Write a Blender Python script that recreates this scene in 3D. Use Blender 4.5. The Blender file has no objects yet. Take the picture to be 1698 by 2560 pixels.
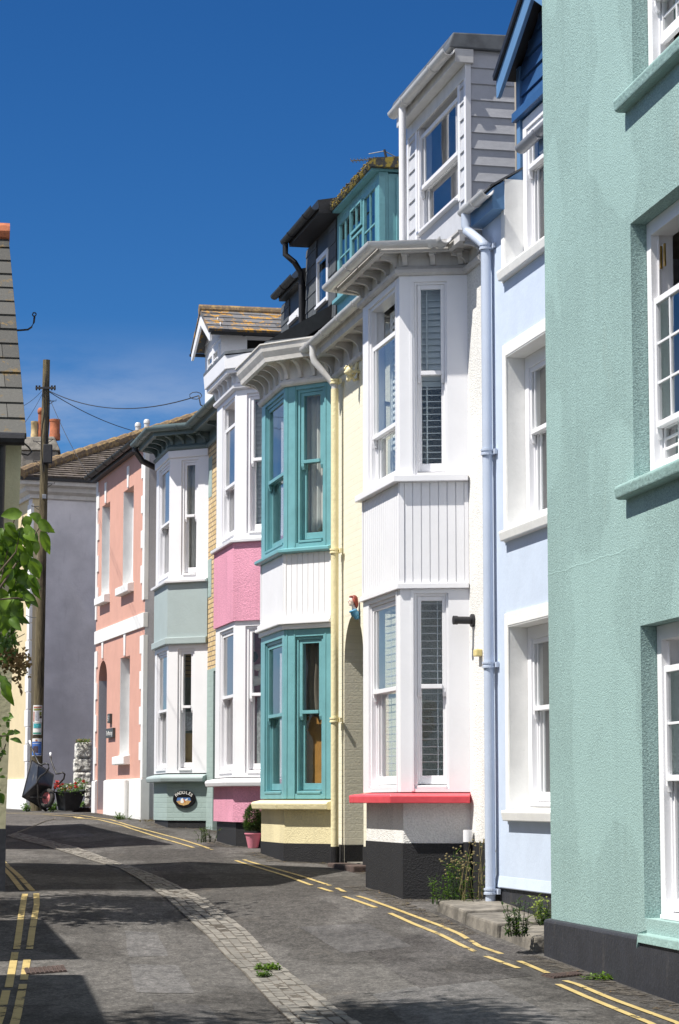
import bpy, bmesh, math, random
from mathutils import Vector, Matrix
random.seed(7)
C = bpy.context.scene.collection
scene = bpy.context.scene
R = math.radians

# ---------------------------------------------------------------- camera, sky, sun, exposure
FPX, CXP, CYP, CAMZ = 6000.0, 849.0, 1280.0, 1.6
PITCH = math.atan(720 / 6000)
cam = bpy.data.cameras.new('camera')
cam.sensor_fit = 'VERTICAL'; cam.sensor_height = 36.0; cam.sensor_width = 24.0
cam.lens = FPX / 2560 * 36.0
cam.clip_start = 0.1; cam.clip_end = 2000
camo = bpy.data.objects.new('camera', cam); C.objects.link(camo)
camo.location = (0, 0, CAMZ); camo.rotation_euler = (R(90) + PITCH, 0, 0)
scene.camera = camo

SUN_EL, SUN_PHI = 59.0, 23.0          # sun stands to the left of the view, a little behind the camera
w = bpy.data.worlds.new('World'); scene.world = w; w.use_nodes = True
nt = w.node_tree; N = nt.nodes; L = nt.links
for n in list(N): N.remove(n)
out = N.new('ShaderNodeOutputWorld'); bg = N.new('ShaderNodeBackground'); bg.inputs[1].default_value = 0.074
sky = N.new('ShaderNodeTexSky'); sky.sky_type = 'NISHITA'; sky.sun_disc = False
sky.sun_elevation = R(SUN_EL); sky.sun_rotation = R(-90 - SUN_PHI)
sky.altitude = 1500; sky.air_density = 1.0; sky.dust_density = 0.0; sky.ozone_density = 5.0
hsv = N.new('ShaderNodeHueSaturation'); hsv.inputs['Saturation'].default_value = 1.22; hsv.inputs['Value'].default_value = 1.0
gam = N.new('ShaderNodeGamma'); gam.inputs[1].default_value = 1.12
tint = N.new('ShaderNodeMixRGB'); tint.blend_type = 'MULTIPLY'; tint.inputs[0].default_value = 1; tint.inputs[2].default_value = (.46, .60, .68, 1)      # a deep polarised blue
L.new(sky.outputs[0], hsv.inputs['Color']); L.new(hsv.outputs[0], tint.inputs[1]); L.new(tint.outputs[0], gam.inputs[0])
# a thin bank of cloud low over the roofs
tc = N.new('ShaderNodeTexCoord'); mp = N.new('ShaderNodeMapping'); mp.inputs['Scale'].default_value = (3.5, 3.5, 12)
ns = N.new('ShaderNodeTexNoise'); ns.inputs['Scale'].default_value = 2.2; ns.inputs['Detail'].default_value = 9; ns.inputs['Roughness'].default_value = 0.62
sep = N.new('ShaderNodeSeparateXYZ')
L.new(tc.outputs['Generated'], mp.inputs[0]); L.new(mp.outputs[0], ns.inputs['Vector']); L.new(tc.outputs['Generated'], sep.inputs[0])
hr = N.new('ShaderNodeMapRange'); hr.inputs[1].default_value = 0.20; hr.inputs[2].default_value = 0.145; hr.interpolation_type = 'SMOOTHSTEP'
L.new(sep.outputs[2], hr.inputs[0])
cr = N.new('ShaderNodeMapRange'); cr.inputs[1].default_value = 0.28; cr.inputs[2].default_value = 0.66; cr.inputs[4].default_value = 0.75; cr.interpolation_type = 'SMOOTHSTEP'
L.new(ns.outputs[0], cr.inputs[0])
mm = N.new('ShaderNodeMath'); mm.operation = 'MULTIPLY'; L.new(hr.outputs[0], mm.inputs[0]); L.new(cr.outputs[0], mm.inputs[1])
mx = N.new('ShaderNodeMixRGB'); mx.inputs[2].default_value = (3.6, 4.4, 6.0, 1)
L.new(mm.outputs[0], mx.inputs[0]); L.new(gam.outputs[0], mx.inputs[1]); # bright cumulus added unseen behind the viewer to lift the fill in shade
ns2 = N.new('ShaderNodeTexNoise'); ns2.inputs['Scale'].default_value = 1.7; ns2.inputs['Detail'].default_value = 7; L.new(tc.outputs['Generated'], ns2.inputs['Vector'])
c2 = N.new('ShaderNodeMapRange'); c2.interpolation_type = 'SMOOTHSTEP'; c2.inputs[1].default_value = .40; c2.inputs[2].default_value = .56; L.new(ns2.outputs[0], c2.inputs[0])
y2 = N.new('ShaderNodeMapRange'); y2.interpolation_type = 'SMOOTHSTEP'; y2.inputs[1].default_value = .05; y2.inputs[2].default_value = -.40; L.new(sep.outputs[1], y2.inputs[0])
m2 = N.new('ShaderNodeMath'); m2.operation = 'MULTIPLY'; L.new(c2.outputs[0], m2.inputs[0]); L.new(y2.outputs[0], m2.inputs[1])
mx2 = N.new('ShaderNodeMixRGB'); mx2.inputs[2].default_value = (9.5, 9.6, 10.4, 1); L.new(m2.outputs[0], mx2.inputs[0]); L.new(mx.outputs[0], mx2.inputs[1])
L.new(mx2.outputs[0], bg.inputs[0]); L.new(bg.outputs[0], out.inputs[0])

sun = bpy.data.lights.new('sun', 'SUN'); sun.energy = 4.7; sun.angle = R(0.5); sun.color = (1.0, 0.955, 0.88)
suno = bpy.data.objects.new('sun', sun); C.objects.link(suno)
_d = Vector((math.cos(R(SUN_PHI)) * math.cos(R(SUN_EL)), math.sin(R(SUN_PHI)) * math.cos(R(SUN_EL)), -math.sin(R(SUN_EL))))
suno.rotation_euler = _d.to_track_quat('-Z', 'Y').to_euler(); suno.location = (-20, -5, 40)

scene.view_settings.view_transform = 'Standard'; scene.view_settings.look = 'None'
scene.view_settings.gamma = 1; scene.view_settings.exposure = 0.70
scene.render.engine = 'CYCLES'; scene.cycles.max_bounces = 8; scene.cycles.transparent_max_bounces = 16
scene.cycles.use_denoising = True
scene.render.resolution_x = 679; scene.render.resolution_y = 1024

# ---------------------------------------------------------------- measuring: a pixel of the photograph to a point of a wall or of the ground
_cp, _sp = math.cos(PITCH), math.sin(PITCH)
def ray(px, py):
    u = (px - CXP) / FPX; v = (CYP - py) / FPX
    return (u, _cp - v * _sp, _sp + v * _cp)

class Fr:
    """A wall plane: s runs to the right along it, o stands out of it towards the street, z is up."""
    def __init__(f, x, y, deg):
        a = R(deg); f.x, f.y, f.deg = x, y, deg
        f.d = (math.sin(a), -math.cos(a)); f.n = (-math.cos(a), -math.sin(a))
    def P(f, s, o, z): return Vector((f.x + f.d[0] * s + f.n[0] * o, f.y + f.d[1] * s + f.n[1] * o, z))
    def xy(f, s, o): p = f.P(s, o, 0); return (p.x, p.y)
    def hit(f, px, py, o=0.0):
        r = ray(px, py); ox, oy = f.x + f.n[0] * o, f.y + f.n[1] * o
        t = (ox * f.n[0] + oy * f.n[1]) / (r[0] * f.n[0] + r[1] * f.n[1])
        return ((r[0] * t - ox) * f.d[0] + (r[1] * t - oy) * f.d[1], CAMZ + r[2] * t)
    def s(f, px, py=2000, o=0.0): return f.hit(px, py, o)[0]
    def z(f, px, py, o=0.0): return f.hit(px, py, o)[1]
    def off(f, o): g = Fr(f.x + f.n[0] * o, f.y + f.n[1] * o, f.deg); return g
def fr2(a, b):
    f = Fr(a[0], a[1], math.degrees(math.atan2(b[0] - a[0], -(b[1] - a[1])))); f.L = math.hypot(b[0] - a[0], b[1] - a[1]); return f
WORLD = Fr(0, 0, 90)                                   # s = +x, o = -y

_GY = [(-400, -2.0), (-20, -0.35), (0, 0.0), (8, 0.16), (14, 0.27), (16, 0.315), (19, 0.405), (21, 0.53), (23, 0.685), (26, 0.79), (29, 0.86), (32, 0.985), (38, 1.165), (40.5, 1.27), (45, 1.36), (50, 1.40), (60, 1.5), (90, 1.6), (400, 1.6), (2000, 1.6)]
def G(y):
    for (a, za), (b, zb) in zip(_GY, _GY[1:]):
        if a <= y <= b: t = (y - a) / (b - a); return za + (zb - za) * t
    return 0.0
def gp(px, py):
    r = ray(px, py); y = 25.0
    lo, hi = 3.0, 90.0
    for _ in range(60):
        m = (lo + hi) / 2; t = m / r[1]
        if CAMZ + r[2] * t > G(m): lo = m
        else: hi = m
    t = lo / r[1]; return (r[0] * t, lo)

# ---------------------------------------------------------------- mesh builder
class MB:
    def __init__(m): m.v, m.f = [], []
    def poly(m, pts):
        i = len(m.v); m.v += [tuple(p) for p in pts]; m.f.append(tuple(range(i, i + len(pts)))); return m
    def hexa(m, p):                                     # 8 points, bottom ring then top ring
        i = len(m.v); m.v += [tuple(q) for q in p]
        for q in ((0, 3, 2, 1), (4, 5, 6, 7), (0, 1, 5, 4), (1, 2, 6, 5), (2, 3, 7, 6), (3, 0, 4, 7)): m.f.append(tuple(i + k for k in q))
        return m
    def box(m, F, s0, s1, o0, o1, z0, z1):
        return m.hexa([F.P(s0, o0, z0), F.P(s1, o0, z0), F.P(s1, o1, z0), F.P(s0, o1, z0), F.P(s0, o0, z1), F.P(s1, o0, z1), F.P(s1, o1, z1), F.P(s0, o1, z1)])
    def extr(m, a, b):                                  # two rings of equal length, capped
        i = len(m.v); n = len(a); m.v += [tuple(p) for p in a] + [tuple(p) for p in b]
        m.f.append(tuple(i + k for k in range(n))); m.f.append(tuple(i + n + k for k in reversed(range(n))))
        for k in range(n): q = (k + 1) % n; m.f.append((i + k, i + n + k, i + n + q, i + q))
        return m
    def up(m, xy, z0, z1): return m.extr([(x, y, z0) for x, y in xy], [(x, y, z1) for x, y in xy])
    def so(m, F, pts, z0, z1): return m.up([F.xy(s, o) for s, o in pts], z0, z1)
    def sz(m, F, pts, o0, o1): return m.extr([F.P(s, o0, z) for s, z in pts], [F.P(s, o1, z) for s, z in pts])
    def oz(m, F, pts, s0, s1): return m.extr([F.P(s0, o, z) for o, z in pts], [F.P(s1, o, z) for o, z in pts])
    def tube(m, pts, r, seg=8, r1=None):
        pts = [Vector(p) for p in pts]; n = len(pts); rings = []
        for k, p in enumerate(pts):
            t = ((pts[min(k + 1, n - 1)] - p).normalized() + (p - pts[max(k - 1, 0)]).normalized())
            if t.length < 1e-6: t = pts[-1] - pts[0]
            t.normalize()
            a = t.cross(Vector((0, 0, 1)) if abs(t.z) < 0.95 else Vector((1, 0, 0))).normalized(); b = t.cross(a)
            rr = r if r1 is None else r + (r1 - r) * k / (n - 1)
            if not isinstance(rr, (int, float)): rr = rr
            rings.append([p + (a * math.cos(6.28318 * j / seg) + b * math.sin(6.28318 * j / seg)) * rr for j in range(seg)])
        i = len(m.v)
        for g in rings: m.v += [tuple(q) for q in g]
        for k in range(n - 1):
            for j in range(seg):
                q = (j + 1) % seg; m.f.append((i + k * seg + j, i + k * seg + q, i + (k + 1) * seg + q, i + (k + 1) * seg + j))
        m.f.append(tuple(i + j for j in reversed(range(seg)))); m.f.append(tuple(i + (n - 1) * seg + j for j in range(seg)))
        return m
    def sweep(m, path, prof, z0=0.0):                    # profile (offset outwards, z) along a plan path with mitred corners
        n = len(path); rings = []
        ds = [Vector((path[k + 1][0] - path[k][0], path[k + 1][1] - path[k][1])).normalized() for k in range(n - 1)]
        for k in range(n):
            a = ds[max(k - 1, 0)]; b = ds[min(k, n - 2)]
            na = Vector((a.y, -a.x)); nb = Vector((b.y, -b.x)); mt = (na + nb).normalized(); mt = mt / max(0.3, mt.dot(na))
            rings.append([(path[k][0] + mt.x * o, path[k][1] + mt.y * o, z0 + z) for o, z in prof])
        i = len(m.v); p = len(prof)
        for g in rings: m.v += g
        for k in range(n - 1):
            for j in range(p):
                q = (j + 1) % p; m.f.append((i + k * p + j, i + k * p + q, i + (k + 1) * p + q, i + (k + 1) * p + j))
        m.f.append(tuple(i + j for j in reversed(range(p)))); m.f.append(tuple(i + (n - 1) * p + j for j in range(p)))
        return m
    def wall(m, F, s0, s1, z0, z1, o0, o1, ops=()):      # a slab from o0 (back) to o1 (face) with rectangular holes
        S = sorted({s0, s1, *[q for a in ops for q in a[:2] if s0 < q < s1]}); Z = sorted({z0, z1, *[q for a in ops for q in a[2:4] if z0 < q < z1]})
        def hole(s, z): return any(a[0] < s < a[1] and a[2] < z < a[3] for a in ops)
        solid = {(i, j): not hole((S[i] + S[i + 1]) / 2, (Z[j] + Z[j + 1]) / 2) for i in range(len(S) - 1) for j in range(len(Z) - 1)}
        for (i, j), ok in solid.items():
            if not ok: continue
            a, b, c, d = S[i], S[i + 1], Z[j], Z[j + 1]
            m.poly([F.P(a, o1, c), F.P(b, o1, c), F.P(b, o1, d), F.P(a, o1, d)]); m.poly([F.P(b, o0, c), F.P(a, o0, c), F.P(a, o0, d), F.P(b, o0, d)])
            if not solid.get((i - 1, j)): m.poly([F.P(a, o0, c), F.P(a, o1, c), F.P(a, o1, d), F.P(a, o0, d)])
            if not solid.get((i + 1, j)): m.poly([F.P(b, o1, c), F.P(b, o0, c), F.P(b, o0, d), F.P(b, o1, d)])
            if not solid.get((i, j - 1)): m.poly([F.P(a, o0, c), F.P(b, o0, c), F.P(b, o1, c), F.P(a, o1, c)])
            if not solid.get((i, j + 1)): m.poly([F.P(a, o1, d), F.P(b, o1, d), F.P(b, o0, d), F.P(a, o0, d)])
        m.weld = True
        return m
    weld = False; tone = None
    def mark(m, t):                                     # one tone per slate or stone, for all faces added since the last mark
        if m.tone is None: m.tone = []
        m.tone += [t] * (len(m.f) - len(m.tone)); return m
    def lathe(m, c, prof, seg=16):
        i = len(m.v); n = len(prof)
        for r, z in prof: m.v += [(c[0] + r * math.cos(6.28318 * j / seg), c[1] + r * math.sin(6.28318 * j / seg), c[2] + z) for j in range(seg)]
        for k in range(n - 1):
            for j in range(seg):
                q = (j + 1) % seg; m.f.append((i + k * seg + j, i + k * seg + q, i + (k + 1) * seg + q, i + (k + 1) * seg + j))
        m.f.append(tuple(i + j for j in reversed(range(seg)))); m.f.append(tuple(i + (n - 1) * seg + j for j in range(seg)))
        return m
    def ell(m, c, rx, ry, rz, seg=12, rings=8, rot=None):
        i = len(m.v); c = Vector(c)
        for k in range(rings + 1):
            t = math.pi * k / rings
            for j in range(seg):
                a = 6.28318 * j / seg; p = Vector((rx * math.sin(t) * math.cos(a), ry * math.sin(t) * math.sin(a), rz * math.cos(t)))
                if rot: p = rot @ p
                m.v.append(tuple(c + p))
        for k in range(rings):
            for j in range(seg):
                q = (j + 1) % seg; m.f.append((i + k * seg + j, i + (k + 1) * seg + j, i + (k + 1) * seg + q, i + k * seg + q))
        m.weld = True
        return m
    def leaf(m, base, d, up, ln, wd, droop=0.25):
        m.mark(.5)
        base = Vector(base); d = Vector(d).normalized(); sd = d.cross(Vector(up)); sd = sd.normalized() if sd.length > 1e-5 else Vector((1, 0, 0)); u = sd.cross(d).normalized()
        i = len(m.v)
        def q(t, s, h): return tuple(base + d * (ln * t) + sd * (wd * s) + u * (ln * (h - droop * t * t)))
        m.v += [q(0, 0, 0), q(.25, .42, .05), q(.25, 0, 0), q(.25, -.42, .05), q(.6, .40, .04), q(.6, 0, 0), q(.6, -.40, .04), q(1, 0, 0)]
        m.f += [(i, i + 2, i + 1), (i, i + 3, i + 2), (i + 1, i + 2, i + 5, i + 4), (i + 2, i + 3, i + 6, i + 5), (i + 4, i + 5, i + 7), (i + 5, i + 6, i + 7)]; m.mark(random.random())
        return m
    def leaf2(m, base, d, up, ln, wd, droop=0.3, curl=.25, ph=0.0):
        m.mark(.5); base = Vector(base); d = Vector(d).normalized(); sd = d.cross(Vector(up)); sd = sd.normalized() if sd.length > 1e-5 else Vector((1, 0, 0)); u = sd.cross(d).normalized(); i = len(m.v); n = 9
        for k in range(n + 1):
            t = k / n; w_ = wd * .5 * (math.sin(math.pi * t ** .78) ** .85 if 0 < t < 1 else .02) * (1 - .25 * t); c = base + d * (ln * t * (1 - .12 * t)) - u * (ln * droop * t * t) + sd * (ln * .06 * math.sin(3 * t + ph))
            for s_, h in ((-1, 1), (-.5, .35), (0, 0), (.5, .35), (1, 1)): m.v.append(tuple(c + sd * (w_ * s_) + u * (w_ * curl * h * (1 + .35 * math.sin(11 * t + ph + s_)))))
        for k in range(n):
            for j in range(4): q = i + k * 5 + j; m.f.append((q, q + 1, q + 6, q + 5))
        m.mark(random.random()); return m
    def build(m, name, mat, parent=None, smooth=False, bevel=0.0, fix=True, loc=None):
        me = bpy.data.meshes.new(name); o = bpy.data.objects.new(name, me); C.objects.link(o)
        org = Vector((0, 0, 0))
        if parent is not None:
            o.parent = parent; q = parent
            while q is not None: org += Vector(q.location); q = q.parent
        elif loc is not None: o.location = loc; org = Vector(loc)
        me.from_pydata([tuple(Vector(p) - org) for p in m.v], [], m.f)
        if m.tone is not None:
            m.mark(.5); at_ = me.attributes.new('tone', 'FLOAT', 'FACE'); at_.data.foreach_set('value', m.tone)
        bm = bmesh.new(); bm.from_mesh(me)
        if m.weld or bevel: bmesh.ops.remove_doubles(bm, verts=bm.verts, dist=1e-4)
        if fix: bmesh.ops.recalc_face_normals(bm, faces=bm.faces)
        if bevel:
            es = [e for e in bm.edges if len(e.link_faces) == 2 and e.calc_face_angle(0) > 0.5]
            bmesh.ops.bevel(bm, geom=es, offset=bevel, segments=2, profile=0.6, affect='EDGES', clamp_overlap=True)
        bm.to_mesh(me); bm.free()
        if smooth: 
            for p in me.polygons: p.use_smooth = True
        elif bevel:
            for p in me.polygons: p.use_smooth = False
        me.materials.append(mat)
        return o
def smooth_by_angle(o, deg=40):
    me = o.data
    for p in me.polygons: p.use_smooth = True
    bm = bmesh.new(); bm.from_mesh(me)
    for e in bm.edges: e.smooth = len(e.link_faces) == 2 and e.calc_face_angle(3) < R(deg)
    bm.to_mesh(me); bm.free(); return o

def thing(name, label, cat, loc, group=None, rz=0.0):
    o = bpy.data.objects.new(name, None); C.objects.link(o); o.location = loc; o.rotation_euler = (0, 0, rz); o.empty_display_size = 0.2
    return tag(o, label, cat, group)
def tag(o, label, cat, group=None):
    o['label'] = label; o['category'] = cat
    if group: o['group'] = group
    return o
def kind(o, k): o['kind'] = k; return o

# ---------------------------------------------------------------- materials
def _mat(name):
    m = bpy.data.materials.new(name); m.use_nodes = True; nt = m.node_tree
    b = nt.nodes['Principled BSDF']; pos = nt.nodes.new('ShaderNodeNewGeometry')
    return m, nt, b, pos.outputs['Position']
def _noise(nt, vec, scale, detail=4, rough=0.55, stretch=None):
    if stretch:
        mp = nt.nodes.new('ShaderNodeMapping'); mp.inputs['Scale'].default_value = stretch; nt.links.new(vec, mp.inputs[0]); vec = mp.outputs[0]
    n = nt.nodes.new('ShaderNodeTexNoise'); n.inputs['Scale'].default_value = scale; n.inputs['Detail'].default_value = detail; n.inputs['Roughness'].default_value = rough
    nt.links.new(vec, n.inputs['Vector']); return n.outputs[0]
def _rng(nt, v, a, b, c=0.0, d=1.0):
    n = nt.nodes.new('ShaderNodeMapRange'); n.interpolation_type = 'SMOOTHSTEP'
    for i, q in enumerate((a, b, c, d)): n.inputs[i + 1].default_value = q
    nt.links.new(v, n.inputs[0]); return n.outputs[0]
def _mix(nt, f, a, b, mode='MIX'):
    n = nt.nodes.new('ShaderNodeMixRGB'); n.blend_type = mode
    for i, q in ((0, f), (1, a), (2, b)):
        if isinstance(q, (int, float)): n.inputs[i].default_value = q
        elif isinstance(q, tuple): n.inputs[i].default_value = (*q[:3], 1)
        else: nt.links.new(q, n.inputs[i])
    return n.outputs[0]
def _bump(nt, b, h, strength, dist=0.01):
    n = nt.nodes.new('ShaderNodeBump'); n.inputs['Strength'].default_value = strength; n.inputs['Distance'].default_value = dist
    nt.links.new(h, n.inputs['Height']); nt.links.new(n.outputs[0], b.inputs['Normal'])
def _sc(c, k): return tuple(min(1, x * k) for x in c)
def paint(name, col, rough=0.45, var=0.10, dirt=0.12, bump=0.08, dcol=None, scale=3.0, spec=0.4):
    m, nt, b, P = _mat(name)
    a = _noise(nt, P, scale, 5, 0.6); c = _mix(nt, _rng(nt, a, .3, .7), _sc(col, 1 - var), _sc(col, 1 + var * .4))
    st = _noise(nt, P, 2.0, 6, 0.7, (5, 5, 0.7)); c = _mix(nt, _rng(nt, st, .55, .8, 0, dirt), c, dcol or _sc(col, .55))
    fl = _noise(nt, P, 60, 2, .6); c = _mix(nt, _rng(nt, fl, .72, .78, 0, dirt * 1.2), c, _sc(col, .5))
    nt.links.new(c, b.inputs['Base Color']); b.inputs['Roughness'].default_value = rough; b.inputs['Specular IOR Level'].default_value = spec
    if bump: _bump(nt, b, _noise(nt, P, 25, 5, .6), bump, .02)
    return m
def roughcast(name, col, scale=55, bump=0.8, dist=0.015, var=0.12, dark=0.55, rough=0.9, stain=None, stain_amt=0.3):
    m, nt, b, P = _mat(name)
    v = nt.nodes.new('ShaderNodeTexVoronoi'); v.inputs['Scale'].default_value = scale; v.feature = 'SMOOTH_F1'; nt.links.new(P, v.inputs['Vector'])
    n1 = _noise(nt, P, scale * .8, 4, .65); big = _noise(nt, P, 1.3, 5, .6)
    c = _mix(nt, _rng(nt, big, .3, .7), _sc(col, 1 - var), _sc(col, 1 + var * .5))
    c = _mix(nt, _rng(nt, n1, .60, .36, 0, dark), c, _sc(col, .42))
    if stain:
        s = _noise(nt, P, 1.6, 6, .7, (3, 3, .9)); c = _mix(nt, _rng(nt, s, .60, .76, 0, stain_amt), c, stain)
    rs = _noise(nt, P, 1.0, 7, .68, (7, 7, .5)); c = _mix(nt, _rng(nt, rs, .48, .70, 0, .45), c, _sc(col, .70)); ps = _noise(nt, P, .9, 2, .4); c = _mix(nt, _rng(nt, ps, .54, .57, 0, .30), c, _sc(col, 1.12)); wp = _noise(nt, P, 5, 6, .75, (1, 1, .35)); c = _mix(nt, _rng(nt, wp, .71, .76, 0, .45 if stain else 0), c, (.42, .33, .20))
    nt.links.new(c, b.inputs['Base Color']); b.inputs['Roughness'].default_value = rough; b.inputs['Specular IOR Level'].default_value = 0.25
    h = _mix(nt, 0.5, n1, v.outputs['Distance']); _bump(nt, b, h, bump, dist)
    return m
def brick(name, F, col, mortar, bw=0.225, bh=0.075, ms=0.008, bump=0.5, var=0.1, cols2=None, patch=None, rough=.85):
    m, nt, b, P = _mat(name)
    def dot(vec):
        n = nt.nodes.new('ShaderNodeVectorMath'); n.operation = 'DOT_PRODUCT'; nt.links.new(P, n.inputs[0]); n.inputs[1].default_value = vec; return n.outputs['Value']
    cx = nt.nodes.new('ShaderNodeCombineXYZ'); nt.links.new(dot((F.d[0], F.d[1], 0)), cx.inputs[0]); nt.links.new(dot((0, 0, 1)), cx.inputs[1])
    t = nt.nodes.new('ShaderNodeTexBrick'); t.inputs['Scale'].default_value = 1; t.inputs['Brick Width'].default_value = bw; t.inputs['Row Height'].default_value = bh; t.inputs['Mortar Size'].default_value = ms
    t.inputs['Mortar Smooth'].default_value = .3
    t.inputs['Color1'].default_value = (*_sc(col, 1 - var), 1); t.inputs['Color2'].default_value = (*(cols2 or _sc(col, 1 + var * .5)), 1); t.inputs['Mortar'].default_value = (*mortar, 1)
    wob = _noise(nt, P, 5, 3, .6); va = nt.nodes.new('ShaderNodeVectorMath'); va.operation = 'MULTIPLY_ADD'; nt.links.new(wob, va.inputs[0]); va.inputs[1].default_value = (.012, .012, 0); nt.links.new(cx.outputs[0], va.inputs[2])
    nt.links.new(va.outputs[0], t.inputs['Vector'])
    c = t.outputs['Color']
    if patch:
        z0, z1, pc = patch; s = nt.nodes.new('ShaderNodeSeparateXYZ'); nt.links.new(P, s.inputs[0])
        for q in range(0, len(z0)):
            c = _mix(nt, _rng(nt, s.outputs[2], z0[q], z0[q] + .01), c, c) if False else c
    a = _noise(nt, P, 2.2, 5, .65); c = _mix(nt, _rng(nt, a, .55, .8, 0, .25), c, _sc(col, .6))
    nt.links.new(c, b.inputs['Base Color']); b.inputs['Roughness'].default_value = rough
    n1 = _noise(nt, P, 40, 4, .6); inv = nt.nodes.new('ShaderNodeMath'); inv.operation = 'MULTIPLY_ADD'; inv.inputs[1].default_value = -1.0; nt.links.new(t.outputs['Fac'], inv.inputs[0]); nt.links.new(n1, inv.inputs[2])
    _bump(nt, b, inv.outputs[0], bump, .008)
    return m
def glass(name, tint=(.86, .9, .9), boost=1.5):
    m = bpy.data.materials.new(name); m.use_nodes = True; nt = m.node_tree; nt.nodes.remove(nt.nodes['Principled BSDF'])
    o = nt.nodes['Material Output']; tr = nt.nodes.new('ShaderNodeBsdfTransparent'); tr.inputs[0].default_value = (*tint, 1)
    gl = nt.nodes.new('ShaderNodeBsdfGlossy'); gl.inputs['Roughness'].default_value = .015
    gpos = nt.nodes.new('ShaderNodeNewGeometry'); nz = _noise(nt, gpos.outputs['Position'], 2.2, 1, .4)
    bp = nt.nodes.new('ShaderNodeBump'); bp.inputs['Strength'].default_value = .12; bp.inputs['Distance'].default_value = .02; nt.links.new(nz, bp.inputs['Height'])
    nt.links.new(bp.outputs[0], gl.inputs['Normal'])
    dt = nt.nodes.new('ShaderNodeVectorMath'); dt.operation = 'DOT_PRODUCT'; nt.links.new(gpos.outputs['Incoming'], dt.inputs[0]); nt.links.new(gpos.outputs['True Normal'], dt.inputs[1])
    def mth(op, a, b=0.0):                              # Schlick's approximation, the same from both sides of the pane
        n = nt.nodes.new('ShaderNodeMath'); n.operation = op
        for i, q in enumerate((a, b)):
            if isinstance(q, (int, float)): n.inputs[i].default_value = q
            else: nt.links.new(q, n.inputs[i])
        return n.outputs[0]
    sch = mth('MULTIPLY_ADD', mth('POWER', mth('SUBTRACT', 1.0, mth('ABSOLUTE', dt.outputs['Value'])), 5.0), .96); sch.node.inputs[2].default_value = .04
    mu = nt.nodes.new('ShaderNodeMath'); mu.operation = 'MULTIPLY'; mu.use_clamp = True; mu.inputs[1].default_value = boost; nt.links.new(sch, mu.inputs[0])
    mi = nt.nodes.new('ShaderNodeMixShader'); nt.links.new(mu.outputs[0], mi.inputs[0]); nt.links.new(tr.outputs[0], mi.inputs[1]); nt.links.new(gl.outputs[0], mi.inputs[2]); nt.links.new(mi.outputs[0], o.inputs[0])
    return m
def plain(name, col, rough=.6, metal=0.0, var=.12, scale=8, bump=0.0, bscale=40):
    m, nt, b, P = _mat(name)
    c = _mix(nt, _rng(nt, _noise(nt, P, scale, 5, .6), .3, .7), _sc(col, 1 - var), _sc(col, 1 + var))
    nt.links.new(c, b.inputs['Base Color']); b.inputs['Roughness'].default_value = rough; b.inputs['Metallic'].default_value = metal
    if bump: _bump(nt, b, _noise(nt, P, bscale, 4, .6), bump, .01)
    return m
def slate(name, col, moss=None, amt=.5, scale=6, var=.35):
    m, nt, b, P = _mat(name)
    tn = nt.nodes.new('ShaderNodeAttribute'); tn.attribute_name = 'tone'
    c = _mix(nt, tn.outputs['Fac'], _sc(col, 1 - var), _sc(col, 1 + var)); n2 = _noise(nt, P, 30, 5, .7); c = _mix(nt, _rng(nt, n2, .5, .7, 0, .35), c, _sc(col, 1.8))
    if moss:
        k = _noise(nt, P, scale, 7, .7); c = _mix(nt, _rng(nt, k, .60 - .2 * amt, .68 - .2 * amt), c, moss)
    nt.links.new(c, b.inputs['Base Color']); b.inputs['Roughness'].default_value = .75; _bump(nt, b, n2, .4, .01)
    return m
def foliage(name, c1, c2, rough=.5, trans=.35):
    m, nt, b, P = _mat(name)
    n = _noise(nt, P, 22, 3, .6); tn = nt.nodes.new('ShaderNodeAttribute'); tn.attribute_name = 'tone'
    ad = nt.nodes.new('ShaderNodeMath'); ad.operation = 'MULTIPLY_ADD'; ad.inputs[1].default_value = .55; ad.inputs[2].default_value = -.275; nt.links.new(tn.outputs['Fac'], ad.inputs[0]); ad2 = nt.nodes.new('ShaderNodeMath'); ad2.operation = 'ADD'; nt.links.new(ad.outputs[0], ad2.inputs[0]); nt.links.new(n, ad2.inputs[1])
    c = _mix(nt, _rng(nt, ad2.outputs[0], .25, .75), c1, c2); br = _noise(nt, P, 60, 3, .7); c = _mix(nt, _rng(nt, br, .66, .74, 0, .6), c, (.13, .085, .03)); nt.links.new(c, b.inputs['Base Color']); b.inputs['Roughness'].default_value = rough
    t = nt.nodes.new('ShaderNodeBsdfTranslucent'); nt.links.new(_mix(nt, .4, c, (.25, .4, .03)), t.inputs[0])
    mi = nt.nodes.new('ShaderNodeMixShader'); mi.inputs[0].default_value = trans; nt.links.new(b.outputs[0], mi.inputs[1]); nt.links.new(t.outputs[0], mi.inputs[2])
    nt.links.new(mi.outputs[0], nt.nodes['Material Output'].inputs[0]); return m
M = {}
M['white'] = paint('white_paint', (.79, .79, .81), .4, .03, .03, .03)
M['white_old'] = paint('weathered_white_paint', (.66, .64, .60), .6, .14, .35, .15, (.30, .26, .20), 5)
M['white_bevel'] = M['white']
M['glass'] = glass('window_glass')
M['room'] = plain('room_plaster', (.30, .27, .23), .9)
M['black'] = plain('black_paint', (.013, .013, .015), .5, 0, .3, 12, .2)
M['slate'] = slate('slate', (.10, .105, .115))
M['lead'] = plain('lead_sheet', (.10, .11, .12), .5, 0, .3, 6)
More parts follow.
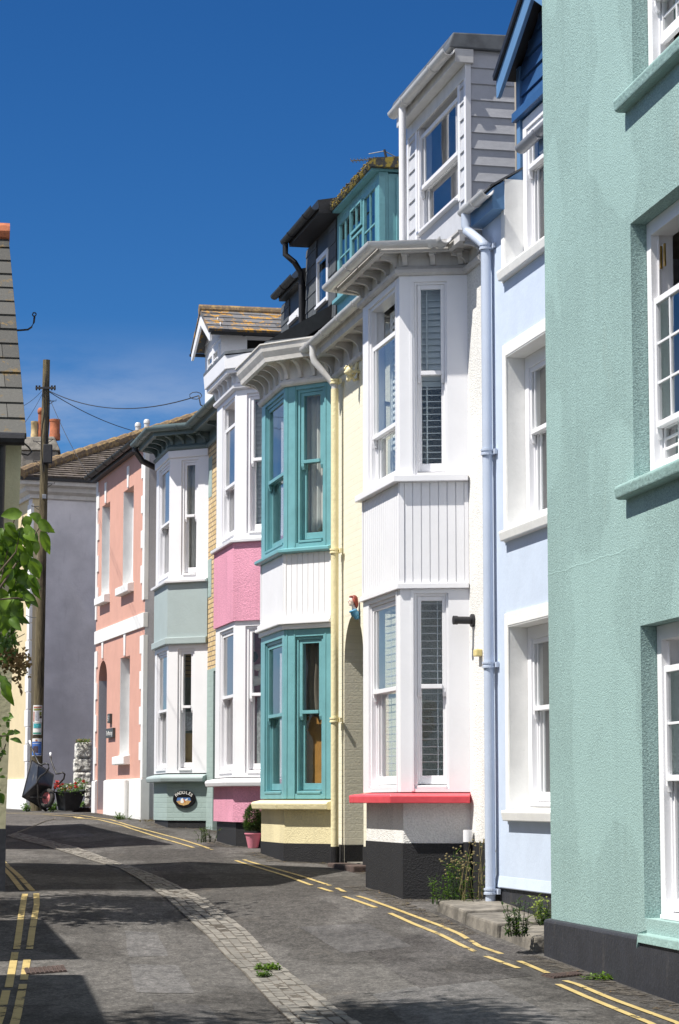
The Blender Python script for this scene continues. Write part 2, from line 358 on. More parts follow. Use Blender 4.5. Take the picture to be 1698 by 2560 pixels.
# ---------------------------------------------------------------- the ground, the road and what is painted or set in it
def asphalt(name, base, bright=1.0, fine=1.0):
    m, nt, b, P = _mat(name); col = _sc(base, bright)
    big = _noise(nt, P, .55, 6, .6); c = _mix(nt, _rng(nt, big, .3, .7), _sc(col, .80), _sc(col, 1.18))
    md = _noise(nt, P, 5, 5, .65); c = _mix(nt, _rng(nt, md, .55, .75, 0, .4), c, _sc(col, .62))
    fn = _noise(nt, P, 42, 5, .85); c = _mix(nt, _rng(nt, fn, .50, .66, 0, .85 * fine), c, _sc(col, 2.3)); c = _mix(nt, _rng(nt, fn, .48, .34, 0, .9 * fine), c, _sc(col, .35)); gr = _noise(nt, P, 11, 7, .8, (1, .5, 1)); c = _mix(nt, _rng(nt, gr, .36, .64), _mix(nt, 1.0, c, (.72, .72, .72), 'MULTIPLY'), _mix(nt, 1.0, c, (1.24, 1.22, 1.2), 'MULTIPLY')); pt = _noise(nt, P, .8, 3, .5, (1, .45, 1)); c = _mix(nt, _rng(nt, pt, .47, .53), _mix(nt, 1.0, c, (.80, .79, .78), 'MULTIPLY'), _mix(nt, 1.0, c, (1.14, 1.13, 1.12), 'MULTIPLY')); oil = _noise(nt, P, 2.6, 4, .6); c = _mix(nt, _rng(nt, oil, .70, .78, 0, .5), c, _sc(col, .4))
    sd = _noise(nt, P, 1.7, 6, .7, (1, .35, 1)); c = _mix(nt, _rng(nt, sd, .60, .78, 0, .35), c, (.17, .145, .115))
    nt.links.new(c, b.inputs['Base Color']); b.inputs['Roughness'].default_value = .9; b.inputs['Specular IOR Level'].default_value = .06
    h = _mix(nt, .35, fn, md); _bump(nt, b, h, .55, .012); return m
M['asphalt'] = asphalt('asphalt', (.082, .079, .076), 1, 1.0); M['asphalt_new'] = asphalt('asphalt_patch', (.098, .096, .096), 1, .8); M['asphalt_dark'] = asphalt('asphalt_dark_patch', (.066, .063, .062), 1, 1.2)
M['earth'] = plain('earth', (.10, .085, .06), .95, 0, .3, 1.5, .4, 6)
CH_L = [(14, 2086), (161, 2125), (295, 2163), (435, 2258), (519, 2332), (603, 2416), (673, 2493), (744, 2560), (960, 2760)]
CH_R = [(42, 2076), (224, 2125), (337, 2163), (533, 2255), (617, 2318), (716, 2416), (807, 2486), (912, 2560), (1160, 2760)]
chl = [gp(*p) for p in CH_L]; chr_ = [gp(*p) for p in CH_R]
def chan_x(y):
    def at(pl):
        for (xa, ya), (xb, yb) in zip(pl, pl[1:]):
            if yb <= y <= ya: t = (y - ya) / (yb - ya); return xa + (xb - xa) * t
        return pl[-1][0] if y < pl[-1][1] else pl[0][0]
    return at(chl), at(chr_)
def gz(x, y):
    z = G(y)
    if 6 < y < 42:
        a, b = chan_x(y); c, h = (a + b) / 2, (b - a) / 2
        d = abs(x - c); z -= .035 * max(0, 1 - d / (h + .9))
    return z
m = MB()
xs = [-16 + .5 * i for i in range(19)] + [-6.6 + .2 * i for i in range(1, 46)] + [2.4 + .8 * i for i in range(1, 14)]
ys = [-8 + .8 * i for i in range(20)] + [8 + .33 * i for i in range(1, 135)] + [52.3 + 1.2 * i for i in range(1, 22)]
for y in ys:
    for x in xs: m.v.append((x, y, gz(x, y)))
nx = len(xs)
for j in range(len(ys) - 1):
    for i in range(nx - 1): k = j * nx + i; m.f.append((k, k + 1, k + nx + 1, k + nx))
kind(m.build('road', M['asphalt'], smooth=True), 'structure')
m = MB(); gx = [-900, -300, -100, -40, -15, 0, 15, 40, 100, 300, 900]; gy = [-400, -150, -60, -20, 0, 12, 20, 30, 45, 60, 90, 150, 400, 1500]
for y in gy:
    for x in gx: m.v.append((x, y, G(y) - .16))
for j in range(len(gy) - 1):
    for i in range(len(gx) - 1): k = j * len(gx) + i; m.f.append((k, k + 1, k + len(gx) + 1, k + len(gx)))
kind(m.build('ground', M['earth']), 'structure')

# cobbled drainage channel along the road
def setts_mat(name, a, bcol):
    m, nt, b, P = _mat(name)
    tn = nt.nodes.new('ShaderNodeAttribute'); tn.attribute_name = 'tone'
    c = _mix(nt, tn.outputs['Fac'], a, bcol); n = _noise(nt, P, 14, 6, .7); c = _mix(nt, _rng(nt, n, .5, .75, 0, .6), c, _sc(a, .5))
    fn = _noise(nt, P, 80, 3, .7); c = _mix(nt, _rng(nt, fn, .56, .72, 0, .5), c, _sc(a, 1.5))
    nt.links.new(c, b.inputs['Base Color']); b.inputs['Roughness'].default_value = .85; _bump(nt, b, _mix(nt, .5, n, fn), .6, .015); return m
M['setts'] = setts_mat('granite_setts', (.145, .134, .117), (.215, .198, .172)); M['grout'] = asphalt('channel_grout', (.10, .09, .078))
m = MB(); bed = MB(); rnd = random.Random(3)
cl = []; y = 42.0
while y > 9.0:
    a, b = chan_x(y); a2, b2 = chan_x(y - .1); t = Vector(((a2 + b2 - a - b) / 2, -.1)).normalized(); cl.append(((a + b) / 2, y, t, (b - a) / 2 * abs(t.y))); y -= .1
cs = [0.0]
for p, q in zip(cl, cl[1:]): cs.append(cs[-1] + math.hypot(q[0] - p[0], q[1] - p[1]))
def ch_pt(d, u):
    d = max(0, min(cs[-1] - 1e-4, d)); k = max(i for i in range(len(cs)) if cs[i] <= d); k = min(k, len(cl) - 2); f_ = (d - cs[k]) / (cs[k + 1] - cs[k]); p, q = cl[k], cl[k + 1]
    t = (p[2] * (1 - f_) + q[2] * f_).normalized(); h = p[3] + (q[3] - p[3]) * f_; x = p[0] + (q[0] - p[0]) * f_ + t.y * h * u * -1; yy = p[1] + (q[1] - p[1]) * f_ + t.x * h * u; return (x, yy)
for k in range(len(cl) - 1):
    q = [ch_pt(cs[k], -1.02), ch_pt(cs[k], 1.02), ch_pt(cs[k + 1], 1.02), ch_pt(cs[k + 1], -1.02)]; bed.poly([(p[0], p[1], gz(*p) + .005) for p in q])
bed.weld = True
for u0, u1, la, lb in ((-1, -.66, .16, .34), (-.66, -.22, .10, .22), (-.22, .22, .10, .24), (.22, .66, .10, .22), (.66, 1, .16, .34)):
    d = 0.0; j0 = j1 = 0
    while d < cs[-1] - .3:
        ln = rnd.uniform(la, lb); e = .006; jt = rnd.uniform(-.03, .03)
        q = [ch_pt(d + e, u0 + .02 + j0), ch_pt(d + e, u1 - .02 + jt), ch_pt(d + ln - e, u1 - .02 + jt), ch_pt(d + ln - e, u0 + .02 + j0)]; d += ln
        cx = sum(p[0] for p in q) / 4; cy = sum(p[1] for p in q) / 4; zt = rnd.uniform(.009, .017); tl = [rnd.uniform(-.003, .003) for _ in range(4)]
        top = [(cx + (p[0] - cx) * .94, cy + (p[1] - cy) * .94) for p in q]
        m.hexa([(p[0], p[1], gz(*p) - .03) for p in q] + [(p[0], p[1], gz(*p) + zt + w_) for p, w_ in zip(top, tl)]); m.mark(rnd.random() ** 1.3)
kind(bed.build('channel_bed', M['grout']), 'structure'); kind(m.build('cobbled_channel', M['setts']), 'structure')

def ribbon(mb, px, wd, dz=.006, raw=False):
    pts = px if raw else [gp(*p) for p in px]; fine = []
    for (x0, y0), (x1, y1) in zip(pts, pts[1:]):
        n = max(1, int(math.hypot(x1 - x0, y1 - y0) / .25))
        fine += [(x0 + (x1 - x0) * k / n, y0 + (y1 - y0) * k / n) for k in range(n)]
    fine.append(pts[-1]); i0 = len(mb.v)
    for k, (x, y) in enumerate(fine):
        a = fine[max(0, k - 1)]; b = fine[min(len(fine) - 1, k + 1)]; d = Vector((b[0] - a[0], b[1] - a[1])).normalized(); nx_, ny_ = -d.y, d.x
        for sgn in (-1, 1):
            X, Y = x + nx_ * wd / 2 * sgn, y + ny_ * wd / 2 * sgn; mb.v.append((X, Y, gz(X, Y) + dz))
    for k in range(len(fine) - 1): q = i0 + 2 * k; mb.f.append((q, q + 1, q + 3, q + 2))
def worn_yellow():
    m, nt, b, P = _mat('worn_yellow_road_paint')
    n = _noise(nt, P, 6, 6, .75); f = _noise(nt, P, 60, 3, .7); c = _mix(nt, _rng(nt, n, .3, .7), (.38, .28, .10), (.50, .38, .15)); c = _mix(nt, _rng(nt, f, .35, .7, 0, .35), c, (.30, .23, .10))
    nt.links.new(c, b.inputs['Base Color']); b.inputs['Roughness'].default_value = .7; _bump(nt, b, f, .3, .01)
    tr = nt.nodes.new('ShaderNodeBsdfTransparent'); mi = nt.nodes.new('ShaderNodeMixShader'); w = _noise(nt, P, 3.2, 8, .78); nt.links.new(_rng(nt, w, .565, .60), mi.inputs[0])
    nt.links.new(b.outputs[0], mi.inputs[1]); nt.links.new(tr.outputs[0], mi.inputs[2]); nt.links.new(mi.outputs[0], nt.nodes['Material Output'].inputs[0]); return m
M['yellow'] = worn_yellow()
m = MB()
for pl in ([(1860, 2660), (1694, 2559), (1536, 2501), (1443, 2462), (1412, 2453)], [(1369, 2434), (1298, 2404)], [(1254, 2386), (1199, 2367), (1151, 2337), (1100, 2315), (1003, 2279), (894, 2241)], [(862, 2231), (842, 2221)], [(825, 2215), (807, 2209), (624, 2155), (610, 2150)],
           [(530, 2125), (456, 2100), (351, 2072), (281, 2051), (203, 2039), (110, 2034), (14, 2031.5)],
           [(1790, 2650), (1627, 2560), (1395, 2462)], [(1296, 2422), (1215, 2392)], [(1190, 2381), (1159, 2367), (1100, 2337), (975, 2284)], [(940, 2270), (859, 2242)], [(829, 2230), (798, 2220)], [(779, 2214), (600, 2156), (590, 2152)],
           [(484, 2120), (393, 2093), (309, 2065), (210, 2044.5), (110, 2037), (14, 2034)]):
    ribbon(m, pl, .048)
kind(m.build('yellow_line', M['yellow']), 'structure')
m = MB()
for pl in ([(-30, 2140), (3, 2165), (56, 2227)], [(63, 2236), (53, 2290), (42, 2374)], [(38, 2382), (28, 2437), (22, 2470)], [(16, 2478), (3, 2535), (-20, 2600)], [(5, 2150), (21, 2167), (81, 2227)], [(91, 2235), (92, 2262), (81, 2325), (74, 2374)], [(68, 2400), (60, 2451)], [(58, 2462), (42, 2542), (20, 2620)]):
    ribbon(m, pl, .056)
kind(m.build('yellow_line', M['yellow']), 'structure')

def patch(px, mat, dz, nm='road_patch'):
    q = [gp(*p) for p in px]; mb = MB(); n = 10
    for j in range(n + 1):
        for i in range(n + 1):
            u, v = i / n, j / n; wv = .008 * math.sin(9 * u + 7 * v)
            x = (q[0][0] * (1 - u) + q[1][0] * u) * (1 - v) + (q[3][0] * (1 - u) + q[2][0] * u) * v + wv * .5; y = (q[0][1] * (1 - u) + q[1][1] * u) * (1 - v) + (q[3][1] * (1 - u) + q[2][1] * u) * v + wv
            mb.v.append((x, y, gz(x, y) + dz))
    for j in range(n):
        for i in range(n): k = j * (n + 1) + i; mb.f.append((k, k + 1, k + n + 2, k + n + 1))
    return kind(mb.build(nm, mat), 'structure')
patch([(312, 2325), (393, 2328), (421, 2386), (322, 2392)], M['asphalt_new'], .0030)
patch([(322, 2410), (446, 2409), (486, 2479), (340, 2482)], M['asphalt_new'], .0032)
patch([(380, 2505), (520, 2508), (600, 2600), (400, 2600)], M['asphalt_new'], .0034)
patch([(747, 2314), (919, 2310), (1031, 2367), (859, 2381)], M['asphalt_new'], .0030)
patch([(120, 2075), (205, 2072), (240, 2090), (130, 2092)], M['asphalt_new'], .0030)
patch([(380, 2165), (470, 2160), (560, 2215), (450, 2222)], M['asphalt_dark'], .0026)
patch([(880, 2350), (1080, 2335), (1330, 2440), (1050, 2470)], M['asphalt_dark'], .0024)
patch([(930, 2480), (1200, 2440), (1500, 2600), (1150, 2660)], M['asphalt_new'], .0020)
patch([(1090, 2318), (1180, 2330), (1380, 2400), (1290, 2405)], M['asphalt_dark'], .0022)
M['rust'] = plain('rusted_iron', (.085, .058, .05), .8, .1, .3, 20, .5, 60)
def cover(px, label):
    q = [gp(*p) for p in px]; cx = sum(p[0] for p in q) / 4; cy = sum(p[1] for p in q) / 4; t = thing('utility_cover', label, 'utility cover', (cx, cy, gz(cx, cy)))
    m = MB(); m.extr([(x, y, gz(x, y) - .02) for x, y in q], [(x, y, gz(x, y) + .008) for x, y in q]); m.build('frame', M['rust'], t)
    m = MB(); 
    for i in range(5):
        for j in range(9):
            def bl(u, v): return ((q[0][0] * (1 - u) + q[1][0] * u) * (1 - v) + (q[3][0] * (1 - u) + q[2][0] * u) * v, (q[0][1] * (1 - u) + q[1][1] * u) * (1 - v) + (q[3][1] * (1 - u) + q[2][1] * u) * v)
            c = [bl((j + .15) / 9, (i + .15) / 5), bl((j + .85) / 9, (i + .15) / 5), bl((j + .85) / 9, (i + .85) / 5), bl((j + .15) / 9, (i + .85) / 5)]
            m.extr([(x, y, gz(x, y) + .009) for x, y in c], [(x, y, gz(x, y) + .015) for x, y in c])
    m.build('lid', M['rust'], t)
cover([(1353, 2440), (1440, 2433), (1458, 2439), (1385, 2447)], 'reddish rusted cover set in the road beside the green house plinth')
cover([(60, 2424), (160, 2416), (168, 2430), (66, 2438)], 'reddish cover set in the road across the shaded yellow lines')
# ---------------------------------------------------------------- building blocks of the houses
FW = Fr(1.24, 22.72, 12.5)        # the terrace front
FG = Fr(1.64, 18.87, 10.1)        # the green house
FS = Fr(-3.29, 40.5, 15.4)        # the salmon house
def shell(root, F, s0, s1, z0, z1, ops, mat, depth=6.5, t=.24, name='wall', o1=0.0):
    m = MB(); m.wall(F, s0, s1, z0, z1, o1 - t, o1, ops)
    m.box(F, s0, s0 + .15, -depth, o1 - t - .002, z0, z1); m.box(F, s1 - .15, s1, -depth, o1 - t - .002, z0, z1); m.box(F, s0 + .152, s1 - .152, -depth, -depth + .2, z0, z1)
    return m.build(name, mat, root)
def room(root, F, s0, s1, zs, back=-2.6, front=-.26, mat=None):
    m = MB(); m.box(F, s0 + .16, s1 - .16, back - .1, back, zs[0], zs[-1])
    for z in zs: m.box(F, s0 + .16, s1 - .16, back + .002, front, z - .12, z + .12)
    for s in (s0 + .17, s1 - .22): 
        for a, b in zip(zs, zs[1:]): m.box(F, s, s + .05, back + .004, front, a + .122, b - .122)
    return m.build('interior', mat or M['room'], root)
def roof(root, F, s0, s1, ze, mat, over=.12, back=-3.6, rise=2.5, t=.12, name='roof', depth=-7.0):
    m = MB(); m.oz(F, [(over, ze), (over, ze + t), (back, ze + rise + t), (depth, ze + .4 + t), (depth, ze + .4), (back, ze + rise)], s0, s1); return m.build(name, mat, root)

def win(root, F, s0, s1, z0, z1, o=-.03, meet=None, mat=None, fw=.05, st=.042, top=None, nv=0, nh=0, nv2=None, nh2=None, margin=0.0, sill=.04, deep=.14, low=None, bot=.08, gl=None, label=None, barw=.018, horn=True, head=.0):
    """A sash window in an opening: box frame, two sliding sashes, panes."""
    mat = mat or M['white']; meet = meet if meet is not None else (z0 + z1) / 2; top = top if top is not None else z1 - fw; low = low if low is not None else z0 + .045
    m = MB()
    m.box(F, s0, s0 + fw, o - deep, o, z0, z1); m.box(F, s1 - fw, s1, o - deep, o, z0, z1); m.box(F, s0 + fw, s1 - fw, o - deep, o, z1 - fw - head, z1)
    m.oz(F, [(o - deep, z0), (o + sill, z0), (o + sill, z0 + .028), (o - deep, z0 + .045)], s0 + fw, s1 - fw)
    for a, b in ((s0 + fw, s0 + fw + .014), (s1 - fw - .014, s1 - fw)): m.box(F, a, b, o - .062, o - .048, z0 + .045, z1 - fw - head)
    W = m.build('window', mat, root, bevel=.004)
    if label: W['label'] = label
    a, b = s0 + fw + .002, s1 - fw - .002; g = MB()
    def sash(zb, zt, oo, brail, trail, nvv, nhh, horns):
        m = MB(); o0, o1 = oo - .036, oo
        m.box(F, a, a + st, o0, o1, zb, zt); m.box(F, b - st, b, o0, o1, zb, zt); m.box(F, a + st, b - st, o0, o1 - .001, zt - trail, zt - .001); m.box(F, a + st, b - st, o0, o1 + (.012 if horns else -.001), zb + .001, zb + brail)
        if horns:
            for q, r in ((a, a + st), (b - st, b)): m.oz(F, [(o0, zb), (o1, zb), (o1, zb - .03), (o1 - .014, zb - .075), (o0, zb - .075)], q + .001, r - .001)
        ia, ib = a + st, b - st; zb2, zt2 = zb + brail, zt - trail
        vs = [ia + (ib - ia) * k / (nvv + 1) for k in range(1, nvv + 1)]
        if margin: vs += [ia + margin, ib - margin]
        for v in vs: m.box(F, v - barw / 2, v + barw / 2, o0 + .008, o1 - .006, zb2, zt2)
        for k in range(1, nhh + 1): z = zb2 + (zt2 - zb2) * k / (nhh + 1); m.box(F, ia, ib, o0 + .010, o1 - .008, z - barw / 2, z + barw / 2)
        m.build('sash', mat, W, bevel=.003)
        om = (o0 + o1) / 2; g.poly([F.P(ia - .005, om, zb2 - .005), F.P(ib + .005, om, zb2 - .005), F.P(ib + .005, om, zt2 + .005), F.P(ia - .005, om, zt2 + .005)])
    sash(meet, top, o - .014, .042, .045, nv, nh, horn); sash(low, meet + .036, o - .062, bot, .036, nv if nv2 is None else nv2, nh if nh2 is None else nh2, False)
    g.build('pane', gl or M['glass'], W, fix=False)
    return W
def casement(root, F, s0, s1, z0, z1, o, mat, lights=1, fw=.05, nv=0, nh=0, deep=.1, gl=None, fan=()):
    m = MB(); m.box(F, s0, s0 + fw, o - deep, o, z0, z1); m.box(F, s1 - fw, s1, o - deep, o, z0, z1); m.box(F, s0 + fw, s1 - fw, o - deep, o, z1 - fw, z1); m.box(F, s0 + fw, s1 - fw, o - deep, o + .03, z0, z0 + fw)
    n = lights; a, b = s0 + fw, s1 - fw
    for k in range(1, n): q = a + (b - a) * k / n; m.box(F, q - .025, q + .025, o - deep, o + .002, z0 + fw, z1 - fw)
    W = m.build('window', mat, root, bevel=.004); g = MB()
    for k in range(n):
        q0 = a + (b - a) * k / n + (.025 if k else 0) + .002; q1 = a + (b - a) * (k + 1) / n - (.025 if k < n - 1 else 0) - .002
        zz = [(z0 + fw + .002, z1 - fw - .002, o + .004)]
        if k in fan: zm = z0 + (z1 - z0) * .62; zz = [(z0 + fw + .002, zm - .02, o + .004), (zm + .01, z1 - fw - .002, o + .022)]
        for zb, zt, oo in zz:
            m = MB(); s_ = .034; hh = nh if len(zz) == 1 else 0
            m.box(F, q0, q0 + s_, oo - .04, oo, zb, zt); m.box(F, q1 - s_, q1, oo - .04, oo, zb, zt); m.box(F, q0 + s_, q1 - s_, oo - .04, oo, zt - s_, zt); m.box(F, q0 + s_, q1 - s_, oo - .04, oo, zb, zb + s_)
            for i in range(1, nv + 1): v = q0 + (q1 - q0) * i / (nv + 1); m.box(F, v - .011, v + .011, oo - .034, oo - .006, zb + s_, zt - s_)
            for i in range(1, hh + 1): z = zb + (zt - zb) * i / (hh + 1); m.box(F, q0 + s_, q1 - s_, oo - .033, oo - .007, z - .011, z + .011)
            m.build('sash', mat, W, bevel=.003)
            g.poly([F.P(q0 + s_, oo - .02, zb + s_), F.P(q1 - s_, oo - .02, zb + s_), F.P(q1 - s_, oo - .02, zt - s_), F.P(q0 + s_, oo - .02, zt - s_)])
    g.build('pane', gl or M['glass'], W, fix=False); return W
def blind(W, F, s0, s1, z0, z1, o, step=.06, tilt=.3, mat=None, wd=.05, cords=True, name='blind'):
    m = MB(); z = z0
    c, s = math.cos(tilt), math.sin(tilt)
    while z < z1:
        m.hexa([F.P(s0, o - wd / 2 * c, z - wd / 2 * s - .001), F.P(s1, o - wd / 2 * c, z - wd / 2 * s - .001), F.P(s1, o + wd / 2 * c, z + wd / 2 * s - .001), F.P(s0, o + wd / 2 * c, z + wd / 2 * s - .001),
                F.P(s0, o - wd / 2 * c, z - wd / 2 * s + .002), F.P(s1, o - wd / 2 * c, z - wd / 2 * s + .002), F.P(s1, o + wd / 2 * c, z + wd / 2 * s + .002), F.P(s0, o + wd / 2 * c, z + wd / 2 * s + .002)]); z += step
    if cords:
        for q in (s0 + (s1 - s0) * .3, s0 + (s1 - s0) * .7): m.box(F, q - .004, q + .004, o + .028, o + .031, z0 - .02, z1)
    return m.build(name, mat or M['white'], W)
def shutter(W, F, s0, s1, z0, z1, o, open_below=None, mat=None):
    mat = mat or M['shutter']; m = MB(); w_ = .05
    m.box(F, s0, s0 + w_, o - .015, o + .015, z0, z1); m.box(F, s1 - w_, s1, o - .015, o + .015, z0, z1); m.box(F, s0 + w_, s1 - w_, o - .015, o + .015, z0, z0 + w_); m.box(F, s0 + w_, s1 - w_, o - .015, o + .015, z1 - w_, z1)
    z = z0 + w_ + .03; m.box(F, (s0 + s1) / 2 - .006, (s0 + s1) / 2 + .006, o + .034, o + .042, z0 + w_, z1 - w_)
    while z < z1 - w_:
        t = .15 if (open_below and z < open_below) else 1.15; c, s = math.cos(t) * .034, math.sin(t) * .034
        m.hexa([F.P(s0 + w_, o - c, z + s - .004), F.P(s1 - w_, o - c, z + s - .004), F.P(s1 - w_, o + c, z - s - .004), F.P(s0 + w_, o + c, z - s - .004), F.P(s0 + w_, o - c, z + s + .004), F.P(s1 - w_, o - c, z + s + .004), F.P(s1 - w_, o + c, z - s + .004), F.P(s0 + w_, o + c, z - s + .004)]); z += .062
    return m.build('shutter', mat, W)
def curtain(F, s0, s1, z0, z1, o, label, mat, amp=.03, folds=7, gather=0.0, group=None):
    t = []; m = MB(); n = folds * 6; H = 10; rnd = random.Random(int(z0 * 100)); ph = [rnd.uniform(-.6, .6) for _ in range(n + 1)]
    for j in range(H + 1):
        v = j / H; z = z0 + (z1 - z0) * v; sq = 1 - gather * math.sin(math.pi * min(1, v * 1.3)) * .5
        for i in range(n + 1):
            u = i / n; s = s0 + (s1 - s0) * u * sq; oo = o + amp * math.sin(6.283 * folds * u + ph[i] * .6 + .5 * v) * (.5 + .5 * (1 - v) + .2)
            m.v.append(tuple(F.P(s, oo, z)))
    for j in range(H):
        for i in range(n): k = j * (n + 1) + i; m.f.append((k, k + 1, k + n + 2, k + n + 1))
    loc = F.P((s0 + s1) / 2, o, z0); ob = m.build('curtain', mat, None, smooth=True, loc=loc); md = ob.modifiers.new('thickness', 'SOLIDIFY'); md.thickness = .006
    return tag(ob, label, 'curtain', group)

def gutter(root, path, o, z, r=.058, mat=None, joints=0, brk=()):
    pr = []; k = 10
    for j in range(k + 1): t = math.pi + math.pi * j / k; pr.append((o + r * math.cos(t), z + r * math.sin(t)))
    for j in range(k + 1): t = 2 * math.pi - math.pi * j / k; pr.append((o + (r - .008) * math.cos(t), z + (r - .008) * math.sin(t)))
    m = MB(); m.sweep(path, pr); 
    for a, b in zip(path, path[1:]):                    # collars on the joints
        d = Vector((b[0] - a[0], b[1] - a[1])); L_ = d.length; d.normalize(); nn = Vector((d.y, -d.x)); cnt = max(1, int(L_ / .8))
        for q in range(cnt):
            c = Vector(a) + d * (L_ * (q + .5) / cnt); p2 = []
            for j in range(k + 1): t = math.pi + math.pi * j / k; p2.append((o + (r + .008) * math.cos(t), z + (r + .008) * math.sin(t)))
            A = [(c.x - d.x * .02 + nn.x * u, c.y - d.y * .02 + nn.y * u, v) for u, v in p2]; B = [(c.x + d.x * .02 + nn.x * u, c.y + d.y * .02 + nn.y * u, v) for u, v in p2]; m.extr(A, B)
    return smooth_by_angle(m.build('gutter', mat, root), 35)
def cornice(root, path, zc, over=.30, h=.27, mat=None, nbr=(3, 4, 3), style='plain', ft=.09, brw=.05):
    m = MB(); m.sweep(path, [(-.04, 0), (.03, 0), (.05, .02), (.055, .05), (.03, .075), (.015, .09), (-.04, .09)], zc)
    m.sweep(path, [(-.10, .088), (.004, .088), (.004, h - .05), (-.10, h - .05)], zc)
    if style == 'plain':
        m.sweep(path, [(-.1, h - .052), (over - .05, h - .052), (over - .05, h - .085), (over, h - .085), (over, h - .02), (over + .015, h), (over + .015, h + ft), (-.1, h + ft + .01)], zc)
    else:
        m.sweep(path, [(-.1, h - .052), (over - .05, h - .052), (over - .05, h - .09), (over, h - .09), (over + .01, h - .04), (over + .045, h + .03), (over + .06, h + .10), (over + .075, h + .11), (over + .075, h + .125), (-.1, h + .16)], zc)
    c = m.build('cornice', mat, root)
    for k, (a, b) in enumerate(zip(path, path[1:])):
        f = fr2(a, b); n = nbr[k] if k < len(nbr) else 0
        for q in range(n):
            s = f.L * (q + .5) / n if n > 1 else f.L / 2
            if n > 1: s = .06 + (f.L - .12) * q / (n - 1)
            pr = [(.0, h - .055), (over - .06, h - .055), (over - .06, h - .10)] ; R_ = over - .11; cz = .11
            for j in range(9):
                t = (math.pi / 2) * j / 8; pr.append((over - .07 - R_ * math.sin(t) , h - .105 - (h - .105 - cz) * (1 - math.cos(t))))
            pr += [(.035, .095), (0, .095)]
            mb = MB(); mb.oz(f, [(o, zc + z) for o, z in pr], s - brw / 2, s + brw / 2); mb.box(f, s - brw / 2 - .015, s + brw / 2 + .015, 0.0, over - .055, zc + h - .075, zc + h - .0535); mb.build('bracket', mat, c)
    return c
def bracket_pipe(root, pts, r, mat, clips=(), name='downpipe', cmat=None):
    m = MB(); m.tube(pts, r, 14)
    o = smooth_by_angle(m.build(name, mat, root), 50)
    for (p, F) in clips:
        c = MB(); c.lathe((p[0], p[1], p[2] - .028), [(r + .001, 0), (r + .014, 0.0), (r + .014, .018), (r + .007, .02), (r + .007, .036), (r + .014, .038), (r + .014, .056), (r + .001, .056)], 18)
        q = Vector(p); c.hexa([q + Vector((F.d[0] * a + F.n[0] * b_, F.d[1] * a + F.n[1] * b_, z)) for z in (-.02, .02) for a, b_ in ((-.015, -r - .1), (.11, -r - .02), (.11, -r + .02), (-.015, -r))]) if False else None
        c.box(F, *(lambda so: (so[0] - .10, so[0] + .10))(((q.x - F.x) * F.d[0] + (q.y - F.y) * F.d[1],)), ((q.x - F.x) * F.n[0] + (q.y - F.y) * F.n[1]) - r - .02, ((q.x - F.x) * F.n[0] + (q.y - F.y) * F.n[1]) - r + .004, p[2] - .024, p[2] + .024)
        c.build('pipe_clip', cmat or mat, o)
    return o

class Bay:
    def __init__(b, F, sA, run, sB, sC, pj):
        b.F, b.sA, b.sB, b.sC, b.sD, b.pj = F, sA, sB, sC, sC - run, pj
        b.A, b.B, b.C, b.D = F.xy(sA, 0), F.xy(sB, pj), F.xy(sC, pj), F.xy(b.sD, 0)
        b.path = [b.D, b.C, b.B, b.A]; b.near = fr2(b.B, b.A); b.front = fr2(b.C, b.B); b.far = fr2(b.D, b.C)
    def faces(b): return (b.far, b.front, b.near)
    def ring(b, m, w, z0, z1, inn=-.09):
        m.sweep(b.path, [(inn, z0), (w, z0), (w, z1), (inn, z1)]); return m
    def cap(b, m, w, z, t=.05):                        # a closed lid over the bay
        P = [b.F.xy(b.sD - w, -.2), b.F.xy(b.sD - w, .02), b.F.xy(b.sC - w * .6, b.pj + w * .9), b.F.xy(b.sB + w * .6, b.pj + w * .9), b.F.xy(b.sA + w, .02), b.F.xy(b.sA + w, -.2)]
        m.up(P, z, z + t); return m
    def opening(b): return (b.sD + .12, b.sA - .12)
    def wins(b, root, z0, z1, fr, ns, mat, wallmat, tr=.0, name='bay_wall', **kw):
        """One storey of the bay: the timber walls with three sash windows; fr and ns give the window's ends along the front and the near splay."""
        m = MB(); L2 = b.front.L; L3 = b.near.L
        ends = [(b.far, b.far.L - ns[1], b.far.L - ns[0]), (b.front, *fr), (b.near, *ns)]
        for f, a, e in ends: m.wall(f, 0, f.L, z0, z1, -.09, 0, [(a, e, z0 - 1 if kw.get('fullz') else z0 + kw.get('db', .0), z1 - kw.get('dt', .10))])
        wl = m.build(name, wallmat, root); out_ = []
        for k, (f, a, e) in enumerate(ends):
            o_ = dict(kw.get('opt', {})); o_.update(kw.get(('far', 'front', 'near')[k], {}))
            out_.append(win(root, f, a, e, z0 + kw.get('db', .0), z1 - kw.get('dt', .10), mat=mat, o=kw.get('o', -.022), **o_))
        return wl, out_
def boards(root, bay, z0, z1, mat, name='cladding', bw=.088):
    m = MB()
    for f in bay.faces():
        n = max(1, round((f.L - .08) / bw)); w_ = (f.L - .08) / n
        m.box(f, 0.0, .04, -.03, .012, z0, z1); m.box(f, f.L - .04, f.L, -.03, .012, z0, z1)
        for k in range(n): s = .04 + k * w_; m.sz(f, [(s + .004, z0), (s + w_ - .004, z0), (s + w_ - .004, z1), (s + .004, z1)], -.03, .004)
        m.box(f, 0.01, f.L - .01, -.09, -.008, z0, z1)
    return m.build(name, mat, root)
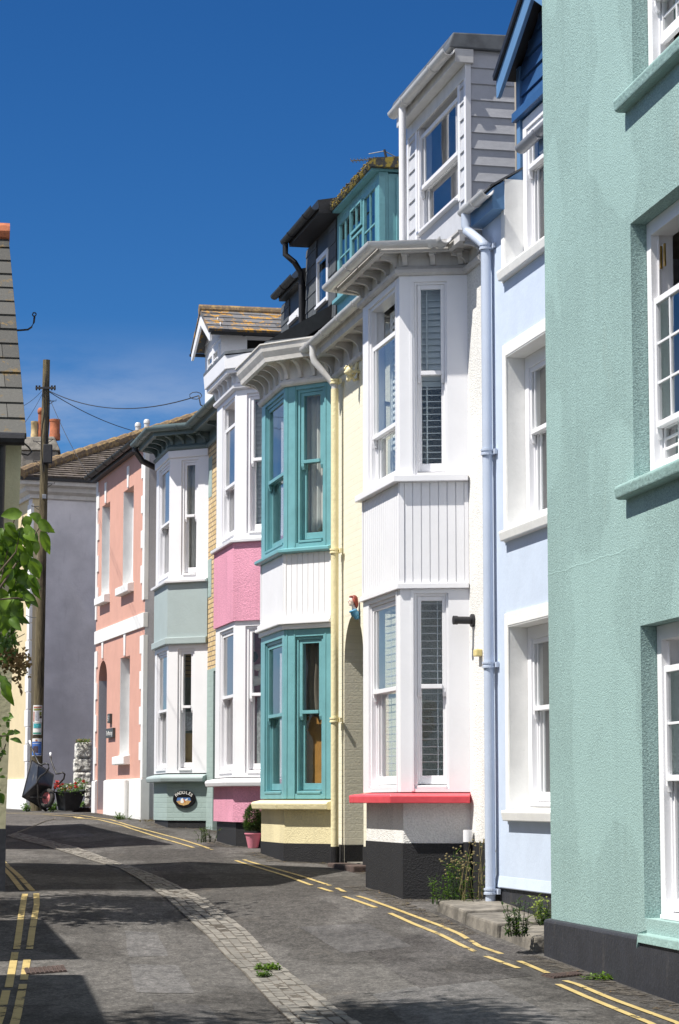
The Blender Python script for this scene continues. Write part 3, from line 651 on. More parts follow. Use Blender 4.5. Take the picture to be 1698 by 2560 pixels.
def slates(F, pa, pb, pc, pd, mat, root, name='roof', row=.22, wd=.30, th=.012, seed=1, body=True):
    """Slated plane: eave from pa to pb, top edge from pd to pc; every slate a thin tilted plate, all in one mesh."""
    pa, pb, pc, pd = map(Vector, (pa, pb, pc, pd)); nrm = (pb - pa).cross(pd - pa).normalized()
    if nrm.z < 0: nrm = -nrm
    H = (pd - pa).length; rows = max(1, int(H / row)); rnd = random.Random(seed); m = MB()
    if body: m.extr([pa - nrm * .05, pb - nrm * .05, pc - nrm * .05, pd - nrm * .05], [pa + nrm * .0, pb + nrm * .0, pc, pd]); m.mark(.3)
    for r in range(rows):
        v0, v1 = r / rows, min(1, (r + 1.25) / rows); a, b = pa.lerp(pd, v0), pb.lerp(pc, v0); c, d = pb.lerp(pc, v1), pa.lerp(pd, v1); Lr = (b - a).length; n = max(1, round(Lr / wd)); sh = (.5 if r % 2 else 0)
        cuts = [0.0] + [min(1, max(0, (k + sh) / n)) for k in range(0 if sh else 1, n)] + [1.0]
        for u, v in zip(cuts, cuts[1:]):
            if v - u < 1e-3: continue
            j = rnd.uniform(0, .006); e = .003 / max(Lr, .1)
            q = [a.lerp(b, u + e), a.lerp(b, v - e), d.lerp(c, v - e), d.lerp(c, u + e)]
            lo = [q[0] + nrm * (.002), q[1] + nrm * .002, q[2] + nrm * .001, q[3] + nrm * .001]; hi = [q[0] + nrm * (th * 1.5 + j), q[1] + nrm * (th * 1.5 + j * rnd.uniform(.3, 1)), q[2] + nrm * .004, q[3] + nrm * .004]
            m.hexa(lo + hi); m.mark(rnd.random())
    return m.build(name, mat, root)
# ---------------------------------------------------------------- colours of the terrace
M['mint'] = roughcast('mint_roughcast', (.305, .445, .425), 95, .6, .012, .07, .62, stain=(.30, .27, .18), stain_amt=.12)
M['mint_smooth'] = paint('mint_masonry_paint', (.27, .405, .38), .6, .10, .2, .5, None, 6)
M['plinth'] = paint('charcoal_plinth_paint', (.030, .032, .040), .6, .2, .5, .35, (.12, .11, .10), 4)
M['bluewall'] = paint('pale_blue_render', (.53, .61, .735), .65, .05, .06, .10, None, 4)
M['bluetrim'] = paint('mid_blue_paint', (.115, .235, .42), .4, .08, .15, .08)
M['navy'] = paint('deep_blue_paint', (.035, .10, .24), .35, .1, .1, .05)
M['bluepipe'] = paint('pale_blue_pipe_paint', (.47, .53, .64), .35, .05, .12, .05)
M['pebble'] = roughcast('white_pebbledash', (.78, .77, .74), 75, .7, .015, .06, .45, stain=(.45, .42, .36), stain_amt=.25)
M['blackcast'] = roughcast('black_roughcast', (.024, .024, .026), 70, .6, .012, .2, .3, .6, (.11, .105, .095), .8)
M['red'] = paint('coral_red_paint', (.74, .085, .105), .45, .1, .25, .15, (.72, .30, .30), 5)
M['shutter'] = paint('shutter_paint', (.78, .80, .78), .4, .04, .04, .03)
M['greyboard'] = paint('grey_weatherboard', (.50, .51, .54), .55, .06, .12, .12, None, 9)
M['yellowbrick'] = brick('cream_painted_brick', FW, (.77, .73, .585), (.71, .67, .53), .23, .078, .005, .35, .03)
M['cream'] = roughcast('cream_roughcast', (.72, .64, .40), 65, .5, .015, .10, .22, .85, (.40, .33, .20), .5)
M['creamplain'] = paint('cream_masonry_paint', (.78, .70, .43), .6, .08, .25, .35, (.45, .38, .22), 5)
M['teal'] = paint('teal_gloss_paint', (.155, .36, .39), .35, .10, .30, .12, (.05, .17, .18), 5)
M['pink'] = roughcast('pink_roughcast', (.70, .32, .43), 62, .6, .016, .07, .35, .75)
M['sage'] = paint('sage_grey_render', (.345, .415, .415), .65, .05, .12, .12, (.20, .23, .22), 3)
M['sagebrick'] = brick('sage_painted_brick', FW, (.30, .39, .37), (.28, .365, .345), .23, .078, .006, .45, .05)
M['sagecornice'] = paint('grey_green_cornice_paint', (.13, .18, .185), .5, .1, .25, .1)
M['buff'] = brick('buff_brick', FW, (.60, .43, .20), (.14, .11, .09), .23, .075, .009, .8, .12, (.66, .50, .28))
M['salmon'] = paint('salmon_render', (.61, .335, .26), .7, .06, .10, .12, (.42, .22, .16), 3)
M['quoin'] = paint('white_masonry_paint', (.78, .78, .76), .65, .06, .22, .10, (.48, .46, .42), 5)
M['greyrender'] = roughcast('grey_roughcast', (.46, .46, .49), 90, .3, .01, .07, .25)
M['purple'] = paint('lilac_white_render', (.74, .715, .725), .75, .20, .6, .30, (.50, .47, .48), 1.1)
M['ochre'] = paint('pale_ochre_render', (.66, .55, .34), .7, .06, .12, .3)
M['lichen'] = slate('lichen_slate', (.105, .105, .11), (.42, .22, .03), .42, 7)
M['mossroof'] = slate('mossy_felt', (.06, .06, .055), (.30, .22, .03), .62, 12)
M['oldslate'] = slate('old_mossy_slate', (.115, .095, .082), (.07, .055, .035), .55, 10, .5)
M['ridge'] = slate('lichen_ridge_tile', (.22, .15, .085), (.30, .20, .08), .5, 9)
M['curtain'] = plain('pale_curtain_cloth', (.62, .60, .56), .9, 0, .06, 6)
M['oak'] = paint('varnished_pine', (.45, .22, .06), .4, .2, .3, .05, (.20, .08, .02), 9)
M['darkslate'] = slate('hung_slate', (.085, .095, .105), None, 0, 6, .2)
M['terracotta'] = plain('terracotta', (.36, .115, .05), .8, 0, .25, 9, .3)
M['bufpot'] = plain('buff_clay', (.48, .36, .18), .8, 0, .2, 9, .3)
M['stone'] = plain('weathered_stone', (.19, .175, .15), .9, 0, .35, 5, .8, 22)

def nz(b, px, py): return b.near.z(px, py)
# ================================================================ green house, nearest on the right
H = thing('terraced_house', 'mint green roughcast house with charcoal plinth and small paned sash windows', 'house', FG.P(0, 0, G(18.9)), 'houses in the terrace')
zA, zB = FG.z(1636, 1176), FG.z(1627, 519); w0 = FG.s(1581, 900); w1 = w0 + 1.15
zC, zD = FG.z(1640, 2300), FG.z(1600, 1565); v0 = FG.s(1603, 1700); v1 = v0 + 1.15
zE = FG.z(1598, 208); zF = zE + 1.75
u0 = FG.s(1583, 250); u1 = u0 + 1.15
shell(H, FG, .02, 6.2, G(18.9) - .6, 9.6, [(w0, w1, zA, zB), (v0, v1, zC, zD), (u0, u1, zE, zF), (w0 + 2.6, w1 + 2.6, zA, zB), (v0 + 2.6, v1 + 2.6, zC, zD)], M['mint'], 7, .30)
m = MB()
for k in range(40):                                        # the ragged day joint in the render
    t = k / 39; s = .02 + t * 2.1; z = FG.z(1367, 1440) + (FG.z(1586, 1367) - FG.z(1367, 1440)) * t + .006 * math.sin(k * .5) + .003 * math.sin(k * 1.7)
    m.v += [tuple(FG.P(s, -.002, z - .014)), tuple(FG.P(s, .0035, z)), tuple(FG.P(s, -.002, z + .010))]
    if k: q = 3 * k; m.f += [(q - 3, q, q + 1, q - 2), (q - 2, q + 1, q + 2, q - 1)]
m.build('render_joint', M['mint'], H, smooth=True)
m = MB(); zt = FG.z(1385, 2303); m.oz(FG, [(-.1, -.4), (.05, -.4), (.05, zt - .01), (.04, zt + .01), (-.1, zt + .03)], -.035, 6.3); m.box(FG, -.04, -.002, -6, -.102, -.4, zt); m.build('plinth', M['plinth'], H, bevel=.012)
for a, b, c, d, nm in ((w0, w1, zA, 1, 0), (u0, u1, zE, 1, 0), (w0 + 2.6, w1 + 2.6, zA, 1, 0)):
    m = MB(); m.oz(FG, [(-.20, c - .005), (.0, c - .012), (.085, c - .03), (.095, c - .05), (.085, c - .115), (.06, c - .125), (-.20, c - .12)], a - .18, b + .18); m.build('window_sill', M['mint_smooth'], H, bevel=.01)
win(H, FG, w0 + .004, w1 - .004, zA + .002, zB - .002, o=-.115, meet=FG.z(1660, 1062, -.12), fw=.10, top=FG.z(1662, 735, -.15), nv=2, nh=2, mat=M['white'], deep=.16)
win(H, FG, u0 + .004, u1 - .004, zE + .002, zF - .002, o=-.115, meet=zE + .60, fw=.10, low=zE + .30, top=zF - .1, nv=2, nh=1, mat=M['white'], deep=.16)
win(H, FG, v0 + .004, v1 - .004, zC + .002, zD - .002, o=-.115, meet=FG.z(1678, 1953, -.12), fw=.10, top=zD - .28, nv=2, nh=1, nv2=0, nh2=0, mat=M['white'], deep=.16)
win(H, FG, w0 + 2.604, w1 + 2.596, zA + .002, zB - .002, o=-.115, fw=.10, nv=2, nh=2, mat=M['white'], deep=.16)
win(H, FG, v0 + 2.604, v1 + 2.596, zC + .002, zD - .002, o=-.115, fw=.10, nv=2, nh=1, mat=M['white'], deep=.16)
M['brass'] = plain('brass', (.55, .36, .10), .35, 1.0)
for q in (0.115, .20):                                     # sash pulleys
    m = MB(); s = w0 + q; m.box(FG, s - .012, s + .012, -.19, -.178, zB - .34, zB - .18); m.build('sash_pulley', M['brass'], H)
# block at the foot of the lower window, running into the plinth
m = MB(); s0 = FG.s(1617, 2330); m.oz(FG, [(-.1, zt + .032), (.06, zt + .032), (.065, zC - .16), (.05, zC - .12), (-.16, zC - .02), (-.2, zC - .02)], s0, s0 + 1.3); m.build('window_block', M['mint_smooth'], H, bevel=.015)
room(H, FG, 0, 6.2, [.6, 3.2, 5.9, 8.6], front=-.32)
roof(H, FG, -.1, 6.3, 9.6, M['slate'])

# ================================================================ pale blue house
H = thing('terraced_house', 'pale blue house with deep white window surrounds and a blue gabled dormer', 'house', FW.P(2.3, 0, G(20.5)), 'houses in the terrace')
bs0, bs1 = FW.s(1213, 1300), 4.6
ws = FW.s(1277, 1600); we = ws + 1.34; ew = ws + 1.055
g0, g1 = FW.z(1266, 2022), FW.z(1277, 1565); f0, f1 = FW.z(1266, 1327), FW.z(1275, 889); t0 = FW.z(1264, 677); zeave = FW.z(1260, 455)
t1 = t0 + 1.75
shell(H, FW, bs0, bs1, FW.z(1300, 2222) - .004, zeave, [(ws, we, g0, g1), (ws, we, f0, f1), (ws, we, t0, zeave + 1)], M['bluewall'], 6.5, .26, o1=.012)
m = MB(); zt = FW.z(1300, 2222); m.box(FW, bs0 + .02, bs1, -.24, .004, .2, zt - .006); m.build('plinth', M['plinth'], H)
m = MB(); m.oz(FW, [(.0, zt - .005), (.026, zt - .012), (.028, zt), (.0145, zt + .10)], bs0 + .05, bs1); m.build('render_foot', M['bluewall'], H, bevel=.01)
def surround(H, F, a, b, c, d, w=.10, pr=.03, rv=.17, mat=None, sh=.11):
    mat = mat or M['quoin']; m = MB()
    m.box(F, a - w, a - .001, -.05, pr, c - sh, d + w * 1.15); m.box(F, b + .001, b + w, -.05, pr, c - sh, d + w * 1.15); m.box(F, a - .001, b + .001, -.05, pr - .001, d + .001, d + w * 1.15 - .001)
    for q, r in ((a, a + .012), (b - .012, b)): m.box(F, q, r, -.26, pr - .006, c, d)
    m.box(F, a + .012, b - .012, -.26, pr - .006, d - .012, d)
    m.build('window_surround', mat, H, bevel=.006)
    m = MB(); m.oz(F, [(-.26, c + .02), (-.14, c + .015), (pr + .055, c - .015), (pr + .06, c - .03), (pr + .045, c - sh + .005), (-.26, c - sh)], a - w * .55, b + w * .55); m.build('window_sill', mat, H, bevel=.008)
surround(H, FW, ws, we, g0, g1); surround(H, FW, ws, we, f0, f1); 
m = MB(); m.box(FW, ws - .10, ws - .001, -.05, .03, t0 - .11, zeave - .002); m.box(FW, ws - .001, ws + .012, -.26, .024, t0, zeave); m.build('window_surround', M['quoin'], H)
m = MB(); m.box(FW, we + .001, we + .10, -.05, .03, t0 - .11, zeave - .002); m.box(FW, we - .012, we + .001, -.26, .024, t0, zeave); m.build('window_surround', M['quoin'], H)
m = MB(); m.oz(FW, [(-.26, t0 + .02), (-.14, t0 + .015), (.085, t0 - .015), (.09, t0 - .03), (.075, t0 - .105), (-.26, t0 - .11)], ws - .06, we + .06); m.build('window_sill', M['quoin'], H, bevel=.008)
for a, b, mt in ((g0, g1, FW.z(1345, 1778, -.2)), (f0, f1, FW.z(1345, 1085, -.2))):
    W = win(H, FW, ws + .014, we - .014, a + .022, b - .014, o=-.15, meet=mt, fw=.11, margin=.07, deep=.11)
    blind(W, FW, ws + .2, we - .2, a + .2, b - .2, -.30, .05, 1.3, M['curtain'], .045, False)
zt2 = FW.z(1320, 290, -.15)
W = win(H, FW, ws + .014, we - .014, t0 + .022, zt2, o=-.15, meet=FW.z(1335, 425, -.2), fw=.11, margin=.07, deep=.11)
# wall dormer: cheeks, gable, bargeboards, little roof
ds0, ds1 = ws - .11, ws + 1.85; zrf = FW.z(1258, 190, .02) + .10; zt2 = min(zt2, zrf - .12); apex = zrf + .56 * (ds1 - ds0) / 2 - .03; mid = (ds0 + ds1) / 2
m = MB(); m.box(FW, ds0, ds0 + .10, -2.2, -.13, zeave - .3, zrf); m.box(FW, ds1 - .10, ds1, -2.2, -.13, zeave - .3, zrf); m.build('dormer_cheek', M['bluetrim'], H, bevel=.004)
m = MB(); m.sz(FW, [(ds0, zt2 + .06), (ds1, zt2 + .06), (ds1, zrf), (mid, apex), (ds0, zrf)], -.26, -.17)
for k in range(6):
    z = zt2 + .06 + k * .16; fr_ = min(1, (apex - (z + .155)) / (apex - zrf))
    if fr_ > .08: m.oz(FW, [(-.17, z + .01), (-.138, z + .012), (-.154, z + .155), (-.17, z + .155)], mid - (mid - ds0) * fr_, mid + (ds1 - mid) * fr_)
m.box(FW, ds0 - .02, ds1 + .02, -.2, -.09, zt2 + .02, zt2 + .10); m.build('dormer_gable', M['navy'], H)
def gable_roof(H, F, s0, s1, z0, zap, o0, o1, over, mat, bmat, th=.05, bd=.16, both=True, bo=None):
    mid = (s0 + s1) / 2; k = (zap - z0) / (mid - s0); a = s0 - over; za = z0 - over * k
    m = MB()
    for sg, e in ((1, s0 - over), (-1, s1 + over)):
        m.sz(F, [(e, za), (mid, zap), (mid, zap + th * 1.3), (e - sg * .02, za + th)], o0, o1 + .03)
    m.build('dormer_roof', mat, H)
    m = MB()
    for e, sg in ((s0 - over, 1), (s1 + over, -1)):
        m.sz(F, [(e, za - bd), (e, za - .004), (mid, zap - .004), (mid, zap - bd * 1.25), (e + sg * bd * .35, za - bd)], o1 - .035 - (.001 if sg < 0 else 0), o1 - (.001 if sg < 0 else 0))
    m.build('bargeboard', bmat, H, bevel=.004)
gable_roof(H, FW, ds0, ds1, zrf, zrf + .56 * (ds1 - ds0) / 2, -2.6, .02, .14, M['black'], M['bluetrim'], .05, .17)
# eaves either side of the dormer
def eave(a, b, end):
    m = MB(); m.oz(FW, [(-.16, zeb), (.14, zeb), (.14, zet), (-.16, zet + .20)], a, b); m.build('eaves_box', M['bluetrim'], H, bevel=.006)
    m = MB(); m.oz(FW, [(.165, zet + .005), (.165, zet + .025), (-2.3, zet + 1.5), (-2.3, zet + 1.48)], a - .01, b + .012); m.build('roof', M['slate'], H)
ea, eb = 0, ws + .004
zeb, zet = FW.z(1231, 522, .14), FW.z(1231, 470, .14)
eave(bs0 + .02, eb, 1); 
zr_ = FW.z(1303, 368, .205); er = FW.s(1346, 390, .14); zl_ = (zeb, zet); zeb, zet = zr_ - .13, zr_ + .04; eave(er, bs1, 0); zeb, zet = zl_
M['gutter_white'] = paint('grubby_white_plastic', (.60, .595, .585), .35, .10, .4, .03, (.28, .25, .18), 5)
M['gutter_grey'] = paint('grey_metal_gutter', (.30, .31, .34), .4, .1, .3, .05)
M['white_gl'] = paint('clean_white_plastic', (.78, .78, .80), .3, .04, .06, .02)
zg1 = FW.z(1229, 467, .2); gutter(H, [FW.xy(bs0 + .04, .0), FW.xy(eb + .08, .0)], .205, zg1, .06, M['gutter_white'])
gutter(H, [FW.xy(FW.s(1303, 368, .205), .0), FW.xy(bs1, .0)], .205, zr_, .06, M['gutter_grey'])
px = FW.P(bs0 + .03, .095, 0)
zb = G(22.3) - .02
sP, oP = FW.s(1221, 1500, .085), .085; gtop = zg1 - .05; s0P = sP - .24; gp0 = FW.P(s0P, .205, gtop)
pts = [gp0, gp0 + Vector((0, 0, -.12))] + [FW.P(s0P + .24 * t, .205 - (.205 - oP) * t, gtop - .15 - .20 * t) for t in (0.05, .3, .7, .95)] + [FW.P(sP, oP, gtop - .42), FW.P(sP, oP, 3.0), FW.P(sP, oP, zb)]
bracket_pipe(H, pts, .047, M['bluepipe'], [(FW.P(sP, oP, FW.z(1222, y, .09)), FW) for y in (610, 1128, 1662, 2228)])
room(H, FW, bs0, bs1, [.7, 3.25, 5.75, 8.6], front=-.27, mat=M['room'])

# ================================================================ white bay house
H = thing('terraced_house', 'white house with boarded two-storey bay, coral red sill and grey weatherboarded dormer', 'house', FW.P(-.6, 0, G(23)), 'houses in the terrace')
sB, sC = FW.s(1001, 1500, .62), FW.s(908, 1500, .62); sA = -.03
B = Bay(FW, sA, sA - sB, sB, sC, .62)
z_sill = 1.655; z_h1 = B.near.z(1001, 1473); z_p1 = B.near.z(1001, 1190); zc = B.near.z(1001, 690)
op = B.opening(); ztop = zc + .29
shell(H, FW, B.sD - .02, bs0 - .003, .2, ztop, [(op[0], op[1], z_sill + .03, z_h1), (op[0], op[1], z_p1 + .1, zc)], M['pebble'], 6.5, .24)
zpl = B.near.z(1005, 2108)
m = MB(); B.ring(m, -.02, .2, zpl, -.5); m.box(FW, sA + .012, bs0 - .006, -.05, .022, .2, FW.z(1195, 2106)); m.build('plinth', M['blackcast'], H)
m = MB(); B.ring(m, -.028, zpl, z_sill - .07, -.5); m.build('bay_base', M['pebble'], H)
m = MB(); m.sweep(B.path, [(-.3, z_sill - .085), (.125, z_sill - .085), (.13, z_sill - .02), (.12, z_sill - .006), (-.08, z_sill + .02), (-.3, z_sill + .02)]); m.build('bay_sill', M['red'], H, bevel=.006)
n0, n1 = B.near.s(1036, 1700), B.near.s(1122, 1700); q0, q1 = B.front.s(922, 1700), B.front.s(991, 1700)
M['margin'] = M['white']
wl, ws_ = B.wins(H, z_sill + .02, z_h1, (q0, q1), (n0, n1), M['white'], M['white'], dt=.04, db=.03, opt=dict(fw=.025, st=.036, sill=.02), near=dict(meet=B.near.z(1080, 1721)), front=dict(meet=B.front.z(990, 1725), margin=.075, fw=.035))
for W, f, a, b in ((ws_[2], B.near, n0 - .13, n1 + .03), (ws_[1], B.front, q0 + .09, q1 - .09)): blind(W, f, a, b, z_sill + .16, z_h1 - .1, -.17, .072, .12, M['white'], .045)
m = MB()
for z0_, z1_, w_ in ((z_h1 + .002, z_h1 + .055, .035), (z_p1 - .062, z_p1, .075)): B.ring(m, w_, z0_, z1_)
m.build('bay_moulding', M['white'], H, bevel=.005)
boards(H, B, z_h1 + .057, z_p1 - .064, M['white'])
n0, n1 = B.near.s(1036, 950), B.near.s(1118, 950)
wl, ws_ = B.wins(H, z_p1 + .002, zc - .002, (q0, q1), (n0, n1), M['white'], M['white'], dt=.06, db=.0, opt=dict(fw=.025, st=.036, sill=.01), near=dict(meet=B.near.z(1080, 936)), front=dict(fw=.035, meet=B.front.z(990, 1060), top=B.front.z(988, 818), margin=.075))
shutter(ws_[2], B.near, n0 - .12, n1 + .02, z_p1 + .05, B.near.z(1080, 946), -.20, 9.0); shutter(ws_[2], B.near, n0 - .12, n1 + .02, B.near.z(1080, 944), zc - .06, -.20)
shutter(ws_[1], B.front, (q0 + q1) / 2 + .1, q1 - .10, z_p1 + .12, zc - .12, -.22, 5.4); shutter(ws_[1], B.front, q0 + .1, (q0 + q1) / 2 - .1, z_p1 + .12, zc - .12, -.22)
m = MB()
for f, s in ((B.front, q1 + .03), (B.near, n1 + .25), (B.near, n0 - .03)): 
    for a, b in ((z_sill + .03, z_h1 - .005), (z_p1 + .004, zc - .01)): m.box(f, s - .012, s + .012, -.01, .008, a, b)
m.build('bead', M['white'], H)
M['cornice_grey'] = paint('dusty_white_cornice', (.56, .545, .53), .6, .14, .5, .15, (.26, .235, .20), 5)
pathW = [B.D, B.C, B.B, B.A, FW.xy(bs0 + .02, 0)]
cornice(H, pathW, zc, .235, .27, M['cornice_grey'], (2, 5, 3, 2), ft=.02)
gutter(H, [B.D, B.C, B.B, B.A, FW.xy(bs0 - .18, 0)], .315, zc + .265, .062, M['gutter_white'])
m = MB(); B.cap(m, .235, zc + .27, .03); m.build('bay_roof', M['lead'], H)
# dormer clad in grey boards
oD = -.12; d0, d1 = FW.s(1024, 300, oD), FW.s(1168, 130, oD); zb, ze = zc + .20, FW.z(1150, 88, .1) + .045
FD = FW.off(oD); L_ = d1 - d0; zs_ = FD.z(1068, 574); ztp = FD.z(1149, 200)
a_, b_ = FD.s(1047, 400), FD.s(1150, 300)
m = MB(); m.wall(FD, d0, d1, zb, ze, -.12, -.004, [(a_, b_, zs_, ztp)]); m.box(FD, d1 - .1, d1 - .004, -2.6, -.122, zb, ze); m.box(FD, d0 + .004, d0 + .1, -2.6, -.122, zb, ze); m.box(FD, d0 + .1, d1 - .1, -2.6, -2.5, zb, ze); m.build('dormer', M['greyboard'], H)
FDs = fr2(FD.xy(d1, 0), FD.xy(d1, -2.6)); FDl = fr2(FD.xy(d0, -2.6), FD.xy(d0, 0))
pitch_ = .165
def lap(f, s0, s1, z0, z1):
    z = z0; m = MB()
    while z < z1 - .02: m.oz(f, [(-.002, z), (.022, z), (.006, min(z1, z + pitch_)), (-.002, min(z1, z + pitch_))], s0, s1); z += pitch_
    m.build('weatherboard', M['greyboard'], H)
lap(FDs, .03, 2.6, zb, ze); lap(FDl, 0, 2.57, zb, ze); lap(FD, d0 + .04, a_ - .07, zb, ze - .18); lap(FD, b_ + .07, d1 - .04, zb, ze - .18)
m = MB(); m.box(FD, d1 - .04, d1 + .028, -.03, .028, zb, ze); m.box(FD, d0 - .028, d0 + .04, -.03, .028, zb, ze); m.box(FD, a_ - .07, a_, -.02, .024, zs_ - .03, ztp + .07); m.box(FD, b_, b_ + .07, -.02, .024, zs_ - .03, ztp + .07); m.box(FD, a_, b_, -.02, .024, ztp, ztp + .07); m.build('trim', M['white_gl'], H, bevel=.004)
win(H, FD, a_ + .002, b_ - .002, zs_, ztp - .002, o=.01, meet=FD.z(1146, 386), mat=M['white_gl'], margin=.085, fw=.055, top=ztp - .14)
m = MB(); m.box(FD, d0 - .02, d1 + .06, -.05, .14, ze - .16, ze - .02); m.box(FD, d0 - .02, d1 + .02, .0, .03, ze - .30, ze - .162); m.build('dormer_fascia', M['gutter_white'], H, bevel=.005)
m = MB(); m.oz(FD, [(.20, ze - .018), (.20, ze + .03), (.16, ze + .14), (-2.8, ze + .20), (-2.8, ze - .016)], d0 - .08, d1 + .07); m.build('dormer_roof', M['lead'], H, bevel=.015)
gutter(H, [FD.xy(FW.s(982, 267, .1), 0), FD.xy(d1 + .10, 0)], .215, ze - .045, .065, M['gutter_white'])
bracket_pipe(H, [FD.P(FW.s(1008, 420, .09), .215, ze - .09), FD.P(FW.s(1008, 420, .09), .215, zb + .02)], .040, M['white_gl'])
bracket_pipe(H, [FW.P(.08, .06, FW.z(1190, 2075)), FW.P(.08, .06, FW.z(1190, 2105))], .045, M['white_gl'], name='waste_pipe'); bracket_pipe(H, [FW.P(.08, .06, FW.z(1190, 2106)), FW.P(.08, .06, .5)], .042, M['black'], name='waste_pipe')
zf = FW.z(1185, 1551); fp = FW.P(.12, 0, zf); nn = Vector((*FW.n, 0)); m = MB(); m.tube([fp, fp + nn * .025], .062, 16); m.tube([fp + nn * .025, fp + nn * .16], .036, 14); m.tube([fp + nn * .16, fp + nn * .20], .042, 14); smooth_by_angle(m.build('flue', M['black'], H), 40)
M['alarm'] = paint('faded_yellow_plastic', (.70, .58, .25), .4, .05, .1)
m = MB(); m.box(FW, .30, .42, .002, .06, FW.z(1208, 1640), FW.z(1208, 1622)); m.build('vent_box', M['alarm'], H, bevel=.01)
room(H, FW, B.sD, bs0, [z_sill - .9, 4.2, zc + .3], front=-.26); roof(H, FW, B.sD, bs0, ztop + .01, M['slate'], -.05, rise=2.3)
BW, zcW = B, zc

# ================================================================ yellow and teal house
H = thing('terraced_house', 'cream yellow house with teal framed bay windows and an arched doorway', 'house', FW.P(-6.5, 0, G(29)), 'houses in the terrace')
sA = FW.s(832, 1500); sB, sC = FW.s(710, 1500, .48), FW.s(653, 1500, .48)
B = Bay(FW, sA, sA - sB, sB, sC, .48)
z_sill = nz(B, 707, 1999); z_h1 = nz(B, 708, 1575); z_p1 = nz(B, 703, 1372); zc = nz(B, 715, 968); op = B.opening(); ztop = zc + .44
ar0, ar1 = FW.s(861, 1900), FW.s(909, 1900); arc = FW.z(885, 1650); art = FW.z(885, 1535)
x1 = BW.sD - .024; x0 = B.sD - .14
shell(H, FW, x0, x1, .3, ztop, [(op[0], op[1], z_sill + .03, z_h1), (op[0], op[1], z_p1 + .1, zc), (ar0, ar1, .6, art + .001)], M['yellowbrick'], 6.5, .24)
# arch: spandrels, passage and inner door
m = MB(); n = 14; mid = (ar0 + ar1) / 2; hw = (ar1 - ar0) / 2
arcp = [(mid - hw * math.cos(math.pi * k / n), arc + (art - arc) * math.sin(math.pi * k / n)) for k in range(n + 1)]
half = n // 2
m.sz(FW, [(ar0, art + .002)] + arcp[:half + 1][::1] + [], -.24, -.001) if False else None
for k in range(n):
    (s0_, z0_), (s1_, z1_) = arcp[k], arcp[k + 1]; m.hexa([FW.P(s0_, -.239, z0_), FW.P(s1_, -.239, z1_), FW.P(s1_, -.0015, z1_), FW.P(s0_, -.0015, z0_), FW.P(s0_, -.239, art + .0005), FW.P(s1_, -.239, art + .0005), FW.P(s1_, -.0015, art + .0005), FW.P(s0_, -.0015, art + .0005)])
m.build('door_arch', M['yellowbrick'], H)
FP = fr2(FW.xy(ar0, 0), FW.xy(ar0, -1.4))
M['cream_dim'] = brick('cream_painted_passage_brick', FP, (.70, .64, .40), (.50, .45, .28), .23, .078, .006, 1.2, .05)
zg = .86; zpl = nz(B, 705, 2108)
m = MB(); m.box(FW, ar0 - .2, ar0 + .001, -1.4, -.242, .5, art + .3); m.box(FW, ar1 - .001, ar1 + .2, -1.4, -.242, .5, art + .3); m.box(FW, ar0 + .002, ar1 - .002, -1.4, -.242, art + .05, art + .3); m.build('porch', M['cream_dim'], H); m = MB(); m.box(FW, ar0 + .002, ar1 - .002, -1.38, -.032, .4, zg + .03); m.build('porch_floor', M['stone'], H)
m = MB(); m.box(FW, ar0 - .002, ar0 + .006, -1.35, -.002, .5, zpl); m.box(FW, ar1 - .006, ar1 + .002, -1.35, -.002, .5, zpl); m.box(FW, ar0 - .25, ar0 - .003, .0, .012, .5, zpl); m.box(FW, ar1 + .003, x1 - .002, .0, .012, .5, zpl); B.ring(m, -.005, .4, zpl, -.45); m.build('plinth', M['blackcast'], H)
m = MB(); m.box(FW, ar0 + .06, ar1 - .06, -1.39, -1.34, zg + .06, art + .05); d = m.build('door', M['teal'], H); m = MB(); m.ell(FW.P(ar1 - .16, -1.32, zg + 1.05), .03, .03, .03); m.build('handle', M['brass'], d, smooth=True)
m = MB(); m.box(FW, ar0 + .0, ar1 + .35, -.03, .20, .5, zg + .02); m.build('doorstep', M['rust'], H, bevel=.015)
m = MB(); B.ring(m, -.012, zpl, z_sill - .115, -.45); m.build('bay_base', M['cream'], H)
m = MB(); m.sweep(B.path, [(-.3, z_sill - .12), (.10, z_sill - .12), (.115, z_sill - .05), (.10, z_sill - .03), (-.08, z_sill + .01), (-.3, z_sill + .01)]); m.build('bay_sill', M['creamplain'], H, bevel=.012)
n0, n1 = B.near.s(737, 1700), B.near.s(808, 1700); q0, q1 = B.front.s(662, 1700), B.front.s(705, 1700)
wl, ws_ = B.wins(H, z_sill + .01, z_h1, (q0, q1), (n0, n1), M['teal'], M['teal'], dt=.09, db=.06, opt=dict(fw=.04, st=.05, sill=.03), near=dict(meet=nz(B, 770, 1784)), front=dict(meet=B.front.z(704, 1790), margin=.0))
m = MB(); f = B.near; m.box(f, n0 - .16, n1 + .02, -.24, -.20, z_sill + .1, nz(B, 770, 1790)); pn = m.build('wood_panel', M['oak'], H)
m = MB(); B.ring(m, .03, z_h1 + .002, z_h1 + .06); B.ring(m, .075, z_h1 + .062, z_h1 + .10); B.ring(m, .045, z_h1 + .102, z_h1 + .15); m.build('bay_moulding', M['white'], H, bevel=.008)
boards(H, B, z_h1 + .152, z_p1 - .072, M['white'])
m = MB(); m.sweep(B.path, [(-.09, z_p1 - .07), (.06, z_p1 - .07), (.085, z_p1 - .055), (.085, z_p1 - .02), (.0, z_p1 + .004), (-.09, z_p1 + .004)]); m.build('bay_sill', M['teal'], H, bevel=.005)
n0, n1 = B.near.s(741, 1150), B.near.s(811, 1150); q0, q1 = B.front.s(663, 1100), B.front.s(709, 1100)
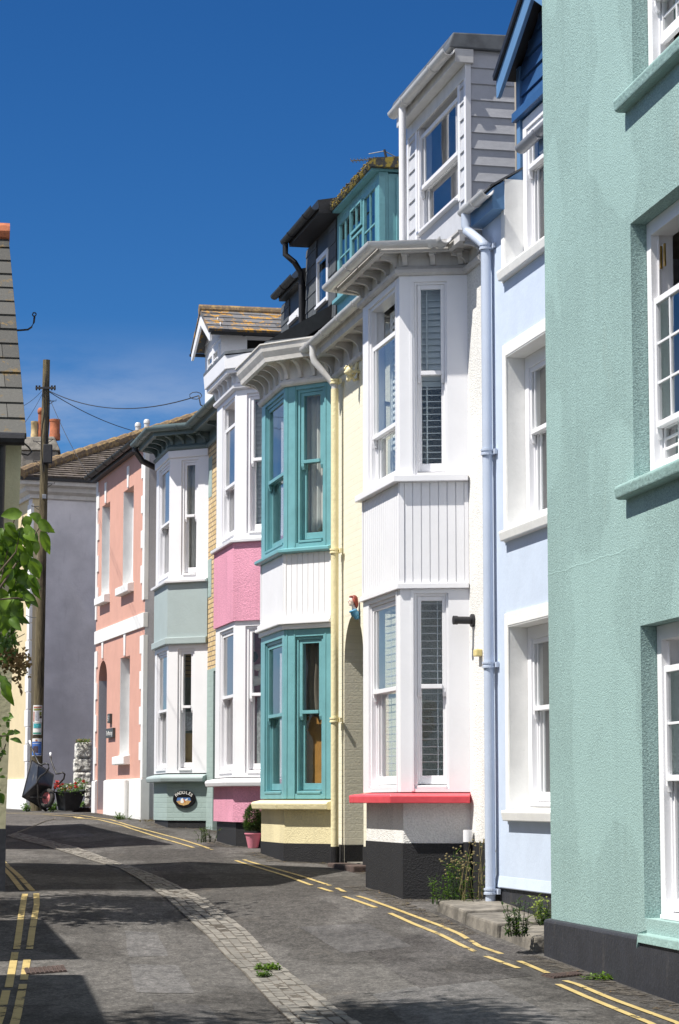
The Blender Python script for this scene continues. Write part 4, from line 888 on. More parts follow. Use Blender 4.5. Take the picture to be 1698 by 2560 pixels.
wl, ws_ = B.wins(H, z_p1 + .005, zc - .002, (q0, q1), (n0, n1), M['teal'], M['teal'], dt=.05, db=.05, opt=dict(fw=.04, st=.05, sill=.03), near=dict(meet=nz(B, 775, 1156)), front=dict(meet=B.front.z(708, 1185)))
m = MB()
for f, s in ((B.near, .05), (B.near, n0 - .02), (B.near, n1 + .02)):
    for a, b in ((z_sill + .02, z_h1 - .004), (z_p1 + .01, zc - .01)): m.box(f, s - .008, s + .008, -.01, .007, a, b)
m.build('bead', M['teal'], H)
zu0, zu1 = z_p1 + .2, zc - .12
curtain(B.near, n0 + .0, n1 + .0, zu0, zu1, -.19, 'pale grey curtain hanging in the upper teal bay window', M['curtain'], .025, 5)
tb = B.front.P(B.front.s(688, 1740), -.13, B.front.z(688, 1765)); T = thing('bird_figurine', 'white bird figurine standing inside the lower teal bay window', 'figurine', tb)
m = MB(); m.ell(tb + Vector((0, 0, .08)), .05, .05, .075); m.tube([tb + Vector((0, 0, .13)), tb + Vector((-.02, -.02, .19)), tb + Vector((.0, -.01, .23))], .02, 8); m.ell(tb + Vector((-.01, -.02, .245)), .032, .032, .026); m.tube([tb + Vector((-.01, -.02, .245)), tb + Vector((-.06, -.06, .235))], .010, 6, .002); m.tube([tb, tb + Vector((0, 0, .03))], .03, 8)
m.build('figure', M['white'], T, smooth=True); m = MB(); m.lathe(tb + Vector((0, 0, -.01)), [(.05, 0), (.05, .015)], 12); m.build('base', M['white'], T)
M['curtain_dark'] = plain('brown_curtain_cloth', (.16, .13, .10), .9, 0, .1, 6)
curtain(B.near, n0 - .02, n1 + .02, nz(B, 770, 1790), z_h1 - .1, -.19, 'brown curtain tied back in the lower teal bay window', M['curtain_dark'], .025, 5, .3)
cz = M['white_old']
cornice(H, B.path, zc, .26, .38, cz, (2, 5, 4), 'ogee'); 
pathY = [FW.xy(sA + .02, 0), FW.xy(x1 + .02, 0)]
zy = FW.z(862, 905)
cornice(H, pathY, zc - .02, .26, .34, M['cornice_grey'], (9,))
gutter(H, [FW.xy(sA - .12, 0), FW.xy(x1 + .02, 0)], .345, zc + .385, .062, M['gutter_white'])
m = MB(); B.cap(m, .30, zc + .48, .05); m.build('bay_roof', M['lead'], H)
po = .10; sp = FW.s(837, 1500, po)
gz0 = zc + .36; a0 = FW.P(sp - .10, .345, gz0)
bracket_pipe(H, [a0, a0 + Vector((0, 0, -.14)), FW.P(sp - .09, .33, gz0 - .22), FW.P(sp - .02, .14, gz0 - .46), FW.P(sp, po, gz0 - .52), FW.P(sp, po, gz0 - .62)], .042, M['gutter_white'])
bracket_pipe(H, [FW.P(sp, po, gz0 - .56), FW.P(sp, po, zpl - .02)], .046, M['creamplain'], [(FW.P(sp, po, FW.z(836, y, .1)), FW) for y in (955, 1378, 1800)])
bracket_pipe(H, [FW.P(sp, po, zpl - .02), FW.P(sp, po, zpl - .25), FW.P(sp + .0, po + .08, zpl - .36), FW.P(sp + .02, po + .14, zpl - .46)], .055, M['black'], name='drain_shoe')
# teal dormer under a mossy flat roof
oD = -.62; FD = FW.off(oD); d0, d1 = FD.s(843, 640), FD.s(947, 500); ze = FD.z(947, 432); zb = ztop - .1; zs_ = FD.z(843, 765)
m = MB(); a_, b_ = d0 + .08, d1 - .10; m.wall(FD, d0, d1, zs_ - .3, ze + .02, -.12, 0, [(a_, b_, zs_ + .08, ze - .05)]); m.box(FD, d0, d0 + .1, -2.4, -.122, zs_ - .3, ze); m.box(FD, d1 - .1, d1, -2.4, -.122, zs_ - .3, ze); m.box(FD, d0, d1, -.02, .07, zs_ + .01, zs_ + .06)
FDs = fr2(FD.xy(d1, 0), FD.xy(d1, -2.4)); m.box(FDs, .22, .30, 0, .03, zs_, ze - .04); m.box(FDs, .0, .08, 0, .02, zs_, ze - .04); m.box(FDs, .302, 1.5, -.01, .02, ze - .14, ze - .05); m.build('dormer', M['teal'], H, bevel=.005)
m = MB(); m.box(FDs, .31, 1.5, .001, .006, zs_, ze - .142); m.build('dormer_pane', M['glass'], H)
casement(H, FD, a_ + .002, b_ - .002, zs_ + .08, ze - .052, .0, M['teal'], 3, .05, 1, 1, .1, fan=(1,))
m = MB(); m.oz(FD, [(-2.4, ze + .021), (.10, ze + .021), (.10, ze + .05), (-2.4, ze + .05)], d0 - .06, d1 + .03); m.build('dormer_soffit', M['teal'], H)
m = MB(); m.oz(FD, [(-2.6, ze + .052), (.12, ze + .052), (.14, ze + .10), (.10, ze + .16), (-2.6, ze + .42)], d0 - .05, d1 + .12)
rd = random.Random(5)
for k in range(420):
    s = rd.uniform(d0 - .04, d1 + .11); m.ell(FD.P(s, .13 + rd.uniform(-.03, .015), ze + rd.uniform(.06, .155)), rd.uniform(.008, .02), rd.uniform(.008, .02), rd.uniform(.006, .013), 5, 3)
m.build('dormer_roof', M['mossroof'], H, smooth=False)
room(H, FW, x0, x1, [z_sill - .7, 4.25, zc + .3], back=-3.2, front=-1.45, mat=M['room'])
FRs = FW.P(x0, 0, 0)
zr = ztop + .02
slates(FW, FW.P(x0, -.02, zr), FW.P(x1, -.02, zr), FW.P(x1, -3.4, zr + 2.35), FW.P(x0, -3.4, zr + 2.35), M['slate'], H, 'roof', .24, .3, .012, 2)
BT, zcT = B, zc
# ================================================================ pink house
H = thing('terraced_house', 'pink roughcast house with white bay windows and slate hung dormers', 'house', FW.P(-10, 0, G(32)), 'houses in the terrace')
sB, sC = FW.s(588, 1500, .55), FW.s(540, 1500, .55); sA = sB + .52
B = Bay(FW, sA, .52, sB, sC, .55)
z_sill = nz(B, 585, 1946); z_h1 = nz(B, 588, 1553); z_p1 = nz(B, 588, 1346); zc = nz(B, 590, 975); op = B.opening(); ztop = zc + .44
x1 = BT.sD - .143; x0 = FW.s(546, 1500) - .0
x0 = B.sD - .12
shell(H, FW, x0, x1, .5, ztop, [(op[0], op[1], z_sill + .03, z_h1), (op[0], op[1], z_p1 + .1, zc)], M['pink'], 6.5, .24)
zpl = nz(B, 583, 2055)
m = MB(); B.ring(m, -.03, .5, zpl, -.5); m.build('plinth', M['blackcast'], H)
m = MB(); B.ring(m, .015, zpl, z_sill - .09, -.45); m.build('bay_base', M['pink'], H)
m = MB(); m.sweep(B.path, [(-.3, z_sill - .105), (.12, z_sill - .105), (.135, z_sill - .05), (.12, z_sill - .02), (-.08, z_sill + .02), (-.3, z_sill + .02)]); m.build('bay_sill', M['white'], H, bevel=.01)
n0, n1 = .12, B.near.L - .06; n0 = B.near.s(613, 1700); q0, q1 = B.front.s(549, 1700), B.front.s(583, 1700)
wl, ws_ = B.wins(H, z_sill + .02, z_h1, (q0, q1), (n0, n1), M['white'], M['white'], dt=.07, db=.05, opt=dict(fw=.04, st=.045), near=dict(meet=nz(B, 625, 1740)), front=dict(meet=B.front.z(583, 1742)))
tb = B.near.P(B.near.s(632, 1640) - .1, -.16, nz(B, 632, 1640)); T = thing('window_ornament', 'dark ball over pale draped cloth hung inside the pink house window', 'ornament', tb); m = MB(); m.ell(tb, .07, .07, .075); m.build('ball', M['black'], T, smooth=True); m = MB(); m.ell(tb + Vector((.10, .02, -.14)), .10, .04, .05); m.ell(tb + Vector((.02, .02, -.32)), .12, .04, .07); m.ell(tb + Vector((.13, .02, -.24)), .06, .04, .12); m.build('cloth', M['curtain'], T, smooth=True)
M['lace'] = roughcast('speckled_lace', (.34, .34, .34), 30, .1, .01, .1, .95, stain=(.8, .8, .8), stain_amt=.5)
m = MB(); m.box(B.near, n0 + .11, n1 - .11, -.125, -.121, z_sill + .13, nz(B, 625, 1742)); m.build('window_film', M['lace'], ws_[2])
m = MB(); B.ring(m, .03, z_h1 + .001, z_p1 - .062); m.build('bay_panel', M['pink'], H)
m = MB(); m.sweep(B.path, [(-.09, z_p1 - .06), (.075, z_p1 - .06), (.08, z_p1 - .02), (.0, z_p1 + .006), (-.09, z_p1 + .006)]); m.build('bay_sill', M['white'], H, bevel=.006)
q0, q1 = B.front.s(556, 1100), B.front.s(587, 1100); n0 = B.near.s(617, 1100)
wl, ws_ = B.wins(H, z_p1 + .008, zc - .002, (q0, q1), (n0, n1), M['white'], M['white'], dt=.06, db=.05, opt=dict(fw=.04, st=.045), near=dict(meet=nz(B, 630, 1152)), front=dict(meet=B.front.z(585, 1208), top=B.front.z(585, 1052)))
shutter(ws_[2], B.near, n0 - .1, n1 + .02, z_p1 + .06, zc - .1, -.2); shutter(ws_[1], B.front, q1 - .45, q1 - .1, z_p1 + .16, zc - .6, -.2, 9)
m = MB(); m.sweep([*B.path[:1], *B.path[1:]], [(.14, .27), (.17, .27), (.185, .45), (.14, .46)], zc); m.build('fascia', M['white'], H, bevel=.004)
cornice(H, B.path, zc, .14, .30, M['white'], (2, 5, 4))
m = MB(); B.cap(m, .20, zc + .465, .04); m.build('bay_roof', M['lead'], H)
# slate hung dormer with a black gutter, and a lower one beside it
def slate_dormer(pxa, pxb, py_b, px_e0, py_e0, px_e1, py_e1, wa, wb, oD, og, pipe_px):
    FD = FW.off(oD); d0, d1 = FD.s(pxa, 700), FD.s(pxb, 620); zb = FD.z(pxa, py_b) - .5; zg_ = FW.z(px_e0, py_e0, oD + og)
    e0 = FW.s(px_e0, py_e0, oD + og); zt = zg_ + .02; a_, b_ = FD.s(wa, 680), FD.s(wb, 640); zw = FD.z(pxa, py_b) + .04
    m = MB(); m.wall(FD, d0, d1, zb, zt, -.12, -.002, [(a_, b_, zw, zt - .32)]); m.box(FD, d0, d0 + .1, -2.6, -.122, zb, zt); m.box(FD, d1 - .1, d1, -2.6, -.122, zb, zt); m.build('dormer', M['black'], H)
    rd = random.Random(9)
    def hang(f, s0, s1, z0, z1):
        z = z0; r = 0; m = MB()
        while z < z1:
            s = s0 - (.11 if r % 2 else 0)
            while s < s1:
                p, q = max(s, s0), min(s + .22, s1)
                if q - p > .02: e = rd.uniform(0, .004); m.oz(f, [(.002, z), (.016 + e, z), (.007, min(z1, z + .24)), (.002, min(z1, z + .24))], p + .003, q - .003)
                s += .22
            z += .20; r += 1
        m.build('hung_slate', M['darkslate'], H)
    hang(FD, d0, a_ - .06, zb, zt - .02); hang(FD, b_ + .06, d1, zb, zt - .02)
    casement(H, FD, a_ - .03, b_ + .03, zw - .04, zt - .30, .02, M['white_gl'], 1, .035, 0, 0, .08)
    m = MB(); m.oz(FD, [(-2.8, zt), (og - .06, zt), (og - .04, zt + .17), (-2.8, zt + .75)], e0 + .05, d1 + .2); m.build('dormer_roof', M['black'], H)
    gutter(H, [FD.xy(e0, 0), FD.xy(d1 + .2, 0)], og, zt + .09, .062, M['black'])
    if pipe_px:
        s_ = FD.s(pipe_px, 700, .1); bracket_pipe(H, [FD.P(e0 + .08, og, zt + .06), FD.P(e0 + .08, og, zt - .12), FD.P(e0 + .14, og - .12, zt - .24), FD.P(s_, .11, zt - .36), FD.P(s_, .10, zt - .48), FD.P(s_, .10, zb)], .042, M['black'])
    return FD, d0, d1, zb, zt
sd = slate_dormer(767, 842, 803, 711, 622, 838, 455, 795, 821, -.62, .34, 754)
sd2 = slate_dormer(705, 757, 835, 686, 758, 748, 700, 727, 749, -.62, .16, 0)
zr = ztop + .02
xm = FW.s(705, 835, -.6) - .3
m = MB(); m.oz(FW, [(.0, zr), (.22, zr + .02), (.24, zr + .10), (-3.4, zr + 2.3), (-3.4, zr + 2.2)], xm, x1); m.build('roof', M['black'], H)
room(H, FW, x0, x1, [z_sill - .8, 4.7, zc + .3]); BP, zcP = B, zc

# ================================================================ sage grey house with the PADDLES sign
H = thing('terraced_house', 'sage grey house with white bay windows, buff brick strip and white gabled dormer', 'house', FW.P(-16, 0, G(38)), 'houses in the terrace')
sA = FW.s(520, 1500); sB, sC = FW.s(422, 1500, .55), FW.s(389, 1500, .55)
B = Bay(FW, sA, sA - sB, sB, sC, .55)
z_sill = nz(B, 418, 1936); z_h1 = nz(B, 420, 1612); z_p1 = nz(B, 423, 1449); zc = nz(B, 425, 1128); op = B.opening(); ztop = zc + .44
x1 = BP.sD - .123; x0 = B.sD - .6
zbk = FW.z(528, 1672)
ops_ = [(op[0], op[1], z_sill + .03, z_h1), (op[0], op[1], z_p1 + .1, zc)]
shell(H, FW, x0, x1, zbk, ztop, [(op[0], op[1], zbk - 1, z_h1), ops_[1]], M['buff'], 6.5, .24)
da0, da1 = FW.s(533, 1900), FW.s(533, 1900) + .85; dt_ = FW.z(540, 1590)
dt_ = zbk - .05
shell(H, FW, x0, x1, .6, zbk - .001, [(op[0], op[1], z_sill + .03, zbk + 1), (da0, da1, 1.0, dt_)], M['sagebrick'], 6.5, .235, o1=.004)
m = MB()
for za, zb_ in ((1240, 1140), (1490, 1395)):
    m.box(FW, sA + .01, sA + .34, -.05, .006, FW.z(530, za), FW.z(530, zb_))
m.build('painted_brick', M['sagebrick'], H)
m = MB(); m.box(FW, da0 + .002, da1 - .002, -.5, -.40, 1.0, dt_); m.build('door', M['sagecornice'], H)
zpl = nz(B, 418, 2051)
m = MB(); B.ring(m, -.02, .6, zpl, -.5); m.build('plinth', M['blackcast'], H)
m = MB(); B.ring(m, .0, zpl, z_sill - .10, -.45); m.build('bay_base', M['sagebrick'], H)
m = MB(); m.sweep(B.path, [(-.3, z_sill - .12), (.11, z_sill - .12), (.125, z_sill - .06), (.11, z_sill - .03), (-.08, z_sill + .02), (-.3, z_sill + .02)]); m.build('bay_sill', M['sage'], H, bevel=.012)
n0, n1 = B.near.s(444, 1700), B.near.s(486, 1700); q0, q1 = B.front.s(392, 1700), B.front.s(417, 1700)
wl, ws_ = B.wins(H, z_sill + .02, z_h1, (q0, q1), (n0, n1), M['white'], M['white'], dt=.07, db=.04, opt=dict(fw=.04, st=.04), near=dict(meet=nz(B, 465, 1770)), front=dict(meet=B.front.z(417, 1778)))
M['plywood'] = paint('plywood', (.50, .38, .20), .6, .12, .2, .05, None, 6); M['paper'] = plain('printed_paper', (.55, .58, .60), .6, 0, .35, 25)
m = MB(); m.box(B.near, n0 - .1, n1 + .05, -.24, -.22, z_sill + .06, nz(B, 465, 1832)); m.build('wood_panel', M['plywood'], H)
m = MB(); m.box(B.near, n0 - .02, n1 - .05, -.19, -.186, nz(B, 465, 1826), nz(B, 465, 1778)); p_ = m.build('window_poster', M['paper'], None, loc=B.near.P(n0 + .3, -.14, nz(B, 465, 1826)))
tag(p_, 'printed poster inside the lower bay window of the sage grey house', 'poster')
m = MB(); B.ring(m, .06, z_h1 + .002, z_h1 + .11); m.build('bay_moulding', M['sage'], H, bevel=.012)
m = MB(); B.ring(m, .02, z_h1 + .112, z_p1 - .062); m.build('bay_panel', M['sage'], H)
m = MB(); m.sweep(B.path, [(-.09, z_p1 - .06), (.075, z_p1 - .06), (.08, z_p1 - .02), (.0, z_p1 + .006), (-.09, z_p1 + .006)]); m.build('bay_sill', M['white'], H, bevel=.006)
n0, n1 = B.near.s(453, 1300), B.near.s(495, 1300); q0, q1 = B.front.s(397, 1300), B.front.s(423, 1300)
wl, ws_ = B.wins(H, z_p1 + .008, zc - .002, (q0, q1), (n0, n1), M['white'], M['white'], dt=.16, db=.05, opt=dict(fw=.04, st=.04), near=dict(meet=nz(B, 475, 1292)), front=dict(meet=B.front.z(422, 1305)))
m = MB(); B.ring(m, .03, zc - .12, zc - .003); m.build('bay_moulding', M['white'], H, bevel=.01)
curtain(B.near, n0 - .1, n1 + .02, z_p1 + .06, zc - .2, -.2, 'grey curtain hanging in the upper bay window of the sage grey house', M['curtain'], .02, 5)
path = [B.D, B.C, B.B, B.A, FW.xy(x1, 0)]
cornice(H, path, zc, .28, .30, M['sagecornice'], (2, 4, 4, 4))
gutter(H, path, .355, zc + .34, .07, M['sagecornice'])
m = MB(); B.cap(m, .28, zc + .32, .07); m.build('bay_roof', M['lead'], H)
s_ = B.sD - .1; gx = FW.P(s_ + .12, .40, zc + .40)
bracket_pipe(H, [FW.P(B.sC - .1, .9, zc + .40), FW.P(B.sC - .1, .9, zc + .22), FW.P(B.sC - .3, .75, zc + .08), FW.P(B.sC - .5, .45, zc - .02), FW.P(B.sC - .62, .2, zc - .1)], .05, M['black'])
zr = ztop + .02
slates(FW, FW.P(x0, -.02, zr), FW.P(x1, -.02, zr), FW.P(x1, -3.4, zr + 2.0), FW.P(x0, -3.4, zr + 2.0), M['slate'], H, 'roof', .24, .3, .012, 4)
# gabled dormer, white boarded front, lichen covered roof
oD = -.10; FD = FW.off(oD); d0, d1 = FD.s(504, 1000) + .35, FD.s(543, 900) + .35; ze = FD.z(541, 848) + .10; zap = FD.z(512, 772, .15) - .02
mid = (d0 + d1) / 2; zb = ztop - .1; wa, wb = d0 + .32, d1 - .10; zw0, zw1 = FD.z(541, 928) + .0, FD.z(541, 868)
m = MB(); m.wall(FD, d0, d1, zb, ze, -.1, 0, [(wa, wb, zw0, zw1)]); m.sz(FD, [(d0, ze), (d1, ze), (mid, zap - .1)], -.1, 0); m.box(FD, d1 - .12, d1 - .002, -.42, -.102, zb, ze - .002); m.box(FD, d1 - .10, d1 - .03, -3, -.424, ze - .16, ze - .004); m.build('dormer', M['white'], H)
m = MB(); m.box(FD, d1 - .40, d1 - .33, -3, -.422, zb, ze); m.box(FD, d0 + .002, d0 + .1, -3, -.102, zb, ze - .002); m.build('dormer_side', M['black'], H)
m = MB()
for k in range(9):
    z = zw1 + .08 + k * .13; f_ = min(1, max(0, (zap - .1 - z) / (zap - .1 - ze)))
    if f_ > .1: m.oz(FD, [(.0, z), (.014, z), (.004, z + .12), (.0, z + .12)], mid - (mid - d0) * f_ + .01, mid + (d1 - mid) * f_ - .01)
m.build('weatherboard', M['white'], H)
casement(H, FD, wa, wb, zw0, zw1, .02, M['white'], 2, .05, 0, 1, .08)
k_ = (zap - ze) / (mid - d0); ov = .16; ro, rb = .22, -3.0
e1 = FD.P(d1 + ov, ro, ze - ov * k_ + .02); e2 = FD.P(d1 + ov, rb, ze - ov * k_ + .02); r1_ = FD.P(mid, ro, zap + .02); r2_ = FD.P(mid, rb, zap + .02); f1_ = FD.P(d0 - ov, ro, ze - ov * k_ + .02); f2_ = FD.P(d0 - ov, rb, ze - ov * k_ + .02)
slates(FD, e1, e2, r2_, r1_, M['lichen'], H, 'dormer_roof', .20, .32, .012, 6); slates(FD, f2_, f1_, r1_, r2_, M['lichen'], H, 'dormer_roof', .20, .32, .012, 7)
m = MB(); 
for k in range(7): m.tube([FD.P(mid, ro - k * .46 + .01, zap + .02), FD.P(mid, ro - (k + 1) * .46 + .01, zap + .02)], .085, 12)
m.build('ridge_tiles', M['ridge'], H, smooth=False)
m = MB()
for e, sg in ((d0 - ov, 1), (d1 + ov, -1)):
    za = ze - ov * k_; m.sz(FD, [(e, za - .15), (e, za - .03), (mid, zap - .03), (mid, zap - .24), (e + sg * .06, za - .15)], ro - .05 - (.001 if sg < 0 else 0), ro - .015 - (.001 if sg < 0 else 0))
m.build('bargeboard', M['white'], H)
gutter(H, [FD.xy(d1 + ov + .02, ro - .02), FD.xy(d1 + ov + .02, rb)][::1], .04, ze - ov * k_ - .02, .05, M['black']); gutter(H, [FD.xy(d0 - ov - .02, rb), FD.xy(d0 - ov - .02, ro)], .04, ze - ov * k_ - .02, .05, M['black'])
room(H, FW, x0, x1, [z_sill - .8, 4.7, zc + .3]); BQ = B

# PADDLES name board on the bay base
f = BQ.near; so, zo = f.hit(463, 1998); rx, rz = f.s(492, 1998) - f.s(435, 1998), (f.z(463, 1975) - f.z(463, 2019)); rx, rz = rx / 2 * .98, rz / 2
T = thing('name_sign', 'oval black name board reading PADDLES with a painted bird on sand', 'sign', f.P(so, .02, zo))
M['signblack'] = plain('black_enamel', (.008, .008, .009), .25); M['signwhite'] = plain('sign_lettering_white', (.75, .74, .70), .5); M['sea'] = plain('painted_sea', (.07, .16, .38), .5, 0, .3, 40); M['sand'] = plain('painted_sand', (.48, .30, .12), .5, 0, .25, 40); M['orangep'] = plain('painted_orange', (.45, .15, .03), .5); M['greenp'] = plain('painted_green', (.10, .22, .10), .5)
def ov(rs, n=40, a0=0, a1=6.28318, cz=0.0): return [(so + rx * rs * math.cos(a0 + (a1 - a0) * k / n), zo + cz + rz * rs * math.sin(a0 + (a1 - a0) * k / n)) for k in range(n + (0 if a1 - a0 > 6.2 else 1))]
m = MB(); m.sz(f, ov(1), .002, .035); m.build('board', M['signblack'], T, bevel=.006)
a = rx * .66
m = MB(); m.sz(f, [(so - a, zo - rz * .22), (so + a * .95, zo - rz * .22), (so + a * .85, zo + rz * .18), (so - a * .85, zo + rz * .18)], .034, .0375); m.build('painted_sea', M['sea'], T)
m = MB(); m.sz(f, [(so - a, zo - rz * .24), (so - a * .6, zo - rz * .16), (so, zo - rz * .26), (so + a * .6, zo - rz * .14), (so + a, zo - rz * .2), (so + a * .6, zo - rz * .58), (so, zo - rz * .72), (so - a * .6, zo - rz * .6)], .034, .039); m.build('painted_sand', M['sand'], T)
m = MB(); m.sz(f, [(so - a * .4, zo + rz * .04), (so - a * .15, zo + rz * .14), (so + a * .1, zo - rz * .2), (so - a * .1, zo - rz * .45), (so - a * .42, zo - rz * .4)], .034, .0402); m.sz(f, [(so + a * .1, zo - rz * .12), (so + a * .35, zo + rz * .05), (so + a * .55, zo + rz * .1), (so + a * .5, zo - rz * .1), (so + a * .2, zo - rz * .22)], .034, .0404); m.build('painted_bird', M['signwhite'], T)
m = MB(); m.sz(f, [(so - a * .1, zo + rz * .06), (so + a * .05, zo + rz * .02), (so + a * .32, zo - rz * .3), (so + a * .08, zo - rz * .38)], .034, .0408); m.build('painted_wing', M['orangep'], T)
def letters(parent, F, txt, placer, size, o, mat, name='lettering', sx=1.0, font=None):
    mb = MB()
    for k, ch in enumerate(txt):
        if ch == ' ': continue
        cu = bpy.data.curves.new('glyph', 'FONT'); cu.body = ch; cu.size = size; cu.extrude = .0015; cu.align_x = 'CENTER'; cu.resolution_u = 3
        ob = bpy.data.objects.new('glyph', cu); me = bpy.data.meshes.new_from_object(ob)
        s, z, rot = placer(k); c, sn = math.cos(rot), math.sin(rot); i0 = len(mb.v)
        for v in me.vertices: x, y = v.co.x * sx, v.co.y; mb.v.append(tuple(F.P(s + x * c - y * sn, o + v.co.z, z + x * sn + y * c)))
        for p in me.polygons: mb.f.append(tuple(i0 + q for q in p.vertices))
        bpy.data.objects.remove(ob); bpy.data.curves.remove(cu); bpy.data.meshes.remove(me)
    return mb.build(name, mat, parent, fix=False)
def plc(k):
    t = R(152 - k * 20.7); return so - .0 + rx * .70 * math.cos(t), zo + rz * .50 * math.sin(t) + rz * .10, (t - math.pi / 2) * .62
letters(T, f, 'PADDLES', plc, rz * .50, .037, M['signwhite'], sx=1.15)
bracket_pipe(H, [BQ.F.P(BQ.sC - .12, .45, zpl + .28), BQ.F.P(BQ.sC - .12, .45, .9)], .05, M['sage'], name='waste_pipe')

# ================================================================ salmon house
H = thing('terraced_house', 'salmon pink house with white quoins and a white band between storeys', 'house', FS.P(-2.5, 0, G(43)), 'houses in the terrace')
sL = FS.s(228, 1980); sL = FS.s(244, 1300) - .02
zE = FS.z(360, 1118) ; zpt = FS.z(355, 1946)
def fs(px, py): return FS.hit(px, py)
W1 = (fs(254, 1400)[0], fs(274, 1400)[0], fs(254, 1497)[1], fs(256, 1290)[1]); W2 = (fs(307, 1400)[0], fs(333, 1400)[0], fs(307, 1468)[1], fs(308, 1231)[1]); W3 = (fs(300, 1750)[0], fs(324, 1750)[0], fs(300, 1890)[1], fs(301, 1646)[1])
W1 = (W1[0], W1[1], W2[2], W2[3])
D0, D1, dz0, dzc = fs(245, 1850)[0], fs(266, 1850)[0], 1.42, fs(255, 1700)[1]; dzt = fs(256, 1652)[1]
shell(H, FS, sL, 0, .9, zE, [W1, W2, W3, (D0, D1, dz0, dzt + .001)], M['salmon'], 7, .3)
m = MB(); n = 12; mid = (D0 + D1) / 2; hw = (D1 - D0) / 2; ap = [(mid - hw * math.cos(math.pi * k / n), dzc + (dzt - dzc) * math.sin(math.pi * k / n)) for k in range(n + 1)]
for (a, za), (b, zb_) in zip(ap, ap[1:]): m.hexa([FS.P(a, -.299, za), FS.P(b, -.299, zb_), FS.P(b, -.0012, zb_), FS.P(a, -.0012, za), FS.P(a, -.299, dzt), FS.P(b, -.299, dzt), FS.P(b, -.0012, dzt), FS.P(a, -.0012, dzt)])
m.build('door_arch', M['salmon'], H)
m = MB(); m.box(FS, D0 - .1, D0, -1.2, -.302, .9, dzt + .1); m.box(FS, D1, D1 + .1, -1.2, -.302, .9, dzt + .1); m.box(FS, D0, D1, -1.2, -.302, dzt + .02, dzt + .1); m.box(FS, D0, D0 + .008, -.30, -.01, .9, dzc); m.box(FS, D1 - .008, D1, -.30, -.01, .9, dzc); m.build('porch', M['greyrender'], H)
m = MB(); m.box(FS, D0 + .002, D1 - .002, -1.19, -1.1, 1.3, dzt); m.build('door', M['navy'], H)
m = MB(); m.oz(FS, [(-.1, .9), (.045, .9), (.045, zpt - .02), (.0, zpt), (-.1, zpt)], sL - .02, D0 - .001); m.oz(FS, [(-.1, .9), (.045, .9), (.045, zpt - .02), (.0, zpt), (-.1, zpt)], D1 + .001, .02); m.build('plinth', M['quoin'], H)
zb0, zb1 = fs(300, 1590)[1], fs(300, 1556)[1]
m = MB(); m.box(FS, sL - .015, .015, -.05, .03, zb0, zb1); m.build('band', M['quoin'], H, bevel=.006)
for sd, zq0, zq1 in ((0, 0, zb0), (0, zb1, 99), (1, 0, zb0), (1, zb1, 99)):
    m = MB(); z = zpt + .01; k = 0
    while z < zE - .1:
        wd = .34 if k % 2 else .18; za, zb_ = z, min(z + .30, zE - .02)
        if za > zq0 - .001 and zb_ < zq1 + .001: m.box(FS, *((-wd, .014) if sd else (sL - .014, sL + wd * .8)), -.05, .022, za, zb_)
        z += .30; k += 1
    m.build('quoins', M['quoin'], H)
m = MB(); FR = fr2(FS.xy(0, 0), FS.xy(0, -1.6)); m.box(FR, .0, 1.6, -.02, .012, .9, zE); m.build('side_wall', M['greyrender'], H)
for a, b, c, d in (W1, W2, W3):
    m = MB(); m.box(FS, a, a + .012, -.3, -.004, c, d); m.build('window_reveal', M['quoin'], H); m = MB(); m.box(FS, b - .012, b, -.3, -.004, c, d); m.build('window_reveal', M['quoin'], H)
    m = MB(); m.oz(FS, [(-.3, c + .015), (.0, c + .005), (.115, c - .02), (.115, c - .15), (.10, c - .16), (-.3, c - .16)], a - .10, b + .10); m.build('window_sill', M['quoin'], H, bevel=.008)
    m = MB(); q = (a + b) / 2; m.sz(FS, [(q - .06, d + .02), (q + .06, d + .02), (q + .10, d + .40), (q - .10, d + .40)], -.05, .02); m.build('keystone', M['quoin'], H, bevel=.005)
    win(H, FS, a + .013, b - .013, c + .01, d, o=-.17, fw=.07, nv=1, nh=1, deep=.12)
m = MB(); m.sz(FS, [(mid - .06, dzt + .04), (mid + .06, dzt + .04), (mid + .10, dzt + .45), (mid - .10, dzt + .45)], -.05, .02); m.build('keystone', M['quoin'], H, bevel=.005)
m = MB(); m.box(FS, sL - .1, .02, -.05, .12, zE - .001, zE + .12); m.build('fascia', M['black'], H); gutter(H, [FS.xy(sL - .18, 0), FS.xy(.08, 0)], .18, zE + .10, .065, M['black'])
m = MB(); m.oz(FS, [(.12, zE + .121), (.12, zE + .14), (-3.4, zE + 1.2), (-7, zE + .2), (-7, zE + .12)], sL - .1, .05); m.build('roof', M['slate'], H)
bracket_pipe(H, [FS.P(FS.s(327, 2000), .09, zpt - .02), FS.P(FS.s(327, 2000), .09, 1.15)], .045, M['quoin'], name='waste_pipe')
room(H, FS, sL, 0, [1.3, 4.4, zE - .05], front=-.32)
